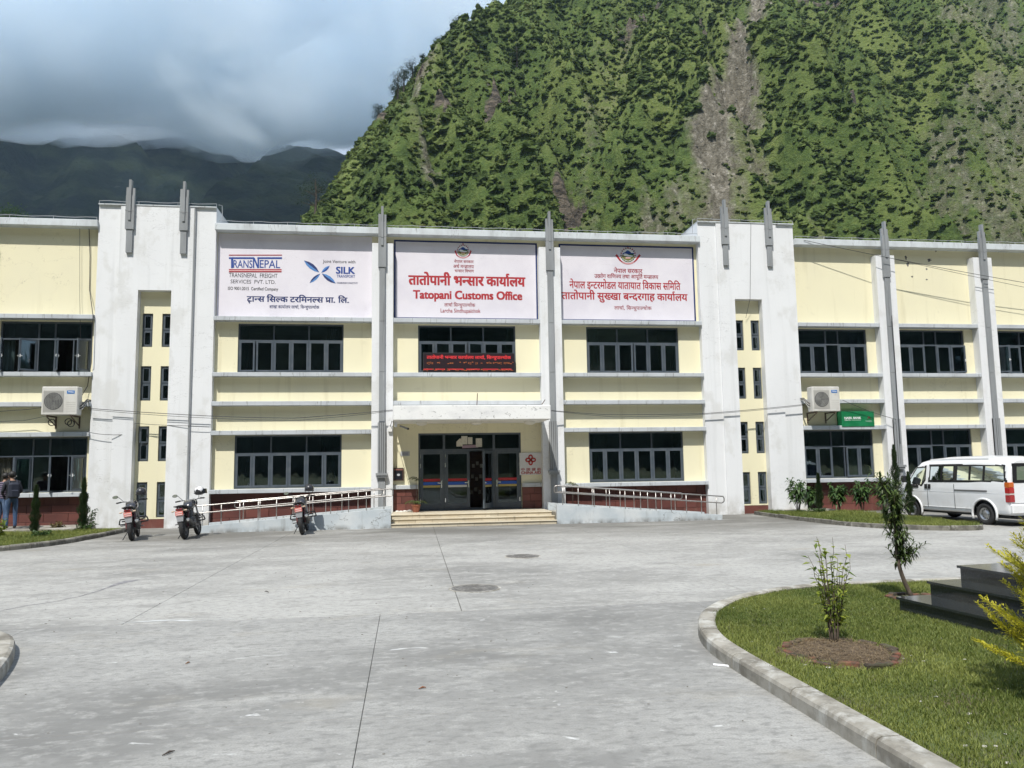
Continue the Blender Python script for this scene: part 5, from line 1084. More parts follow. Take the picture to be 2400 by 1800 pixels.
# ------------------------------------------------------------------ the white van (local: x forward, y left, z up; origin under the rear bumper)
def build_van():
    t = thing('minivan', 'white minivan with dark windows parked nose to the right wing', 'van')
    Ln = 4.42
    def lerp(tab, x):
        for (a, u), (b, v) in zip(tab, tab[1:]):
            if x <= b: return u+(v-u)*max(0, (x-a))/(b-a)
        return tab[-1][1]
    ztop = [(0,1.80),(.10,1.86),(.5,1.92),(1.2,1.945),(2.4,1.93),(3.0,1.885),(3.30,1.83),(3.50,1.70),(3.95,1.22),(4.08,1.13),(4.25,1.04),(4.36,.93),(4.42,.78)]
    wid = [(0,.93),(.06,.985),(.15,1.0),(3.3,1.0),(3.9,.985),(4.15,.95),(4.30,.90),(4.38,.82),(4.42,.70)]
    sec = [(.74,.30),(.815,.33),(.835,.42),(.838,.60),(.845,.80),(.842,1.0),(.83,1.12),(.80,1.35),(.757,1.60),(.735,1.72),(.70,1.80),(.62,1.87),(.45,1.925),(.22,1.945),(0,1.95)]
    d = [0]
    for a, b in zip(sec, sec[1:]): d.append(d[-1]+math.hypot(b[0]-a[0], b[1]-a[1]))
    NS = 84
    def sp(u):
        s = u*d[-1]; i = max(1, next((k for k, v in enumerate(d) if v >= s-1e-9), len(d)-1)); w = (s-d[i-1])/(d[i]-d[i-1]); return (sec[i-1][0]+(sec[i][0]-sec[i-1][0])*w, sec[i-1][1]+(sec[i][1]-sec[i-1][1])*w)
    S = [sp(j/NS) for j in range(NS+1)]
    def surf(x, j, out=0.0):
        y, z = S[j]; zt = lerp(ztop, x); w = lerp(wid, x)
        if z > .62: z = .62+(z-.62)*(zt-.62)/(1.95-.62)
        if x > 4.30: z = max(z, .30+(x-4.30)*.3)
        return y*w+out, z
    def poly_in(x, z, P):
        r = False; n = len(P)
        for i in range(n):
            (x0, z0), (x1, z1) = P[i], P[(i+1) % n]
            if (z0 > z) != (z1 > z) and x < (x1-x0)*(z-z0)/(z1-z0)+x0: r = not r
        return r
    AX = (.86, 3.60); AZ = .31; AR = .40
    wins = dict(rear=[(.10,1.21),(1.85,1.20),(1.85,1.68),(.16,1.68)], slide=[(1.90,1.20),(2.86,1.19),(2.86,1.67),(1.90,1.68)], front=[(3.02,1.24),(3.16,1.06),(3.74,1.06),(3.74,1.20),(3.44,1.62),(3.02,1.64)])
    xs = [i*Ln/176 for i in range(177)]; V = []; F = []; MI = []
    for x in xs:
        for j in range(NS+1): y, z = surf(x, j); V.append((x,y,z))
        for j in range(NS+1): y, z = surf(x, j); V.append((x,-y,z))
    m = 2*(NS+1)
    for i in range(176):
        for sg in (0, 1):
            for j in range(NS):
                a = i*m+sg*(NS+1)+j; xc = (xs[i]+xs[i+1])/2; zc = (V[a][2]+V[a+1][2]+V[a+m][2]+V[a+m+1][2])/4; yc = abs(V[a][1])
                if yc > .5 and any(math.hypot(xc-ax, zc-AZ) < AR for ax in AX): continue
                if yc > .55 and zc < 1.75 and any(poly_in(xc, zc, P) for P in wins.values()): continue
                if 3.46 < xc < 3.97 and j > NS*.66 and yc < .64: continue
                f = (a, a+m, a+m+1, a+1); F.append(f if sg else f[::-1])
    # rear end: rounded panel with a window hole
    s = MB(); s.add(V, F); rz = [surf(0, j) for j in range(NS+1)]; lst = sorted({round(z, 4) for _, z in rz})
    def half(z): return max([y for y, zz in rz if abs(zz-z) < .03] or [0])
    RW = (.66, 1.20, 1.70)
    n = 40; zz0, zz1 = rz[0][1], rz[-1][1]
    for k in range(n):
        a, b = zz0+(zz1-zz0)*k/n, zz0+(zz1-zz0)*(k+1)/n; wa, wb = max(.05, half(a)), max(.05 if k < n-1 else .02, half(b)); zc = (a+b)/2
        if RW[1] < zc < RW[2]:
            s.quad((0,-wa,a),(0,-wb,b),(0,-RW[0],b),(0,-RW[0],a)); s.quad((0,RW[0],a),(0,RW[0],b),(0,wb,b),(0,wa,a))
        else: s.quad((0,-wa,a),(0,-wb,b),(0,wb,b),(0,wa,a))
    body = s.build('body', van_white, t, smooth=True)
    vg = glass_mat('van_glass', (.20,.22,.225), .05); blk = M('window_black', (.012,.012,.014), .25)
    for sg in (1, -1):
        for nm, P in wins.items():
            cx, cz = sum(p[0] for p in P)/len(P), sum(p[1] for p in P)/len(P)
            def yz(x, z, o=.006):
                best = min(range(NS+1), key=lambda j: abs(surf(x, j)[1]-z)+(10 if surf(x, j)[0] < .5 else 0)); return sg*(surf(x, best)[0]+o)
            outp = [(cx+(x-cx)*1.02+(.02 if x > cx else -.02), cz+(z-cz)*1.02+(.025 if z > cz else -.025)) for x, z in P]; inp = [(cx+(x-cx)*.93, cz+(z-cz)*(.84 if nm != 'front' else .88)) for x, z in P]
            n = len(P); w = MB(); w.add([(x, yz(x,z), z) for x, z in outp]+[(x, yz(x,z,.004), z) for x, z in inp]+[(x, yz(x,z)-sg*.02, z) for x, z in outp], [((i, (i+1)%n, n+(i+1)%n, n+i) if sg < 0 else (n+i, n+(i+1)%n, (i+1)%n, i)) for i in range(n)]+[(i, 2*n+i, 2*n+(i+1)%n, (i+1)%n) for i in range(n)])
            if nm != 'front':
                mx = [.42, .72] if nm == 'rear' else [.5]
                for q in mx:
                    x0 = inp[0][0]+(inp[1][0]-inp[0][0])*q; w.add([(x0-.035, yz(x0,inp[0][1],.003), inp[0][1]),(x0+.035, yz(x0,inp[0][1],.003), inp[0][1]),(x0+.035, yz(x0,inp[2][1],.003), inp[2][1]),(x0-.035, yz(x0,inp[2][1],.003), inp[2][1])], [(0,1,2,3)])
            w.build('window_surround', blk, t)
            w = MB(); w.add([(x, yz(x,z,-.002), z) for x, z in inp], [tuple(range(n))]); w.build('side_window', vg, t)
        for ax in AX:       # flared arches
            w = MB(); pts = []; 
            for k in range(19):
                an = -.12*PI+1.24*PI*k/18; x, z = ax+(AR+.015)*math.cos(an), AZ+(AR+.015)*math.sin(an); pts.append((x, sg*(.835*lerp(wid, x)+.004), z))
            w.tube(pts, .032, 7); w.build('wheel_arch', van_white, t, smooth=True)
            w = MB(); w.lathe([(AR+.01,-.02),(AR+.01,.30),(.02,.30),(.02,.29),(AR,.29),(AR,-.02)], (ax,0,AZ), 'y', 24, ring=True); w.v = [(x, sg*(.80-y) , max(z,.30)) for x,y,z in w.v]; w.build('wheel_well', black_plastic, t)
        for zz, a, b in ((.43,1.30,3.14), (.885,.1,4.0)):       # body creases
            w = MB(); w.tube([(a+(b-a)*i/10, sg*(.84*lerp(wid, a+(b-a)*i/10)), zz) for i in range(11)], .010, 5); w.build('body_crease', van_white, t)
        for x in (2.92, 1.88):
            w = MB(); w.box(x-.004, x+.004, sg*.846-.004, sg*.846+.004, .40, 1.12); w.build('door_gap', black_plastic, t)
        for x in (2.83, 2.97):
            w = MB(); w.box(x-.045, x+.045, sg*.85-.012, sg*.85+.012, .96, 1.10); w.build('door_handle', black_plastic, t)
        w = MB(); w.box(.72, 1.86, sg*.845-.01, sg*.845+.01, .925, .965); w.build('slide_rail', M('rail_grey', (.12,.12,.12), .5), t)
        w = MB(); w.box(.75, 2.9, sg*.66-.008, sg*.66+.008, 1.84, 1.865); w.build('roof_gutter', van_white, t)
        w = MB(); w.cbox(3.62, 3.76, min(sg*.86, sg*1.07), max(sg*.86, sg*1.07), 1.14, 1.36, .03); w.build('mirror', black_plastic, t)
        w = MB(); w.cbox(3.28, 3.80, min(sg*.838, sg*.852), max(sg*.838, sg*.852), .98, 1.065, .004); w.build('mirror_sail', black_plastic, t)
        # tail lamps
        for z0, z1, c in ((1.06,1.20,(.55,.12,.01)), (.90,1.055,(.40,.012,.01)), (.855,.895,(.6,.55,.5)), (.66,.85,(.33,.01,.012))):
            w = MB(); y0, y1 = .67, .83; w.cbox(-.018, .13, min(sg*y0, sg*y1), max(sg*y0, sg*y1), z0, z1, .012); w.v = [(x, y if abs(y) < .8 else sg*(.842), z) for x,y,z in w.v]; w.build('tail_lamp', M('lamp_%d' % int(z0*100), c, .15, coat=.8), t)
        w = MB(); w.box(-.032, -.015, min(sg*.45, sg*.68), max(sg*.45, sg*.68), .46, .51); w.build('reflector', M('reflector', (.28,.02,.03), .3), t)
        w = MB(); w.cbox(4.28, 4.385, min(sg*.45, sg*.74), max(sg*.45, sg*.74), .74, .93, .03); w.build('headlamp', M('headlamp', (.6,.62,.64), .1, coat=1), t)
    w = MB(); P = [(-RW[0],RW[1]),(RW[0],RW[1]),(RW[0]-.03,RW[2]),(-RW[0]+.03,RW[2])]; I = [(-.55,1.26),(.55,1.26),(.52,1.63),(-.52,1.63)]
    w.add([(-.006,y*1.06,z+(.02 if z>1.4 else -.02)) for y,z in P]+[(-.005,y,z) for y,z in I]+[(.02,y*1.06,z+(.02 if z>1.4 else -.02)) for y,z in P], [(n_ if False else (4+i, 4+(i+1)%4, (i+1)%4, i)) for i, n_ in enumerate(range(4))]+[(i,(i+1)%4,8+(i+1)%4,8+i) for i in range(4)]); w.build('window_surround', blk, t)
    w = MB(); w.add([(.001,y,z) for y,z in I], [(0,1,2,3)]); w.build('rear_window', vg, t)
    w = MB(); w.add([(3.97,-.62,1.21),(3.97,.62,1.21),(3.48,.56,1.70),(3.48,-.56,1.70)], [(0,1,2,3)]); w.build('windscreen', vg, t)
    w = MB(); w.cbox(-.05, .06, -.80, .80, .34, .60, .03); w.build('rear_bumper', van_white, t)
    w = MB(); w.cbox(-.022, .02, -.34, .34, .86, .915, .01); w.build('handle_trim', van_white, t)
    w = MB(); w.box(-.012, -.001, -.28, .28, .80, .86); w.build('plate_recess', M('recess_grey', (.22,.22,.22), .6), t)
    w = MB(); w.box(-.016, -.001, -.26, .26, .67, .79); w.build('number_plate', M('plate_white', (.6,.6,.6), .5), t)
    w = MB(); w.lathe([(.07,0),(.07,.014),(.058,.02)], (0,0,0), 'x', 20); w.v = [(-.001-x, y, z+1.07) for x,y,z in w.v]; w.build('emblem', chrome, t)
    w = MB(); w.box(-.008, -.0005, -.78, .78, .625, .63); w.build('door_gap', black_plastic, t)
    w = MB(); w.box(.15, 4.2, -.70, .70, .24, .34); w.box(.02, .9, -.6, .6, .20, .33); w.build('underbody', black_plastic, t)
    # seats and floor seen through the glass
    w = MB(); w.box(.1, 3.9, -.75, .75, .45, .50); w.build('cabin_floor', M('cabin_grey', (.10,.10,.105), .9), t)
    for sx in (.55, 1.45, 2.55):
        for sy in (-.42, .42):
            w = MB(); w.cbox(sx, sx+.5, sy-.3, sy+.3, .5, .85, .05); w.cbox(sx-.08, sx+.08, sy-.28, sy+.28, .8, 1.38, .06); w.cbox(sx-.05, sx+.05, sy-.12, sy+.12, 1.38, 1.56, .04); w.build('seat', M('seat_fabric', (.05,.05,.055), .9), t)
    w = MB(); w.tube([(3.28+.0*i, .40+.19*math.cos(i*PI/8), 1.08+.19*math.sin(i*PI/8)) for i in range(17)], .015, 6); w.build('steering_wheel', black_plastic, t)
    w = MB(); w.box(3.5, 3.95, -.72, .72, .9, 1.12); w.build('dashboard', M('dash', (.06,.06,.065), .8), t)
    for ax in AX:
        for sg in (1, -1):
            c = (ax, sg*.745, .305); w = MB(); w.lathe([(.175,-.09),(.27,-.095),(.30,-.07),(.305,-.03),(.305,.03),(.30,.07),(.27,.095),(.175,.09)], c, 'y', 28, ring=True); tw = w.build('wheel', rubber, t, smooth=True)
            w = MB(); q = 1 if sg > 0 else -1; w.lathe([(.185,.0),(.185,.085),(.17,.09),(.155,.05),(.11,.045),(.085,.075),(.04,.08),(.001,.08)], (0,0,0), 'y', 24); w.v = [(x+ax, sg*(.745+y), z+.305) for x,y,z in w.v]; w.build('rim', alloy, tw, smooth=True)
            for k in range(10):
                an = 2*PI*k/10; w = MB(); w.lathe([(.014,.046),(.014,.050)], (0,0,0), 'y', 8); w.v = [(x+ax+.132*math.cos(an), sg*(.745+y+.001), z+.305+.132*math.sin(an)) for x,y,z in w.v]; w.build('rim_hole', black_plastic, tw)
    return t
van = build_van()
_h = Vector((14.06-14.36, -2.95+5.72)).normalized(); va = math.atan2(_h.y, _h.x); left = Vector((-_h.y, _h.x))
rl = Vector((14.36*K, -5.72*K)); vo = rl-_h*.86-left*.745
van.location = (vo.x, vo.y, 0); van.rotation_euler = (0, 0, va)

# ------------------------------------------------------------------ motorcycles (local: y forward, x right; rear wheel contact at origin)
bk_frame = M('bike_black', (.02,.02,.022), .4, coat=.3); bk_silver = M('bike_silver', (.45,.46,.48), .35, metal=.5); bk_grey = M('bike_engine', (.12,.12,.12), .5, metal=.4)
def build_bike():
    t = thing('motorcycle', 'black motorcycle', 'motorcycle', (0,0,0), 'motorcycles parked by the building'); WB = 1.33; R = .31
    for y, w, nm in ((0,.060,'rear'), (WB,.045,'front')):
        s = MB(); s.lathe([(R-.10,-w*.75),(R-.045,-w),(R-.012,-w*.7),(R,0),(R-.012,w*.7),(R-.045,w),(R-.10,w*.75)], (0,y,R), 'x', 28, ring=True); wh = s.build('wheel', rubber, t, smooth=True)
        s = MB(); s.lathe([(R-.10,-w*.7),(R-.10,w*.7),(R-.125,w*.5),(R-.125,-w*.5)], (0,y,R), 'x', 24, ring=True)
        for k in range(5): a = 2*PI*k/5; s.tube([(0,y+.03*math.cos(a),R+.03*math.sin(a)),(0,y+(R-.11)*math.cos(a),R+(R-.11)*math.sin(a))], .017, 6)
        s.lathe([(.045,-.05),(.045,.05)], (0,y,R), 'x', 12); s.lathe([(.11,.045),(.11,.05)], (0,y,R), 'x', 18); s.build('rim', bk_grey, wh)
    s = MB(); s.prism([(-.075,.50),(.075,.50),(.095,.66),(-.095,.66)], -.27, -.24); s.build('mudguard', bk_silver, t)
    s = MB()
    for i in range(10):
        a0, a1 = PI*.30+i*PI*.06, PI*.30+(i+1)*PI*.06; s.quad((-.07,-math.cos(PI-a0)*-(R+.04),R+math.sin(a0)*(R+.04)),(.07,-math.cos(PI-a0)*-(R+.04),R+math.sin(a0)*(R+.04)),(.07,-math.cos(PI-a1)*-(R+.04),R+math.sin(a1)*(R+.04)),(-.07,-math.cos(PI-a1)*-(R+.04),R+math.sin(a1)*(R+.04)))
    s.build('rear_fender', black_plastic, t)
    s = MB(); s.cbox(-.10, .10, -.295, -.275, .655, .775, .006); s.build('number_plate', M('bike_plate', (.62,.17,.14), .5), t)
    for zz in (.685, .735): s = MB(); s.box(-.08, .08, -.299, -.2955, zz-.012, zz+.012); s.build('plate_text', M('plate_pale', (.75,.55,.52), .5), t)
    s = MB(); s.cbox(-.085, .085, -.30, -.20, .785, .85, .02); s.build('tail_lamp', M('bike_tail', (.16,.01,.012), .2, coat=.6), t)
    for sg in (1, -1):
        s = MB(); s.tube([(sg*.07,-.22,.79),(sg*.13,-.25,.785)], .008, 5); s.ball((sg*.165,-.25,.785), .035, 1.2, .8, .6); s.build('indicator', M('indicator', (.55,.42,.30), .3), t)
    # tail, seat, tank as lofted bodies
    def loft(name, secs, mat):
        s = MB(); n = 14; P = []
        for y, zc, hw, hh in secs:
            for j in range(n):
                a = 2*PI*j/n; P.append((hw*math.copysign(abs(math.cos(a))**.8, math.cos(a)), y, zc+hh*math.copysign(abs(math.sin(a))**.8, math.sin(a))))
        F = [(i*n+j, (i+1)*n+j, (i+1)*n+(j+1)%n, i*n+(j+1)%n) for i in range(len(secs)-1) for j in range(n)]+[tuple(range(n)), tuple(range((len(secs)-1)*n+n-1, (len(secs)-1)*n-1, -1))]
        s.add(P, F); return s.build(name, mat, t, smooth=True)
    loft('tail', [(-.30,.845,.03,.02),(-.22,.83,.085,.05),(0,.79,.11,.07),(.25,.74,.12,.08),(.35,.72,.11,.08)], M('bike_body', (.035,.012,.014), .25, coat=.8))
    loft('seat', [(-.26,.90,.06,.015),(-.15,.90,.12,.035),(.1,.87,.135,.045),(.3,.82,.125,.05),(.52,.80,.10,.045),(.60,.82,.06,.03)], M('bike_seat', (.016,.016,.017), .7))
    loft('fuel_tank', [(.52,.83,.06,.05),(.60,.87,.13,.10),(.78,.92,.165,.13),(.95,.93,.15,.12),(1.06,.93,.09,.08),(1.10,.93,.04,.04)], M('bike_tank', (.03,.03,.036), .2, coat=1.0))
    for sg in (1, -1):
        s = MB(); s.tube([(sg*.11,.12,.86),(sg*.14,-.10,.90),(sg*.12,-.27,.91),(0,-.31,.915)], .013, 6); s.build('grab_rail', bk_frame, t)
        s = MB(); s.tube([(sg*.10,.02,.33),(sg*.11,.18,.74)], .028, 8); s.build('shock_absorber', M('shock', (.10,.03,.03), .5), t)
        s = MB(); s.tube([(sg*.085,0,R),(sg*.085,.50,.36)], .022, 6); s.build('swing_arm', bk_frame, t)
        s = MB(); s.tube([(sg*.09,WB,R),(sg*.09,WB-.19,.72),(sg*.085,WB-.28,.98)], [.026,.026,.02], 8); s.build('fork', bk_silver, t)
        s = MB(); s.tube([(sg*.05,WB-.30,1.0),(sg*.20,WB-.34,1.035),(sg*.28,WB-.40,1.04)], .012, 6); s.build('handlebar', bk_frame, t)
        s = MB(); s.tube([(sg*.27,WB-.395,1.04),(sg*.39,WB-.46,1.03)], .020, 8); s.build('grip', rubber, t)
        s = MB(); s.tube([(sg*.25,WB-.34,1.045),(sg*.40,WB-.37,1.02)], .006, 5); s.build('lever', bk_frame, t)
        for q, (yy, zz, w) in enumerate(((.78,.56,.34), (.82,.42,.36), (.80,.50,.30))):
            s = MB(); s.tube([(sg*.10,yy,zz),(sg*w,yy-.03,zz+.01)], .018, 6); s.build('crash_bar', bk_frame, t)
        s = MB(); s.tube([(sg*.34,.78,.55),(sg*.37,.80,.43)], .018, 6); s.build('crash_bar', bk_frame, t)
        for yy, zz, w in ((.46,.33,.28), (.18,.42,.26)):
            s = MB(); s.tube([(sg*.10,yy,zz),(sg*w,yy-.02,zz)], .014, 6); s.build('foot_peg', bk_grey, t)
    s = MB(); s.tube([(-.22,WB-.36,1.05),(-.30,WB-.36,1.15),(-.34,WB-.36,1.19)], .007, 5); s.ball((-.41,WB-.37,1.20), .075, 1.0, .25, .58, 14, 8); mi = s.build('mirror', bk_frame, t)
    s = MB(); s.lathe([(.066,0),(.066,.003)], (0,0,0), 'y', 16); s.v = [(x*1.0-.41, WB-.37-.020-y, z*.55+1.20) for x,y,z in s.v]; s.build('mirror_glass', M('mirror_glass', (.85,.87,.9), .05, metal=1.0), mi)
    s = MB(); s.tube([(.22,WB-.36,1.05),(.24,WB-.36,1.17)], .007, 5); s.build('mirror_stem', bk_frame, t)
    s = MB(); s.tube([(.13,.62,.33),(.15,.35,.32),(.17,.18,.38)], [.022,.025,.03], 8); s.build('exhaust_pipe', bk_grey, t)
    s = MB(); s.lathe([(.035,0),(.06,.03),(.065,.30),(.055,.42),(.03,.425)], (0,0,0), 'y', 16); ca, sa = math.cos(.30), math.sin(.30); s.v = [(x+.185, .20-y*ca, z+.39+y*sa) for x,y,z in s.v]; s.build('silencer', bk_grey, t, smooth=False)
    s = MB(); s.lathe([(.032,0),(.042,.012),(.032,.02)], (0,0,0), 'y', 14); s.v = [(x+.185, .20-(.42+y)*ca, z+.39+(.42+y)*sa) for x,y,z in s.v]; s.build('silencer_tip', chrome, t)
    s = MB(); s.cbox(-.14, .14, .45, .82, .26, .58, .04); s.cbox(-.09, .09, .60, .80, .56, .76, .03); s.lathe([(.12,-.17),(.12,.17)], (0,.60,.36), 'x', 16); s.build('engine', bk_grey, t)
    s = MB(); s.tube([(0,.30,.70),(0,.75,.80),(0,1.05,.95)], .03, 6); s.tube([(0,1.05,.92),(0,.90,.55),(0,.75,.30)], .03, 6); s.tube([(0,.30,.70),(0,.42,.35)], .03, 6); s.build('frame', bk_frame, t)
    s = MB(); s.ball((0,WB-.12,.93), .12, .95, .7, 1.05); s.build('headlamp_cowl', bk_frame, t, smooth=True)
    s = MB()
    for i in range(9):
        a0, a1 = PI*.22+i*PI*.065, PI*.22+(i+1)*PI*.065; s.quad((-.06,WB+math.cos(a0)*(R+.03),R+math.sin(a0)*(R+.03)),(.06,WB+math.cos(a0)*(R+.03),R+math.sin(a0)*(R+.03)),(.06,WB+math.cos(a1)*(R+.03),R+math.sin(a1)*(R+.03)),(-.06,WB+math.cos(a1)*(R+.03),R+math.sin(a1)*(R+.03)))
    s.build('front_fender', bk_frame, t)
    s = MB(); s.tube([(-.10,.42,.28),(-.30,.30,-.01)], .012, 6); s.build('side_stand', bk_frame, t)
    return t
bike = build_bike()
blabels = [('motorcycle with a plain black helmet hung on it, leftmost of the three', (-6.47,-3.79), 12, None), ('motorcycle next to the ramp end with a black and white visored helmet', (-5.26,-3.82), 0, None), ('motorcycle parked against the middle of the left ramp', (-2.59,-3.33), 2, None)]
bikes = []
for i, (lab, (x, y), rot, _) in enumerate(blabels):
    b = bike if i == 0 else copy_tree(bike); b['label'] = lab; b.location = (x*K, y*K, .004); b.rotation_euler = Euler((0, math.radians(-8), math.radians(rot)), 'XYZ'); bikes.append(b)
def helmet(label, b, full):
    mw = Matrix.LocRotScale(b.location, b.rotation_euler, None); p = mw @ Vector((.25, .97, 1.21)); t = thing('helmet', label, 'helmet', tuple(p), 'helmets on the motorcycles')
    shell = M('helmet_black', (.022,.022,.026), .35, coat=.5); s = MB(); n, m = 18, 11; P = []; F = []
    for i in range(m):
        th = (PI*.66 if not full else PI*.78)*i/(m-1)
        for j in range(n):
            a = 2*PI*j/n; r = .135; P.append((p.x+r*math.sin(th)*math.cos(a), p.y+r*1.18*math.sin(th)*math.sin(a), p.z+.03+r*1.02*math.cos(th)))
    for i in range(m-1):
        for j in range(n): F.append((i*n+j, (i+1)*n+j, (i+1)*n+(j+1)%n, i*n+(j+1)%n))
    F.append(tuple(range((m-1)*n, m*n))); s.add(P, F); s.build('shell', shell if not full else M('helmet_mixed', (.03,.03,.033), .3, [dict(col=(.75,.75,.76), scale=7, lo=.50, hi=.53)], coat=.6), t, smooth=True)
    s = MB(); s.lathe([(.139,-.055),(.141,-.045),(.139,-.035)], (0,0,0), 'z', 22); s.v = [(p.x+x, p.y+y*1.18, p.z+z+.01) for x,y,z in s.v]; s.build('rim_trim', black_plastic, t)
    if full:
        s = MB(); q = [(math.cos(a)*.145, math.sin(a)*.165) for a in [(-.25+.5*i/6)*PI-.2 for i in range(7)]]
        s.add([(p.x+x+.05, p.y+y, p.z+.10) for x,y in q]+[(p.x+x*1.1+.06, p.y+y*1.1, p.z-.03) for x,y in q], [(i,i+1,8+i,7+i) for i in range(6)]); s.build('visor', M('visor', (.01,.01,.012), .1), t)
    else:
        s = MB(); s.tube([(p.x-.12,p.y,p.z-.02),(p.x-.08,p.y-.05,p.z-.14),(p.x+.06,p.y-.04,p.z-.15),(p.x+.12,p.y,p.z-.02)], .006, 5); s.build('chin_strap', black_plastic, t)
helmet('plain black open-face helmet on the leftmost motorcycle', bikes[0], False); helmet('black and white full-face helmet with raised visor on the middle motorcycle', bikes[1], True); helmet('black helmet on the motorcycle in front of the ramp rail', bikes[2], False)

# ------------------------------------------------------------------ people at the left window
def person(label, loc, facing, h, mats, arm_fwd):
    """one continuous body grown with the skin modifier; zones coloured by height and limb"""
    k = h/1.72
    J = {'pelvis':(0,0,.95,.135), 'waist':(0,.0,1.10,.125), 'chest':(0,.03,1.30,.15), 'neckb':(0,.05,1.46,.07), 'neck':(0,.075,1.52,.052), 'head':(0,.11,1.60,.085), 'crown':(0,.115,1.68,.070)}
    E = [('pelvis','waist'),('waist','chest'),('chest','neckb'),('neckb','neck'),('neck','head'),('head','crown')]
    for sg, n in ((1,'r'), (-1,'l')):
        J.update({'hip'+n:(sg*.095,0,.90,.095), 'knee'+n:(sg*.11,.03,.50,.068), 'ank'+n:(sg*.115,-.02,.10,.050), 'toe'+n:(sg*.13,.14,.04,.042),
                  'sho'+n:(sg*.185,.03,1.40,.068), 'elb'+n:(sg*.25,.03-.02,1.13,.050), 'wri'+n:(sg*.20,arm_fwd,1.02 if arm_fwd < .2 else 1.08,.036), 'han'+n:(sg*.18,arm_fwd+.09,1.0 if arm_fwd < .2 else 1.09,.034)})
        E += [('pelvis','hip'+n),('hip'+n,'knee'+n),('knee'+n,'ank'+n),('ank'+n,'toe'+n),('chest','sho'+n),('sho'+n,'elb'+n),('elb'+n,'wri'+n),('wri'+n,'han'+n)]
        for q in range(5):
            a = (-.035+.0175*q) if q < 4 else -.05*sg; f0 = 'f%d%s' % (q, n); base = J['han'+n]
            off = (a*.9, .085-.012*abs(q-1.5), -.01) if q < 4 else (-sg*.045, .03, -.005)
            J[f0] = (base[0]+off[0], base[1]+off[1], base[2]+off[2], .009); E.append(('han'+n, f0))
    names = list(J); idx = {n: i for i, n in enumerate(names)}; me = bpy.data.meshes.new('body'); me.from_pydata([tuple(c*k for c in J[n][:3]) for n in names], [(idx[a], idx[b]) for a, b in E], [])
    o = bpy.data.objects.new('tmp_body', me); COL.objects.link(o); sk = o.modifiers.new('skin', 'SKIN'); sk.use_smooth_shade = True
    for n, v in zip(names, me.skin_vertices[0].data): v.radius = (J[n][3]*k*(1.15 if n in ('chest','waist','pelvis') else 1), J[n][3]*k*(.85 if n in ('chest','waist','pelvis') else 1)); v.use_root = (n == 'pelvis')
    ss = o.modifiers.new('sub', 'SUBSURF'); ss.levels = 2; ss.render_levels = 2
    bpy.context.view_layer.update(); bm = bpy.data.meshes.new_from_object(o.evaluated_get(bpy.context.evaluated_depsgraph_get())); bpy.data.objects.remove(o)
    t = thing('person', label, 'person', loc); t.rotation_euler = (0, 0, facing)
    for m in mats: bm.materials.append(m)
    mi = []
    for p in bm.polygons:
        c = p.center/k; armz = abs(c.x) > .155 and c.z > .9
        hand = armz and c.y > arm_fwd-.01 and c.y > .1
        mi.append(0 if (c.z > 1.47 or hand) else (1 if c.z > .93 or armz else (3 if c.z < .085 else 2)))
    bm.polygons.foreach_set('material_index', mi); bm.name = 'body'; b = bpy.data.objects.new('body', bm); COL.objects.link(b); b.parent = t
    def sub(name, mb, mat): me2 = mb.build(name, mat, None); me2.parent = t; return me2
    hr = MB(); hr.ball((0,.085*k,1.655*k), .115*k, .95, 1.05, .95, 14, 9); hr.v = [(x,y,z if z > 1.60*k or y < .06*k else 1.60*k+(z-1.6*k)*.2) for x,y,z in hr.v]; sub('hair', hr, M('hair', (.012,.010,.009), .6)).data.polygons.foreach_set('use_smooth', [True]*108 if False else [True]*(14*9))
    fc = MB(); fc.ball((0,.215*k,1.595*k), .017*k, .8, 1.1, 1.3, 8, 6); sub('nose', fc, mats[0])
    for sg in (1,-1):
        e = MB(); e.ball((sg*.09*k,.11*k,1.60*k), .022*k, .4, .8, 1.2, 8, 6); sub('ear', e, mats[0])
        e = MB(); e.ball((sg*.034*k,.193*k,1.625*k), .011*k, 1.2, .6, .8, 8, 5); sub('eye', e, M('eye', (.03,.025,.02), .2))
    e = MB(); e.ball((0,.196*k,1.555*k), .022*k, 1.1, .4, .35, 8, 5); sub('mouth', e, M('lips', (.25,.09,.075), .5))
    return t
skin = M('skin', (.30,.17,.11), .55); jeans = M('jeans', (.045,.085,.17), .85, [dict(col=(.13,.19,.30), scale=(9,9,3), lo=.5, hi=.7)], bump=(14,.5,.02)); jacket = M('dark_jacket', (.012,.014,.022), .75, bump=(12,.4,.02)); shoes = M('shoes', (.05,.04,.035), .7)
striped = M('striped_shirt', (.018,.018,.035), .8, coord='object'); _nt = striped.node_tree
_w = _nt.nodes.new('ShaderNodeTexWave'); _w.bands_direction = 'Z'; _w.inputs['Scale'].default_value = 5.5; _tc = _nt.nodes.new('ShaderNodeTexCoord'); _nt.links.new(_tc.outputs['Object'], _w.inputs['Vector'])
_rp = _nt.nodes.new('ShaderNodeMapRange'); _rp.inputs[1].default_value = .72; _rp.inputs[2].default_value = .78; _nt.links.new(_w.outputs['Fac'], _rp.inputs[0])
_mx = _nt.nodes.new('ShaderNodeMix'); _mx.data_type = 'RGBA'; _mx.inputs[6].default_value = (.018,.018,.035,1); _mx.inputs[7].default_value = (.22,.17,.24,1); _nt.links.new(_rp.outputs[0], _mx.inputs[0]); _nt.links.new(_mx.outputs[2], _nt.nodes['Principled BSDF'].inputs['Base Color'])
p1 = on_ground(27, 1244, .175); p1.y = -1.05*K; q1 = on_wall(24, 1240, p1.y)
person('person in dark jacket and jeans with a backpack at the left lower window', (q1.x, p1.y, .175), math.radians(38), 1.70, [skin, jacket, jeans, shoes], .26)
q2 = on_wall(2, 1240, -.85*K)
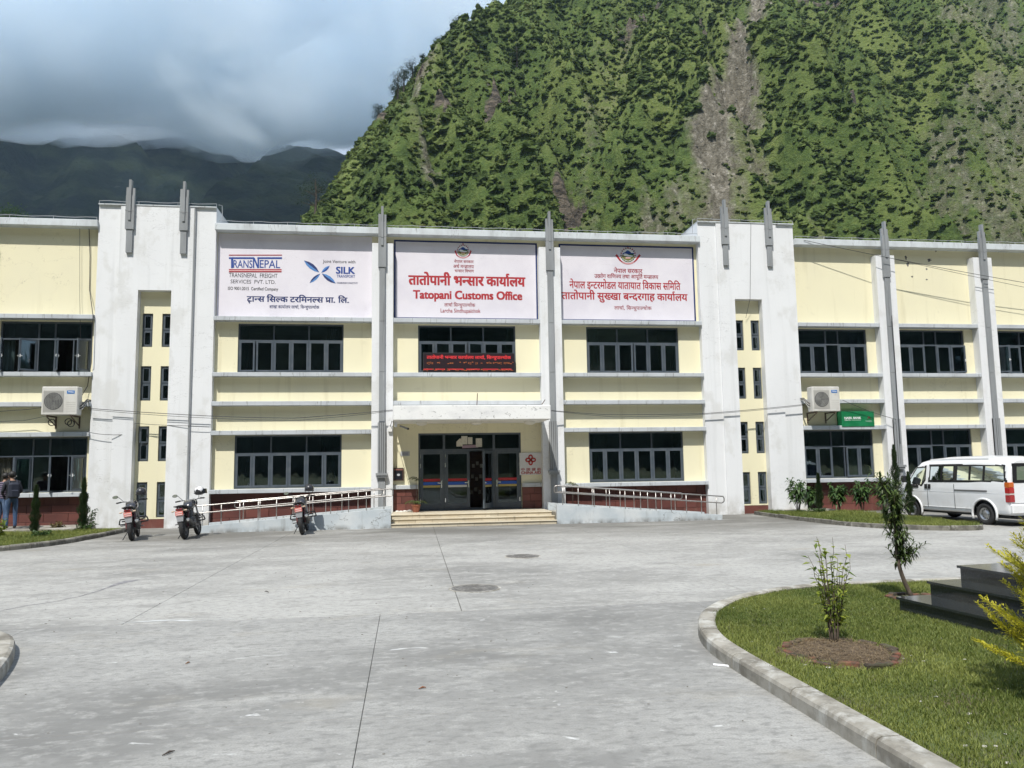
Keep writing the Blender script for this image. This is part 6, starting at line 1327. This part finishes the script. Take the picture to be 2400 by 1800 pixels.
person('person in dark striped shirt and jeans at the left frame edge', (q2.x, -.85*K, .175), math.radians(-20), 1.66, [skin, striped, jeans, shoes], .30)
bp0 = Vector((q1.x, p1.y, .175)); fa = math.radians(38); fwd = Vector((-math.sin(fa), math.cos(fa), 0)); rt = Vector((math.cos(fa), math.sin(fa), 0))
t = thing('backpack', 'dark navy backpack worn by the person in the dark jacket', 'backpack', tuple(bp0+Vector((0,0,1.0))-fwd*.2))
s = MB(); s.cbox(-.15, .15, -.32, -.125, .92, 1.40, .06); s.cbox(-.11, .11, -.37, -.31, .95, 1.18, .03)
s.v = [tuple(bp0+rt*x+fwd*(y+.03)+Vector((0,0,z))) for x,y,z in s.v]; s.build('bag', M('bag_navy', (.014,.018,.034), .75), t)
for sg in (1,-1):
    s = MB(); s.tube([tuple(bp0+rt*(sg*.10)+fwd*y+Vector((0,0,z))) for y, z in ((-.12,1.36),(-.05,1.46),(.10,1.46),(.165,1.32),(.12,1.12),(-.10,1.0))], .02, 5); s.build('strap', M('bag_navy', (0,0,0)), t)
# ------------------------------------------------------------------ mountains
def grid_faces(nx, ny):
    i = np.arange(nx*ny).reshape(ny, nx); return np.stack([i[:-1,:-1].ravel(), i[:-1,1:].ravel(), i[1:,1:].ravel(), i[1:,:-1].ravel()], 1)
CY = CAM.y
S_, Y0_ = 1.15, 190.0               # slope of the near face and distance of its foot from the camera
def face_pt(px, py):
    d = ray(px, py); t = (S_*Y0_+CAM.z)/(S_*d.y-d.z); return CAM.x+d.x*t, d.y*t          # x, distance
RID = [(150,-98), (190,-72), (230,-50)]+[(lambda q: (q[1], q[0]))(face_pt(*p)) for p in ((745,505), (815,390), (858,330), (895,272), (935,235), (1000,150), (1090,118), (1150,70), (1210,0))]+[(560,118), (640,165), (760,250)]
_ry = np.array([r[0] for r in RID]); _rx = np.array([r[1] for r in RID])
NXM, NYM = 560, 400
gx, gy = np.meshgrid(np.linspace(-170, 560, NXM), np.linspace(150, 640, NYM)); X, Yd = gx.ravel(), gy.ravel()
xr = np.interp(Yd, _ry, _rx); side = X-xr
sk = X+.38*(Yd-300)                                                        # spurs run down to the left
rg = ridged(sk/62.0, Yd/210.0, 4, 3); n1_ = ridged(sk/34., Yd/48., 4, 11)-.6; n2_ = ridged((X+.2*Yd)/15., Yd/13., 3, 23)-.62; n3_ = ridged(X/5.2, Yd/4.4, 3, 31)-.6
edge = np.clip(side/30., 0, 1)
Zm = S_*(Yd-Y0_)+ (rg-.62)*105*edge + n1_*42*(.12+.88*edge) + n2_*15*(.4+.6*edge) + n3_*5.5*(.5+.5*edge)
Zm = np.where(side < 0, Zm+side*1.55-np.minimum(0, side+4)*0, Zm-4*(1-edge)*0)
def to_sd(pts):
    return [face_pt(*p) for p in pts]
def poly_dist(pts):
    q = to_sd(pts); best = np.full(len(X), 1e9); par = np.zeros(len(X)); n = len(q)-1
    for i in range(n):
        a, b = np.array(q[i]), np.array(q[i+1]); ab = b-a; t = np.clip(((X-a[0])*ab[0]+(Yd-a[1])*ab[1])/(ab@ab), 0, 1); d = np.hypot(X-a[0]-t*ab[0], Yd-a[1]-t*ab[1]); k = d < best; best[k] = d[k]; par[k] = ((i+t)/n)[k]
    return best, par
wob = (fbm(X/9., Yd/9., 3, 77)-.5)
dch, pch = poly_dist([(1800,-40), (1785,60), (1765,150), (1768,260), (1755,340), (1730,430), (1690,540), (1670,620)])
wch = np.interp(pch, [0,.2,.4,.6,.8,1], [12,8,7,8.5,14,22]); scree = np.clip(1.15-(dch/wch)+wob*1.3, 0, 1)
dfan, pfan = poly_dist([(1745,330), (1720,430), (1700,520), (1690,600)]); wf = np.interp(pfan, [0,1], [4,32]); fan = np.clip(1.1-dfan/wf+wob*2.4, 0, 1)*.62
dr_, _ = poly_dist([(2300,20), (2330,160), (2370,300), (2390,420), (2330,540)]); bare = np.clip(1.2-dr_/34+wob*2.2, 0, 1)*.52
db2, _ = poly_dist([(1000,500), (960,440), (1010,330)]); bare2 = np.clip(.9-db2/7+wob*1.8, 0, 1)*.6
dmid, _ = poly_dist([(1500,190), (1400,330), (1330,470)]); bare3 = np.clip(.95-dmid/20+wob*1.6, 0, 1)*.42
for ln, amp, hw in (([(1260,-40),(1180,60),(1090,190),(985,330),(870,470)], 15, 20), ([(1530,-30),(1470,70),(1420,170),(1330,300),(1230,420),(1150,540)], 24, 22), ([(1745,270),(1690,370),(1625,468),(1540,560)], 20, 15), ([(1680,-20),(1640,80),(1600,220),(1560,330),(1470,480)], 22, 20), ([(1960,-40),(2000,90),(2040,230),(2050,330),(2000,450),(1930,560)], 28, 30), ([(2180,-20),(2160,120),(2210,260),(2260,400)], 20, 22), ([(1870,60),(1850,200),(1850,330),(1900,470)], 16, 15),
        ([(1370,-20),(1310,120),(1255,260),(1150,430),(1080,540)], -16, 15), ([(1590,0),(1520,130),(1460,260),(1390,400),(1320,540)], -20, 15), ([(1720,60),(1700,200),(1650,320),(1560,470)], -18, 12), ([(2080,-20),(2100,140),(2130,260),(2160,400),(2120,540)], -22, 16), ([(1930,150),(1950,300),(1960,420)], -14, 12)):
    dl, pl = poly_dist(ln); Zm += amp*np.exp(-(np.abs(dl+wob*9)/hw)**1.5)*(.55+.9*fbm(X/24., Yd/24., 3, 5))*(edge if amp > 0 else 1)
scree = np.maximum.reduce([scree, fan, bare, bare2, bare3]); Zm -= np.clip(1.1-dch/wch, 0, 1)*7 + fan*3
rock = np.zeros(len(X)); wob2 = fbm(X/3.2, Yd/2.4, 3, 79)-.5
for px, py, r, h in ((1190,270,15,9),(1175,300,10,6),(1890,75,24,10),(1910,110,14,8),(1715,180,12,7),(1690,200,8,5),(1485,205,14,6),(1510,60,12,6),(905,310,9,5),(870,385,9,5),(1330,410,14,-9),(1620,10,16,8),(2060,190,20,7),(2090,215,14,6),(1230,140,13,6),(1300,110,11,5),(1960,360,14,5),(1120,150,9,4),(2250,60,12,5),(1075,455,8,4),(1540,180,9,5),(985,345,8,4),(1990,480,12,5),(1440,20,9,4),(1660,120,12,6)):
    cx, cyy = face_pt(px, py); r *= .8; rr = np.hypot((X-cx)*.95, (Yd-cyy)*1.15)/r+wob*1.9+wob2*1.2; k = np.clip(1.05-rr*1.0, 0, 1); k = k*k*(3-2*k); rock = np.maximum(rock, k)
    Zm += h*k*np.where(Yd < cyy, np.clip((Yd-cyy+r*.5)/(r*.35), 0, 1), 1-np.clip((Yd-cyy)/(r*1.2), 0, 1))
strata = (fbm(X/14., Zm/2.3, 3, 51)-.5); Yout = Yd + rock*strata*7 + n2_*2.2
tone = np.clip(.5+1.5*(fbm(X/26., Yd/20., 4, 91)-.5)+.8*(rg-.6), 0, 1)
Vm = np.stack([X, Yout+CY, Zm], 1)
def mountain_mat():
    m = bpy.data.materials.new('mountain_ground'); m.use_nodes = True; nt = m.node_tree; L = nt.links; b = nt.nodes['Principled BSDF']; b.inputs['Roughness'].default_value = .95; b.inputs['Specular IOR Level'].default_value = .15
    geo = nd(nt, 'ShaderNodeNewGeometry')
    def no(sc, det=6, off=0): 
        mp = nd(nt, 'ShaderNodeMapping'); mp.inputs['Scale'].default_value = (sc,)*3 if not hasattr(sc, '__len__') else sc; mp.inputs['Location'].default_value = (off,)*3; n = nd(nt, 'ShaderNodeTexNoise'); n.inputs['Scale'].default_value = 1; n.inputs['Detail'].default_value = det; n.inputs['Roughness'].default_value = .65; L.new(geo.outputs['Position'], mp.inputs[0]); L.new(mp.outputs[0], n.inputs[0]); return n.outputs[0]
    def ramp(src, cols):
        r = nd(nt, 'ShaderNodeValToRGB'); e = r.color_ramp.elements
        for i, (p, c) in enumerate(cols):
            if i < 2: e[i].position = p; e[i].color = (*c, 1)
            else: q = e.new(p); q.color = (*c, 1)
        L.new(src, r.inputs[0]); return r.outputs[0]
    def mix(f, a, c):
        x = nd(nt, 'ShaderNodeMix', data_type='RGBA'); L.new(f, x.inputs[0]); L.new(a, x.inputs[6]); L.new(c, x.inputs[7]); return x.outputs[2]
    def attr(n): a = nd(nt, 'ShaderNodeAttribute'); a.attribute_name = n; return a.outputs['Fac']
    grass_c = ramp(no(.22, 8), [(.30,(.045,.072,.022)), (.48,(.085,.128,.034)), (.62,(.13,.172,.048)), (.75,(.14,.15,.065))])
    light = ramp(no(.5, 6, 9), [(.35,(.14,.185,.048)), (.65,(.21,.24,.08))])
    t = nd(nt, 'ShaderNodeMapRange'); t.inputs[1].default_value = .45; t.inputs[2].default_value = .85; t.inputs[4].default_value = .7; L.new(attr('tone'), t.inputs[0])
    veg = mix(t.outputs[0], grass_c, light)
    scr = ramp(no((.5,.5,.25), 9, 4), [(.30,(.085,.076,.056)), (.45,(.15,.135,.102)), (.58,(.23,.21,.165)), (.70,(.50,.46,.40))])
    rk = ramp(no((.18,.18,.7), 8, 7), [(.34,(.030,.028,.025)), (.47,(.085,.074,.060)), (.60,(.21,.175,.135)), (.72,(.10,.088,.072))])
    def sharp(src, off, lo=.35, hi=.65):
        a = nd(nt, 'ShaderNodeMath', operation='ADD'); x = nd(nt, 'ShaderNodeMath', operation='MULTIPLY_ADD'); L.new(no(.35, 6, off), x.inputs[0]); x.inputs[1].default_value = .9; x.inputs[2].default_value = -.45; L.new(src, a.inputs[0]); L.new(x.outputs[0], a.inputs[1]); r = nd(nt, 'ShaderNodeMapRange'); r.inputs[1].default_value = lo; r.inputs[2].default_value = hi; L.new(a.outputs[0], r.inputs[0]); return r.outputs[0]
    c = mix(sharp(attr('scree'), 12, .25, .75), veg, scr); c = mix(sharp(attr('rock'), 15), c, rk); L.new(c, b.inputs['Base Color'])
    bp = nd(nt, 'ShaderNodeBump'); bp.inputs['Strength'].default_value = 1.0; bp.inputs['Distance'].default_value = 1.6; L.new(no(.8, 8, 3), bp.inputs['Height']); L.new(bp.outputs[0], b.inputs['Normal']); return m
mt = mesh_np('mountain', Vm, grid_faces(NXM, NYM), mountain_mat(), smooth=True); struct(mt)
for n, a in (('scree', scree), ('rock', rock), ('tone', tone)):
    at = mt.data.attributes.new(n, 'FLOAT', 'POINT'); at.data.foreach_set('value', a.astype(np.float32))
def ground_at(x, yd):
    i = int(round((x+170)/(730)*(NXM-1))); j = int(round((yd-150)/490*(NYM-1))); k = min(max(j,0),NYM-1)*NXM+min(max(i,0),NXM-1); return Vector(Vm[k])
# shrubs that cover the near face: uncountable
def bush_mesh(k, n, mat, flat):
    mb = MB(); rr = random.Random(k)
    nn, mm = 9, 6; P = []
    for i in range(mm+1):
        th = PI*.62*i/mm
        for j in range(nn):
            a = 2*PI*j/nn+(i % 2)*.35; r = (.78+.30*math.sin(a*3+k)*math.sin(th*4+k*2))*rr.uniform(.78, 1.08); P.append((math.sin(th)*math.cos(a)*r, math.sin(th)*math.sin(a)*r, math.cos(th)*flat*r))
    for i in range(mm):
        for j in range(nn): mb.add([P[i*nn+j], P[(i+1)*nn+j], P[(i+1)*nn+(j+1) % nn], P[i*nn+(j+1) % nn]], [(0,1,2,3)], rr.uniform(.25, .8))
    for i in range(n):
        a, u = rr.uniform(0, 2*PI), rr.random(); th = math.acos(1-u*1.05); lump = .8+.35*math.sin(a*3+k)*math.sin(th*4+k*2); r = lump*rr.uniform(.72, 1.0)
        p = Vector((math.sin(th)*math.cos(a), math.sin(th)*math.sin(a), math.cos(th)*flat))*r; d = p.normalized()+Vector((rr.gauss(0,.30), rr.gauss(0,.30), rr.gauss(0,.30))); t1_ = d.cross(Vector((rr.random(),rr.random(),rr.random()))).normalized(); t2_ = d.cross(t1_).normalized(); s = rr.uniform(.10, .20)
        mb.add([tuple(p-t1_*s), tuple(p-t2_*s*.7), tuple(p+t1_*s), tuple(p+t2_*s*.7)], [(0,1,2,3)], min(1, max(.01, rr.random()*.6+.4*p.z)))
    me = bpy.data.meshes.new('bush'); me.from_pydata(mb.v, [], mb.f); at = me.attributes.new('v', 'FLOAT', 'FACE'); at.data.foreach_set('value', mb.vals); me.materials.append(mat); o = bpy.data.objects.new('bush%d' % k, me); return o
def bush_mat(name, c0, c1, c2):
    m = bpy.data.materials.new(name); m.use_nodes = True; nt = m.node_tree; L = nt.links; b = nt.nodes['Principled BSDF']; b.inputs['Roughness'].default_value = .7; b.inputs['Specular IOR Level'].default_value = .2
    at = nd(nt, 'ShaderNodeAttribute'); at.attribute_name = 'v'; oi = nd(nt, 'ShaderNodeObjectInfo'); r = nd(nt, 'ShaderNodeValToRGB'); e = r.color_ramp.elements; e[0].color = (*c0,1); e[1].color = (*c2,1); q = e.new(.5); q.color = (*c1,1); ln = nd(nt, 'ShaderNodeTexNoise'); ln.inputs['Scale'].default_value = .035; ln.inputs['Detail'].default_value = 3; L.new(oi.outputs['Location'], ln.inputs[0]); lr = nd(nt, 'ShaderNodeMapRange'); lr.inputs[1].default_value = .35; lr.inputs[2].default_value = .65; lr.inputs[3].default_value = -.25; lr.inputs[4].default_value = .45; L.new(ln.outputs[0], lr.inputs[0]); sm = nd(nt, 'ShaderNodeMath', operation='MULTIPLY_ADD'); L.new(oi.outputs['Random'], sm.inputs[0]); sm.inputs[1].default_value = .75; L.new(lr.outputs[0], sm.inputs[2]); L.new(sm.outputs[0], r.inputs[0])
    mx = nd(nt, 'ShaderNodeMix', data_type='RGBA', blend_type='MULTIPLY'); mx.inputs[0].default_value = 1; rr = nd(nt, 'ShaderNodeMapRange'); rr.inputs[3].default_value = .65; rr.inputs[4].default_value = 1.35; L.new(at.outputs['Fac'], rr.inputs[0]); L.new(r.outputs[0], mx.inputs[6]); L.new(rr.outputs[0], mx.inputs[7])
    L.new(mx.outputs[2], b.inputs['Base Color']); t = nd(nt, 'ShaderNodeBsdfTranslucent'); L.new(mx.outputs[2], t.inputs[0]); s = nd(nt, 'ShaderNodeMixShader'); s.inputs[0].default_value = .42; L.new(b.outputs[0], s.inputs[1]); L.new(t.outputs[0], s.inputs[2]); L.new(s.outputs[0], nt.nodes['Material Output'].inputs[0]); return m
def scatter(name, label, pts, scales, protos):
    c = bpy.data.collections.new(name+'_kinds')
    for p in protos: c.objects.link(p)
    me = bpy.data.meshes.new(name); me.vertices.add(len(pts)); me.vertices.foreach_set('co', pts.astype(np.float32).ravel()); at = me.attributes.new('sc', 'FLOAT', 'POINT'); at.data.foreach_set('value', scales.astype(np.float32)); me.update()
    o = bpy.data.objects.new(name, me); COL.objects.link(o); tag(o, label, 'shrubs'); struct(o, 'stuff')
    ng = bpy.data.node_groups.new(name, 'GeometryNodeTree'); ng.interface.new_socket('Geometry', in_out='INPUT', socket_type='NodeSocketGeometry'); ng.interface.new_socket('Geometry', in_out='OUTPUT', socket_type='NodeSocketGeometry')
    N, L = ng.nodes, ng.links; gi = N.new('NodeGroupInput'); go = N.new('NodeGroupOutput'); ip = N.new('GeometryNodeInstanceOnPoints'); ci = N.new('GeometryNodeCollectionInfo'); ci.inputs[0].default_value = c; ci.inputs['Separate Children'].default_value = True; ci.inputs['Reset Children'].default_value = True
    na = N.new('GeometryNodeInputNamedAttribute'); na.data_type = 'FLOAT'; na.inputs[0].default_value = 'sc'; rv_ = N.new('FunctionNodeRandomValue'); rv_.data_type = 'FLOAT_VECTOR'; rv_.inputs[0].default_value = (-.25,-.25,0); rv_.inputs[1].default_value = (.25,.25,6.28)
    ip.inputs['Pick Instance'].default_value = True
    L.new(gi.outputs[0], ip.inputs['Points']); L.new(ci.outputs[0], ip.inputs['Instance']); L.new(na.outputs[0], ip.inputs['Scale']); L.new(rv_.outputs[0], ip.inputs['Rotation']); L.new(ip.outputs[0], go.inputs[0])
    md = o.modifiers.new('scatter', 'NODES'); md.node_group = ng; return o
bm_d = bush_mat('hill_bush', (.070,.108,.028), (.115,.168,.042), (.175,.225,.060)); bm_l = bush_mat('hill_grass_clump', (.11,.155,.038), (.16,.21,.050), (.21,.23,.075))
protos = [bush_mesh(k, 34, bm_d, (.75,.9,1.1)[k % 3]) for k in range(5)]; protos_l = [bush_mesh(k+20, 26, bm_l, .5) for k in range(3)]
def pick(n, dens_fn, sc, seed):
    r = np.random.default_rng(seed); xs = r.uniform(-150, 520, n); ys = r.uniform(170, 610, n)
    i = np.clip(np.round((xs+170)/730*(NXM-1)).astype(int), 0, NXM-1); j = np.clip(np.round((ys-150)/490*(NYM-1)).astype(int), 0, NYM-1); k = j*NXM+i
    # keep what can lie inside a wide view of the scene
    keep = (xs/ys > -.45) & (xs/ys < 1.25) & (side[k] > -14) & (r.random(n) < dens_fn(k, xs, ys)); k = k[keep]; q = Vm[k].copy(); q[:, 0] += r.uniform(-.7,.7,len(k)); s = r.uniform(*sc, len(k))*(.6+.9*r.random(len(k))**2); q[:, 2] -= .15*s; return q, s
cover = fbm(X/17., Yd/13., 4, 61); 
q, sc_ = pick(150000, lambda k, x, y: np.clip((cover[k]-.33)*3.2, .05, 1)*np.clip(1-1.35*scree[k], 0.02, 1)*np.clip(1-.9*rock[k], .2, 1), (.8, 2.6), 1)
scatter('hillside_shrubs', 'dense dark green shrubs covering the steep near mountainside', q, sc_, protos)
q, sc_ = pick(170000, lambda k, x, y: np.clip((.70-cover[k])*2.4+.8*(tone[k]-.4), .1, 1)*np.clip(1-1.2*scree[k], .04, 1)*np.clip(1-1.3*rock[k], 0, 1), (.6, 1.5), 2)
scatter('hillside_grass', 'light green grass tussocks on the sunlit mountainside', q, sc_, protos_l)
bld_m = M('boulder', (.24,.22,.185), .95, [dict(col=(.13,.115,.095), scale=.8, lo=.4, hi=.6)], bump=(2,.6,.2))
rb_ = [];
for k in range(3):
    mb = MB(); mb.ball((0,0,0), 1, 1.2, .9, .7, 8, 6); mb.v = [tuple(Vector(v)*(1+.35*math.sin(v[0]*5+k)*math.cos(v[1]*4+v[2]*3))) for v in mb.v]; me = bpy.data.meshes.new('boulder'); me.from_pydata(mb.v, [], mb.f); me.materials.append(bld_m); rb_.append(bpy.data.objects.new('boulder%d' % k, me))
q, sc_ = pick(60000, lambda k, x, y: np.clip(scree[k]*1.4-.35, 0, 1)*.55, (.2, .6), 5)
o = scatter('scree_stones', 'pale stones strewn down the landslide chute', q, sc_, rb_); o['category'] = 'stones'
# single trees along the ridge
tree_leaf = leaf_mat('ridge_tree_leaf', (.014,.032,.016), (.05,.085,.03), .7, .2)
def ridge_tree(label, px, py, h, w, shape_=0, yd=None):
    h *= 1.5; w *= 1.4; x, y_ = face_pt(px, py); p = ground_at(x, y_); p.z -= .6; t = thing('ridge_tree', label, 'tree', tuple(p), 'trees on the mountain ridge'); st = MB(); fo = MB()
    st.tube([p, p+Vector((.1*h*.2,0,h*.5)), p+Vector((0,0,h*.95))], [.035*h,.022*h,.005*h], 6)
    for k in range(16):
        z = h*random.uniform(.30,.98); a = random.uniform(0,2*PI); rr = w*(1.05-.75*(z/h-.3))*random.uniform(.5,1); c = p+Vector((math.cos(a)*rr*.75, math.sin(a)*rr*.75, z)); st.tube([p+Vector((0,0,z*.85)), c], [.010*h,.003*h], 4); cr = w*random.uniform(.30,.5)
        for i in range(90):
            q = c+Vector((random.gauss(0,.5), random.gauss(0,.5), random.gauss(0,.36)))*cr*1.25; leaf_quads(fo, q, rv(), random.uniform(.30,.55), .28, random.random(), .1)
    st.build('trunk', bark_m, t); fo.build('crown', tree_leaf, t)
for lab, px, py, h, w in (('lowest tall tree on the ridge skyline', 933,250,9.5,2.6), ('second tree up the ridge skyline, leaning over the drop', 945,225,9,2.4), ('broad tree just above the tall pair on the ridge', 968,185,8.5,3.2), ('slim tree behind the broad ridge tree', 990,176,6.5,1.6), ('small round tree midway on the ridge', 1030,152,5,2.2), ('dense dark tree on the ridge shoulder', 1068,150,9,3.2), ('slender tree above the dark ridge tree', 1096,122,5.5,1.8), ('large tree high on the slope near the top of the picture', 1292,42,15,5), ('rounded tree at the ridge foot above the roof line', 735,520,10,5), ('dark tree on the slope behind the entrance sign', 1210,215,8,3), ('bushy tree at the cliff edge on the left ridge', 890,292,5,2.4)):
    ridge_tree(lab, px, py, h, w)
# ------------------------------------------------------------------ far mountains under cloud
def far_mat(name):
    return M(name, (.013,.022,.022), 1.0, [dict(col=(.036,.050,.032), scale=(.012,.012,.02), lo=.44, hi=.60, detail=12), dict(col=(.012,.024,.018), scale=(.03,.03,.02), lo=.5, hi=.65, detail=10, fac=.9), dict(col=(.16,.155,.14), scale=(.009,.009,.02), lo=.70, hi=.74, detail=6, fac=.5)], spec=.1, bump=((.05,.05,.05), 1.0, 12))
def far(name, x0, x1, y0, y1, fn, nx=240, ny=140):
    a, b = np.meshgrid(np.linspace(x0, x1, nx), np.linspace(y0, y1, ny)); x, y = a.ravel(), b.ravel(); z = fn(x, y); o = mesh_np(name, np.stack([x, y+CY, z], 1), grid_faces(nx, ny), far_mat('far_forest'), smooth=True); struct(o); return o
def fA(x, y):
    crest = np.interp(x/y, [-1.5,-.6,-.45,-.3,-.21,-.17,.1,.6], [1.3,1.25,1.2,1.18,1.0,.74,.55,.5])
    h = np.minimum((y-900)*.78, (2300-900)*.78+(2300-y)*.2)*crest
    return h+(ridged((x+.3*y)/420., y/800., 5, 5)-.6)*400*np.clip((y-950)/500., 0, 1)+(fbm(x/90., y/90., 5, 8)-.5)*110
far('far_mountain', -2600, 900, 880, 2700, fA, 300, 170)
def fB(x, y):
    c = np.interp(y, [700,1000,1300,1500], [-330,-260,-215,-200]); d = x-c
    top = np.interp(y, [650,1350,1500,1800], [110,570,590,520]); h = np.where(d < 0, top+d*1.35, top-np.abs(d)*.10)
    return h+(ridged(x/150., y/300., 4, 15)-.6)*60+(fbm(x/35., y/35., 4, 18)-.5)*26
far('far_spur', -700, 500, 640, 1800, fB, 200, 200)
def fC(x, y): return np.maximum(-20, np.where(y < 230, (y-120)*.60, 66+(y-230)*.03)+(fbm(x/30., y/30., 4, 44)-.5)*14+np.interp(x/y, [-.7,-.5,-.44,-.4,-.3,-.2], [-4,0,2,-8,-26,-60]))
far('foothill', -260, -30, 110, 330, fC, 90, 70)
for lab, r_, yd_, h, w in (('rounded leafy tree top above the left wing roof at the frame edge', -.492, 232, 11, 6.5), ('second leafy tree top above the left wing roof', -.465, 236, 10, 5.5), ('third, lower tree top above the left wing roof', -.425, 236, 9, 5)):
    x = r_*yd_; p = Vector((x, yd_+CY, float(fC(np.array([x]), np.array([yd_]))[0])-1)); t = thing('hill_tree', lab, 'tree', tuple(p), 'trees behind the left wing'); st = MB(); fo = MB(); st.tube([p, p+Vector((0,0,h*.9))], [.3,.05], 6)
    for k in range(22):
        z = h*random.uniform(.35,1); a = random.uniform(0,2*PI); c = p+Vector((math.cos(a)*w*random.random(), math.sin(a)*w*random.random(), z)); st.tube([p+Vector((0,0,z*.7)), c], .05, 4)
        for i in range(90): leaf_quads(fo, c+Vector((random.gauss(0,1.1), random.gauss(0,1.1), random.gauss(0,.8))), rv(), random.uniform(.4,.75), .35, random.random(), .1)
    st.build('trunk', bark_m, t); fo.build('crown', lf_mid, t)
# low cloud that wraps the far summits and shades the valley below it
def cloud_mat(name, dens, col=(.93,.95,1.0), aniso=.2):
    m = bpy.data.materials.new(name); m.use_nodes = True; nt = m.node_tree; nt.nodes.clear(); o = nd(nt, 'ShaderNodeOutputMaterial'); v = nd(nt, 'ShaderNodeVolumePrincipled'); v.inputs['Color'].default_value = (*col,1); v.inputs['Density'].default_value = dens; v.inputs['Anisotropy'].default_value = aniso; nt.links.new(v.outputs[0], o.inputs['Volume']); return m
def lumpy_cloud_mat(name, dens, col, scale):
    m = cloud_mat(name, dens, col, 0.0); nt = m.node_tree; L = nt.links; v = [n for n in nt.nodes if n.type == 'PRINCIPLED_VOLUME'][0]
    g = nd(nt, 'ShaderNodeNewGeometry'); mp = nd(nt, 'ShaderNodeMapping'); mp.inputs['Scale'].default_value = scale; n = nd(nt, 'ShaderNodeTexNoise'); n.inputs['Scale'].default_value = 1; n.inputs['Detail'].default_value = 6; n.inputs['Roughness'].default_value = .6; n.inputs['Distortion'].default_value = .8
    m.cycles.volume_step_rate = .08
    r = nd(nt, 'ShaderNodeMapRange'); r.inputs[1].default_value = .45; r.inputs[2].default_value = .58; r.inputs[3].default_value = dens*.10; r.inputs[4].default_value = dens*3.0
    L.new(g.outputs['Position'], mp.inputs[0]); L.new(mp.outputs[0], n.inputs[0]); L.new(n.outputs[0], r.inputs[0]); L.new(r.outputs[0], v.inputs['Density']); return m
def cloud_sheet(name, label, x0, x1, y0, y1, base, thick, amp, sc, mat, nx=120, ny=50, seed=0):
    a, b = np.meshgrid(np.linspace(x0, x1, nx), np.linspace(y0, y1, ny)); x, y = a.ravel(), b.ravel(); zb = base(x, y)+(fbm(x/y*5+3, y/sc, 4, seed)-.5)*2*amp*y/1500; ex = np.clip(np.minimum.reduce([(x-x0), (x1-x), (y-y0)*1.0, (y1-y)])/(thick*.8), 0, 1)**.5
    yy = y.copy(); mid = zb+thick*.35; lo = mid+(zb-mid)*ex; hi = mid+(zb+thick+(fbm(x/sc, y/sc, 3, seed+9)-.5)*2*amp-mid)*ex+.5
    n = nx*ny; V = np.concatenate([np.stack([x, yy+CY, lo], 1), np.stack([x, yy+CY, hi], 1)]); g_ = grid_faces(nx, ny); F = [g_[:, ::-1], g_+n]; i = np.arange(n).reshape(ny, nx); rim = np.concatenate([i[0,:], i[1:,-1], i[-1,-2::-1], i[-2:0:-1,0]]); r2 = np.roll(rim, -1); F.append(np.stack([rim, r2, r2+n, rim+n], 1))
    o = mesh_np(name, V, np.concatenate(F), mat, smooth=False); tag(o, label, 'cloud'); struct(o, 'stuff'); return o
cloud_sheet('low_cloud', 'grey low cloud hiding the tops of the far mountains', -3300, 1500, 640, 3200, lambda x, y: y*np.interp(x/y, [-.6,-.45,-.3,-.23,-.19,-.14,-.08,.1], [.432,.436,.428,.398,.394,.430,.438,.46]), 360, 85, 330, lumpy_cloud_mat('cloud', .0046, (.85,.93,1.0), (.0042,.0030,.0085)))

def puff(label, px, py, dist, w, h, dens, seed):
    d = ray(px, py); c = CAM+d*(dist/d.y); mb = MB(); n, m = 28, 16; P = []; F = []
    for i in range(m+1):
        t = PI*i/m
        for j in range(n):
            a = 2*PI*j/n; v = Vector((math.sin(t)*math.cos(a), math.sin(t)*math.sin(a), math.cos(t))); u = float(fbm(np.array([v.x*2.2+seed+5]), np.array([v.z*2.2+v.y*1.7+9]), 4, seed)[0]); k = .45+1.1*u; P.append((c.x+v.x*w*k, c.y+v.y*w*.6*k, c.z+v.z*h*k))
    for i in range(m):
        for j in range(n): F.append((i*n+j, (i+1)*n+j, (i+1)*n+(j+1)%n, i*n+(j+1)%n))
    mb.add(P, F); o = mb.build('cloud_puff', cloud_mat('puff_%d' % seed, dens, (.80,.91,1.0), 0.0)); tag(o, label, 'cloud', 'wisps of low cloud'); struct(o, 'stuff')
puff('pale wisp of cloud over the notch between the far mountains', 650, 235, 900, 130, 62, .006, 1); puff('bright patch of cloud drifting at the near ridge', 815, 200, 900, 110, 70, .006, 2)
puff('pale cloud lump high at the left', 330, 60, 900, 210, 90, .006, 3); puff('cloud lump at the top left corner', 60, 110, 900, 170, 80, .0055, 4); puff('bright mist behind the upper ridge', 1000, 110, 900, 170, 130, .006, 5)
# the other side of the valley, behind the camera: seen in the window glass
def fD(x, y): return np.minimum((-y-150)*.95, 420)+(ridged((x+.3*y)/160., y/300., 4, 35)-.6)*70+(fbm(x/30., y/30., 4, 38)-.5)*24
far('opposite_mountain', -900, 900, -800, -130, fD, 200, 90)
# valley air
hz = MB(); hz.box(-3600, 2600, -1000+CY, 3300+CY, -2, 1950); hz_m = cloud_mat('haze_air', .00007, (.60,.78,1.0), .15); o = hz.build('haze', hz_m); tag(o, 'thin blue valley haze in front of the far mountains', 'haze'); struct(o, 'stuff')
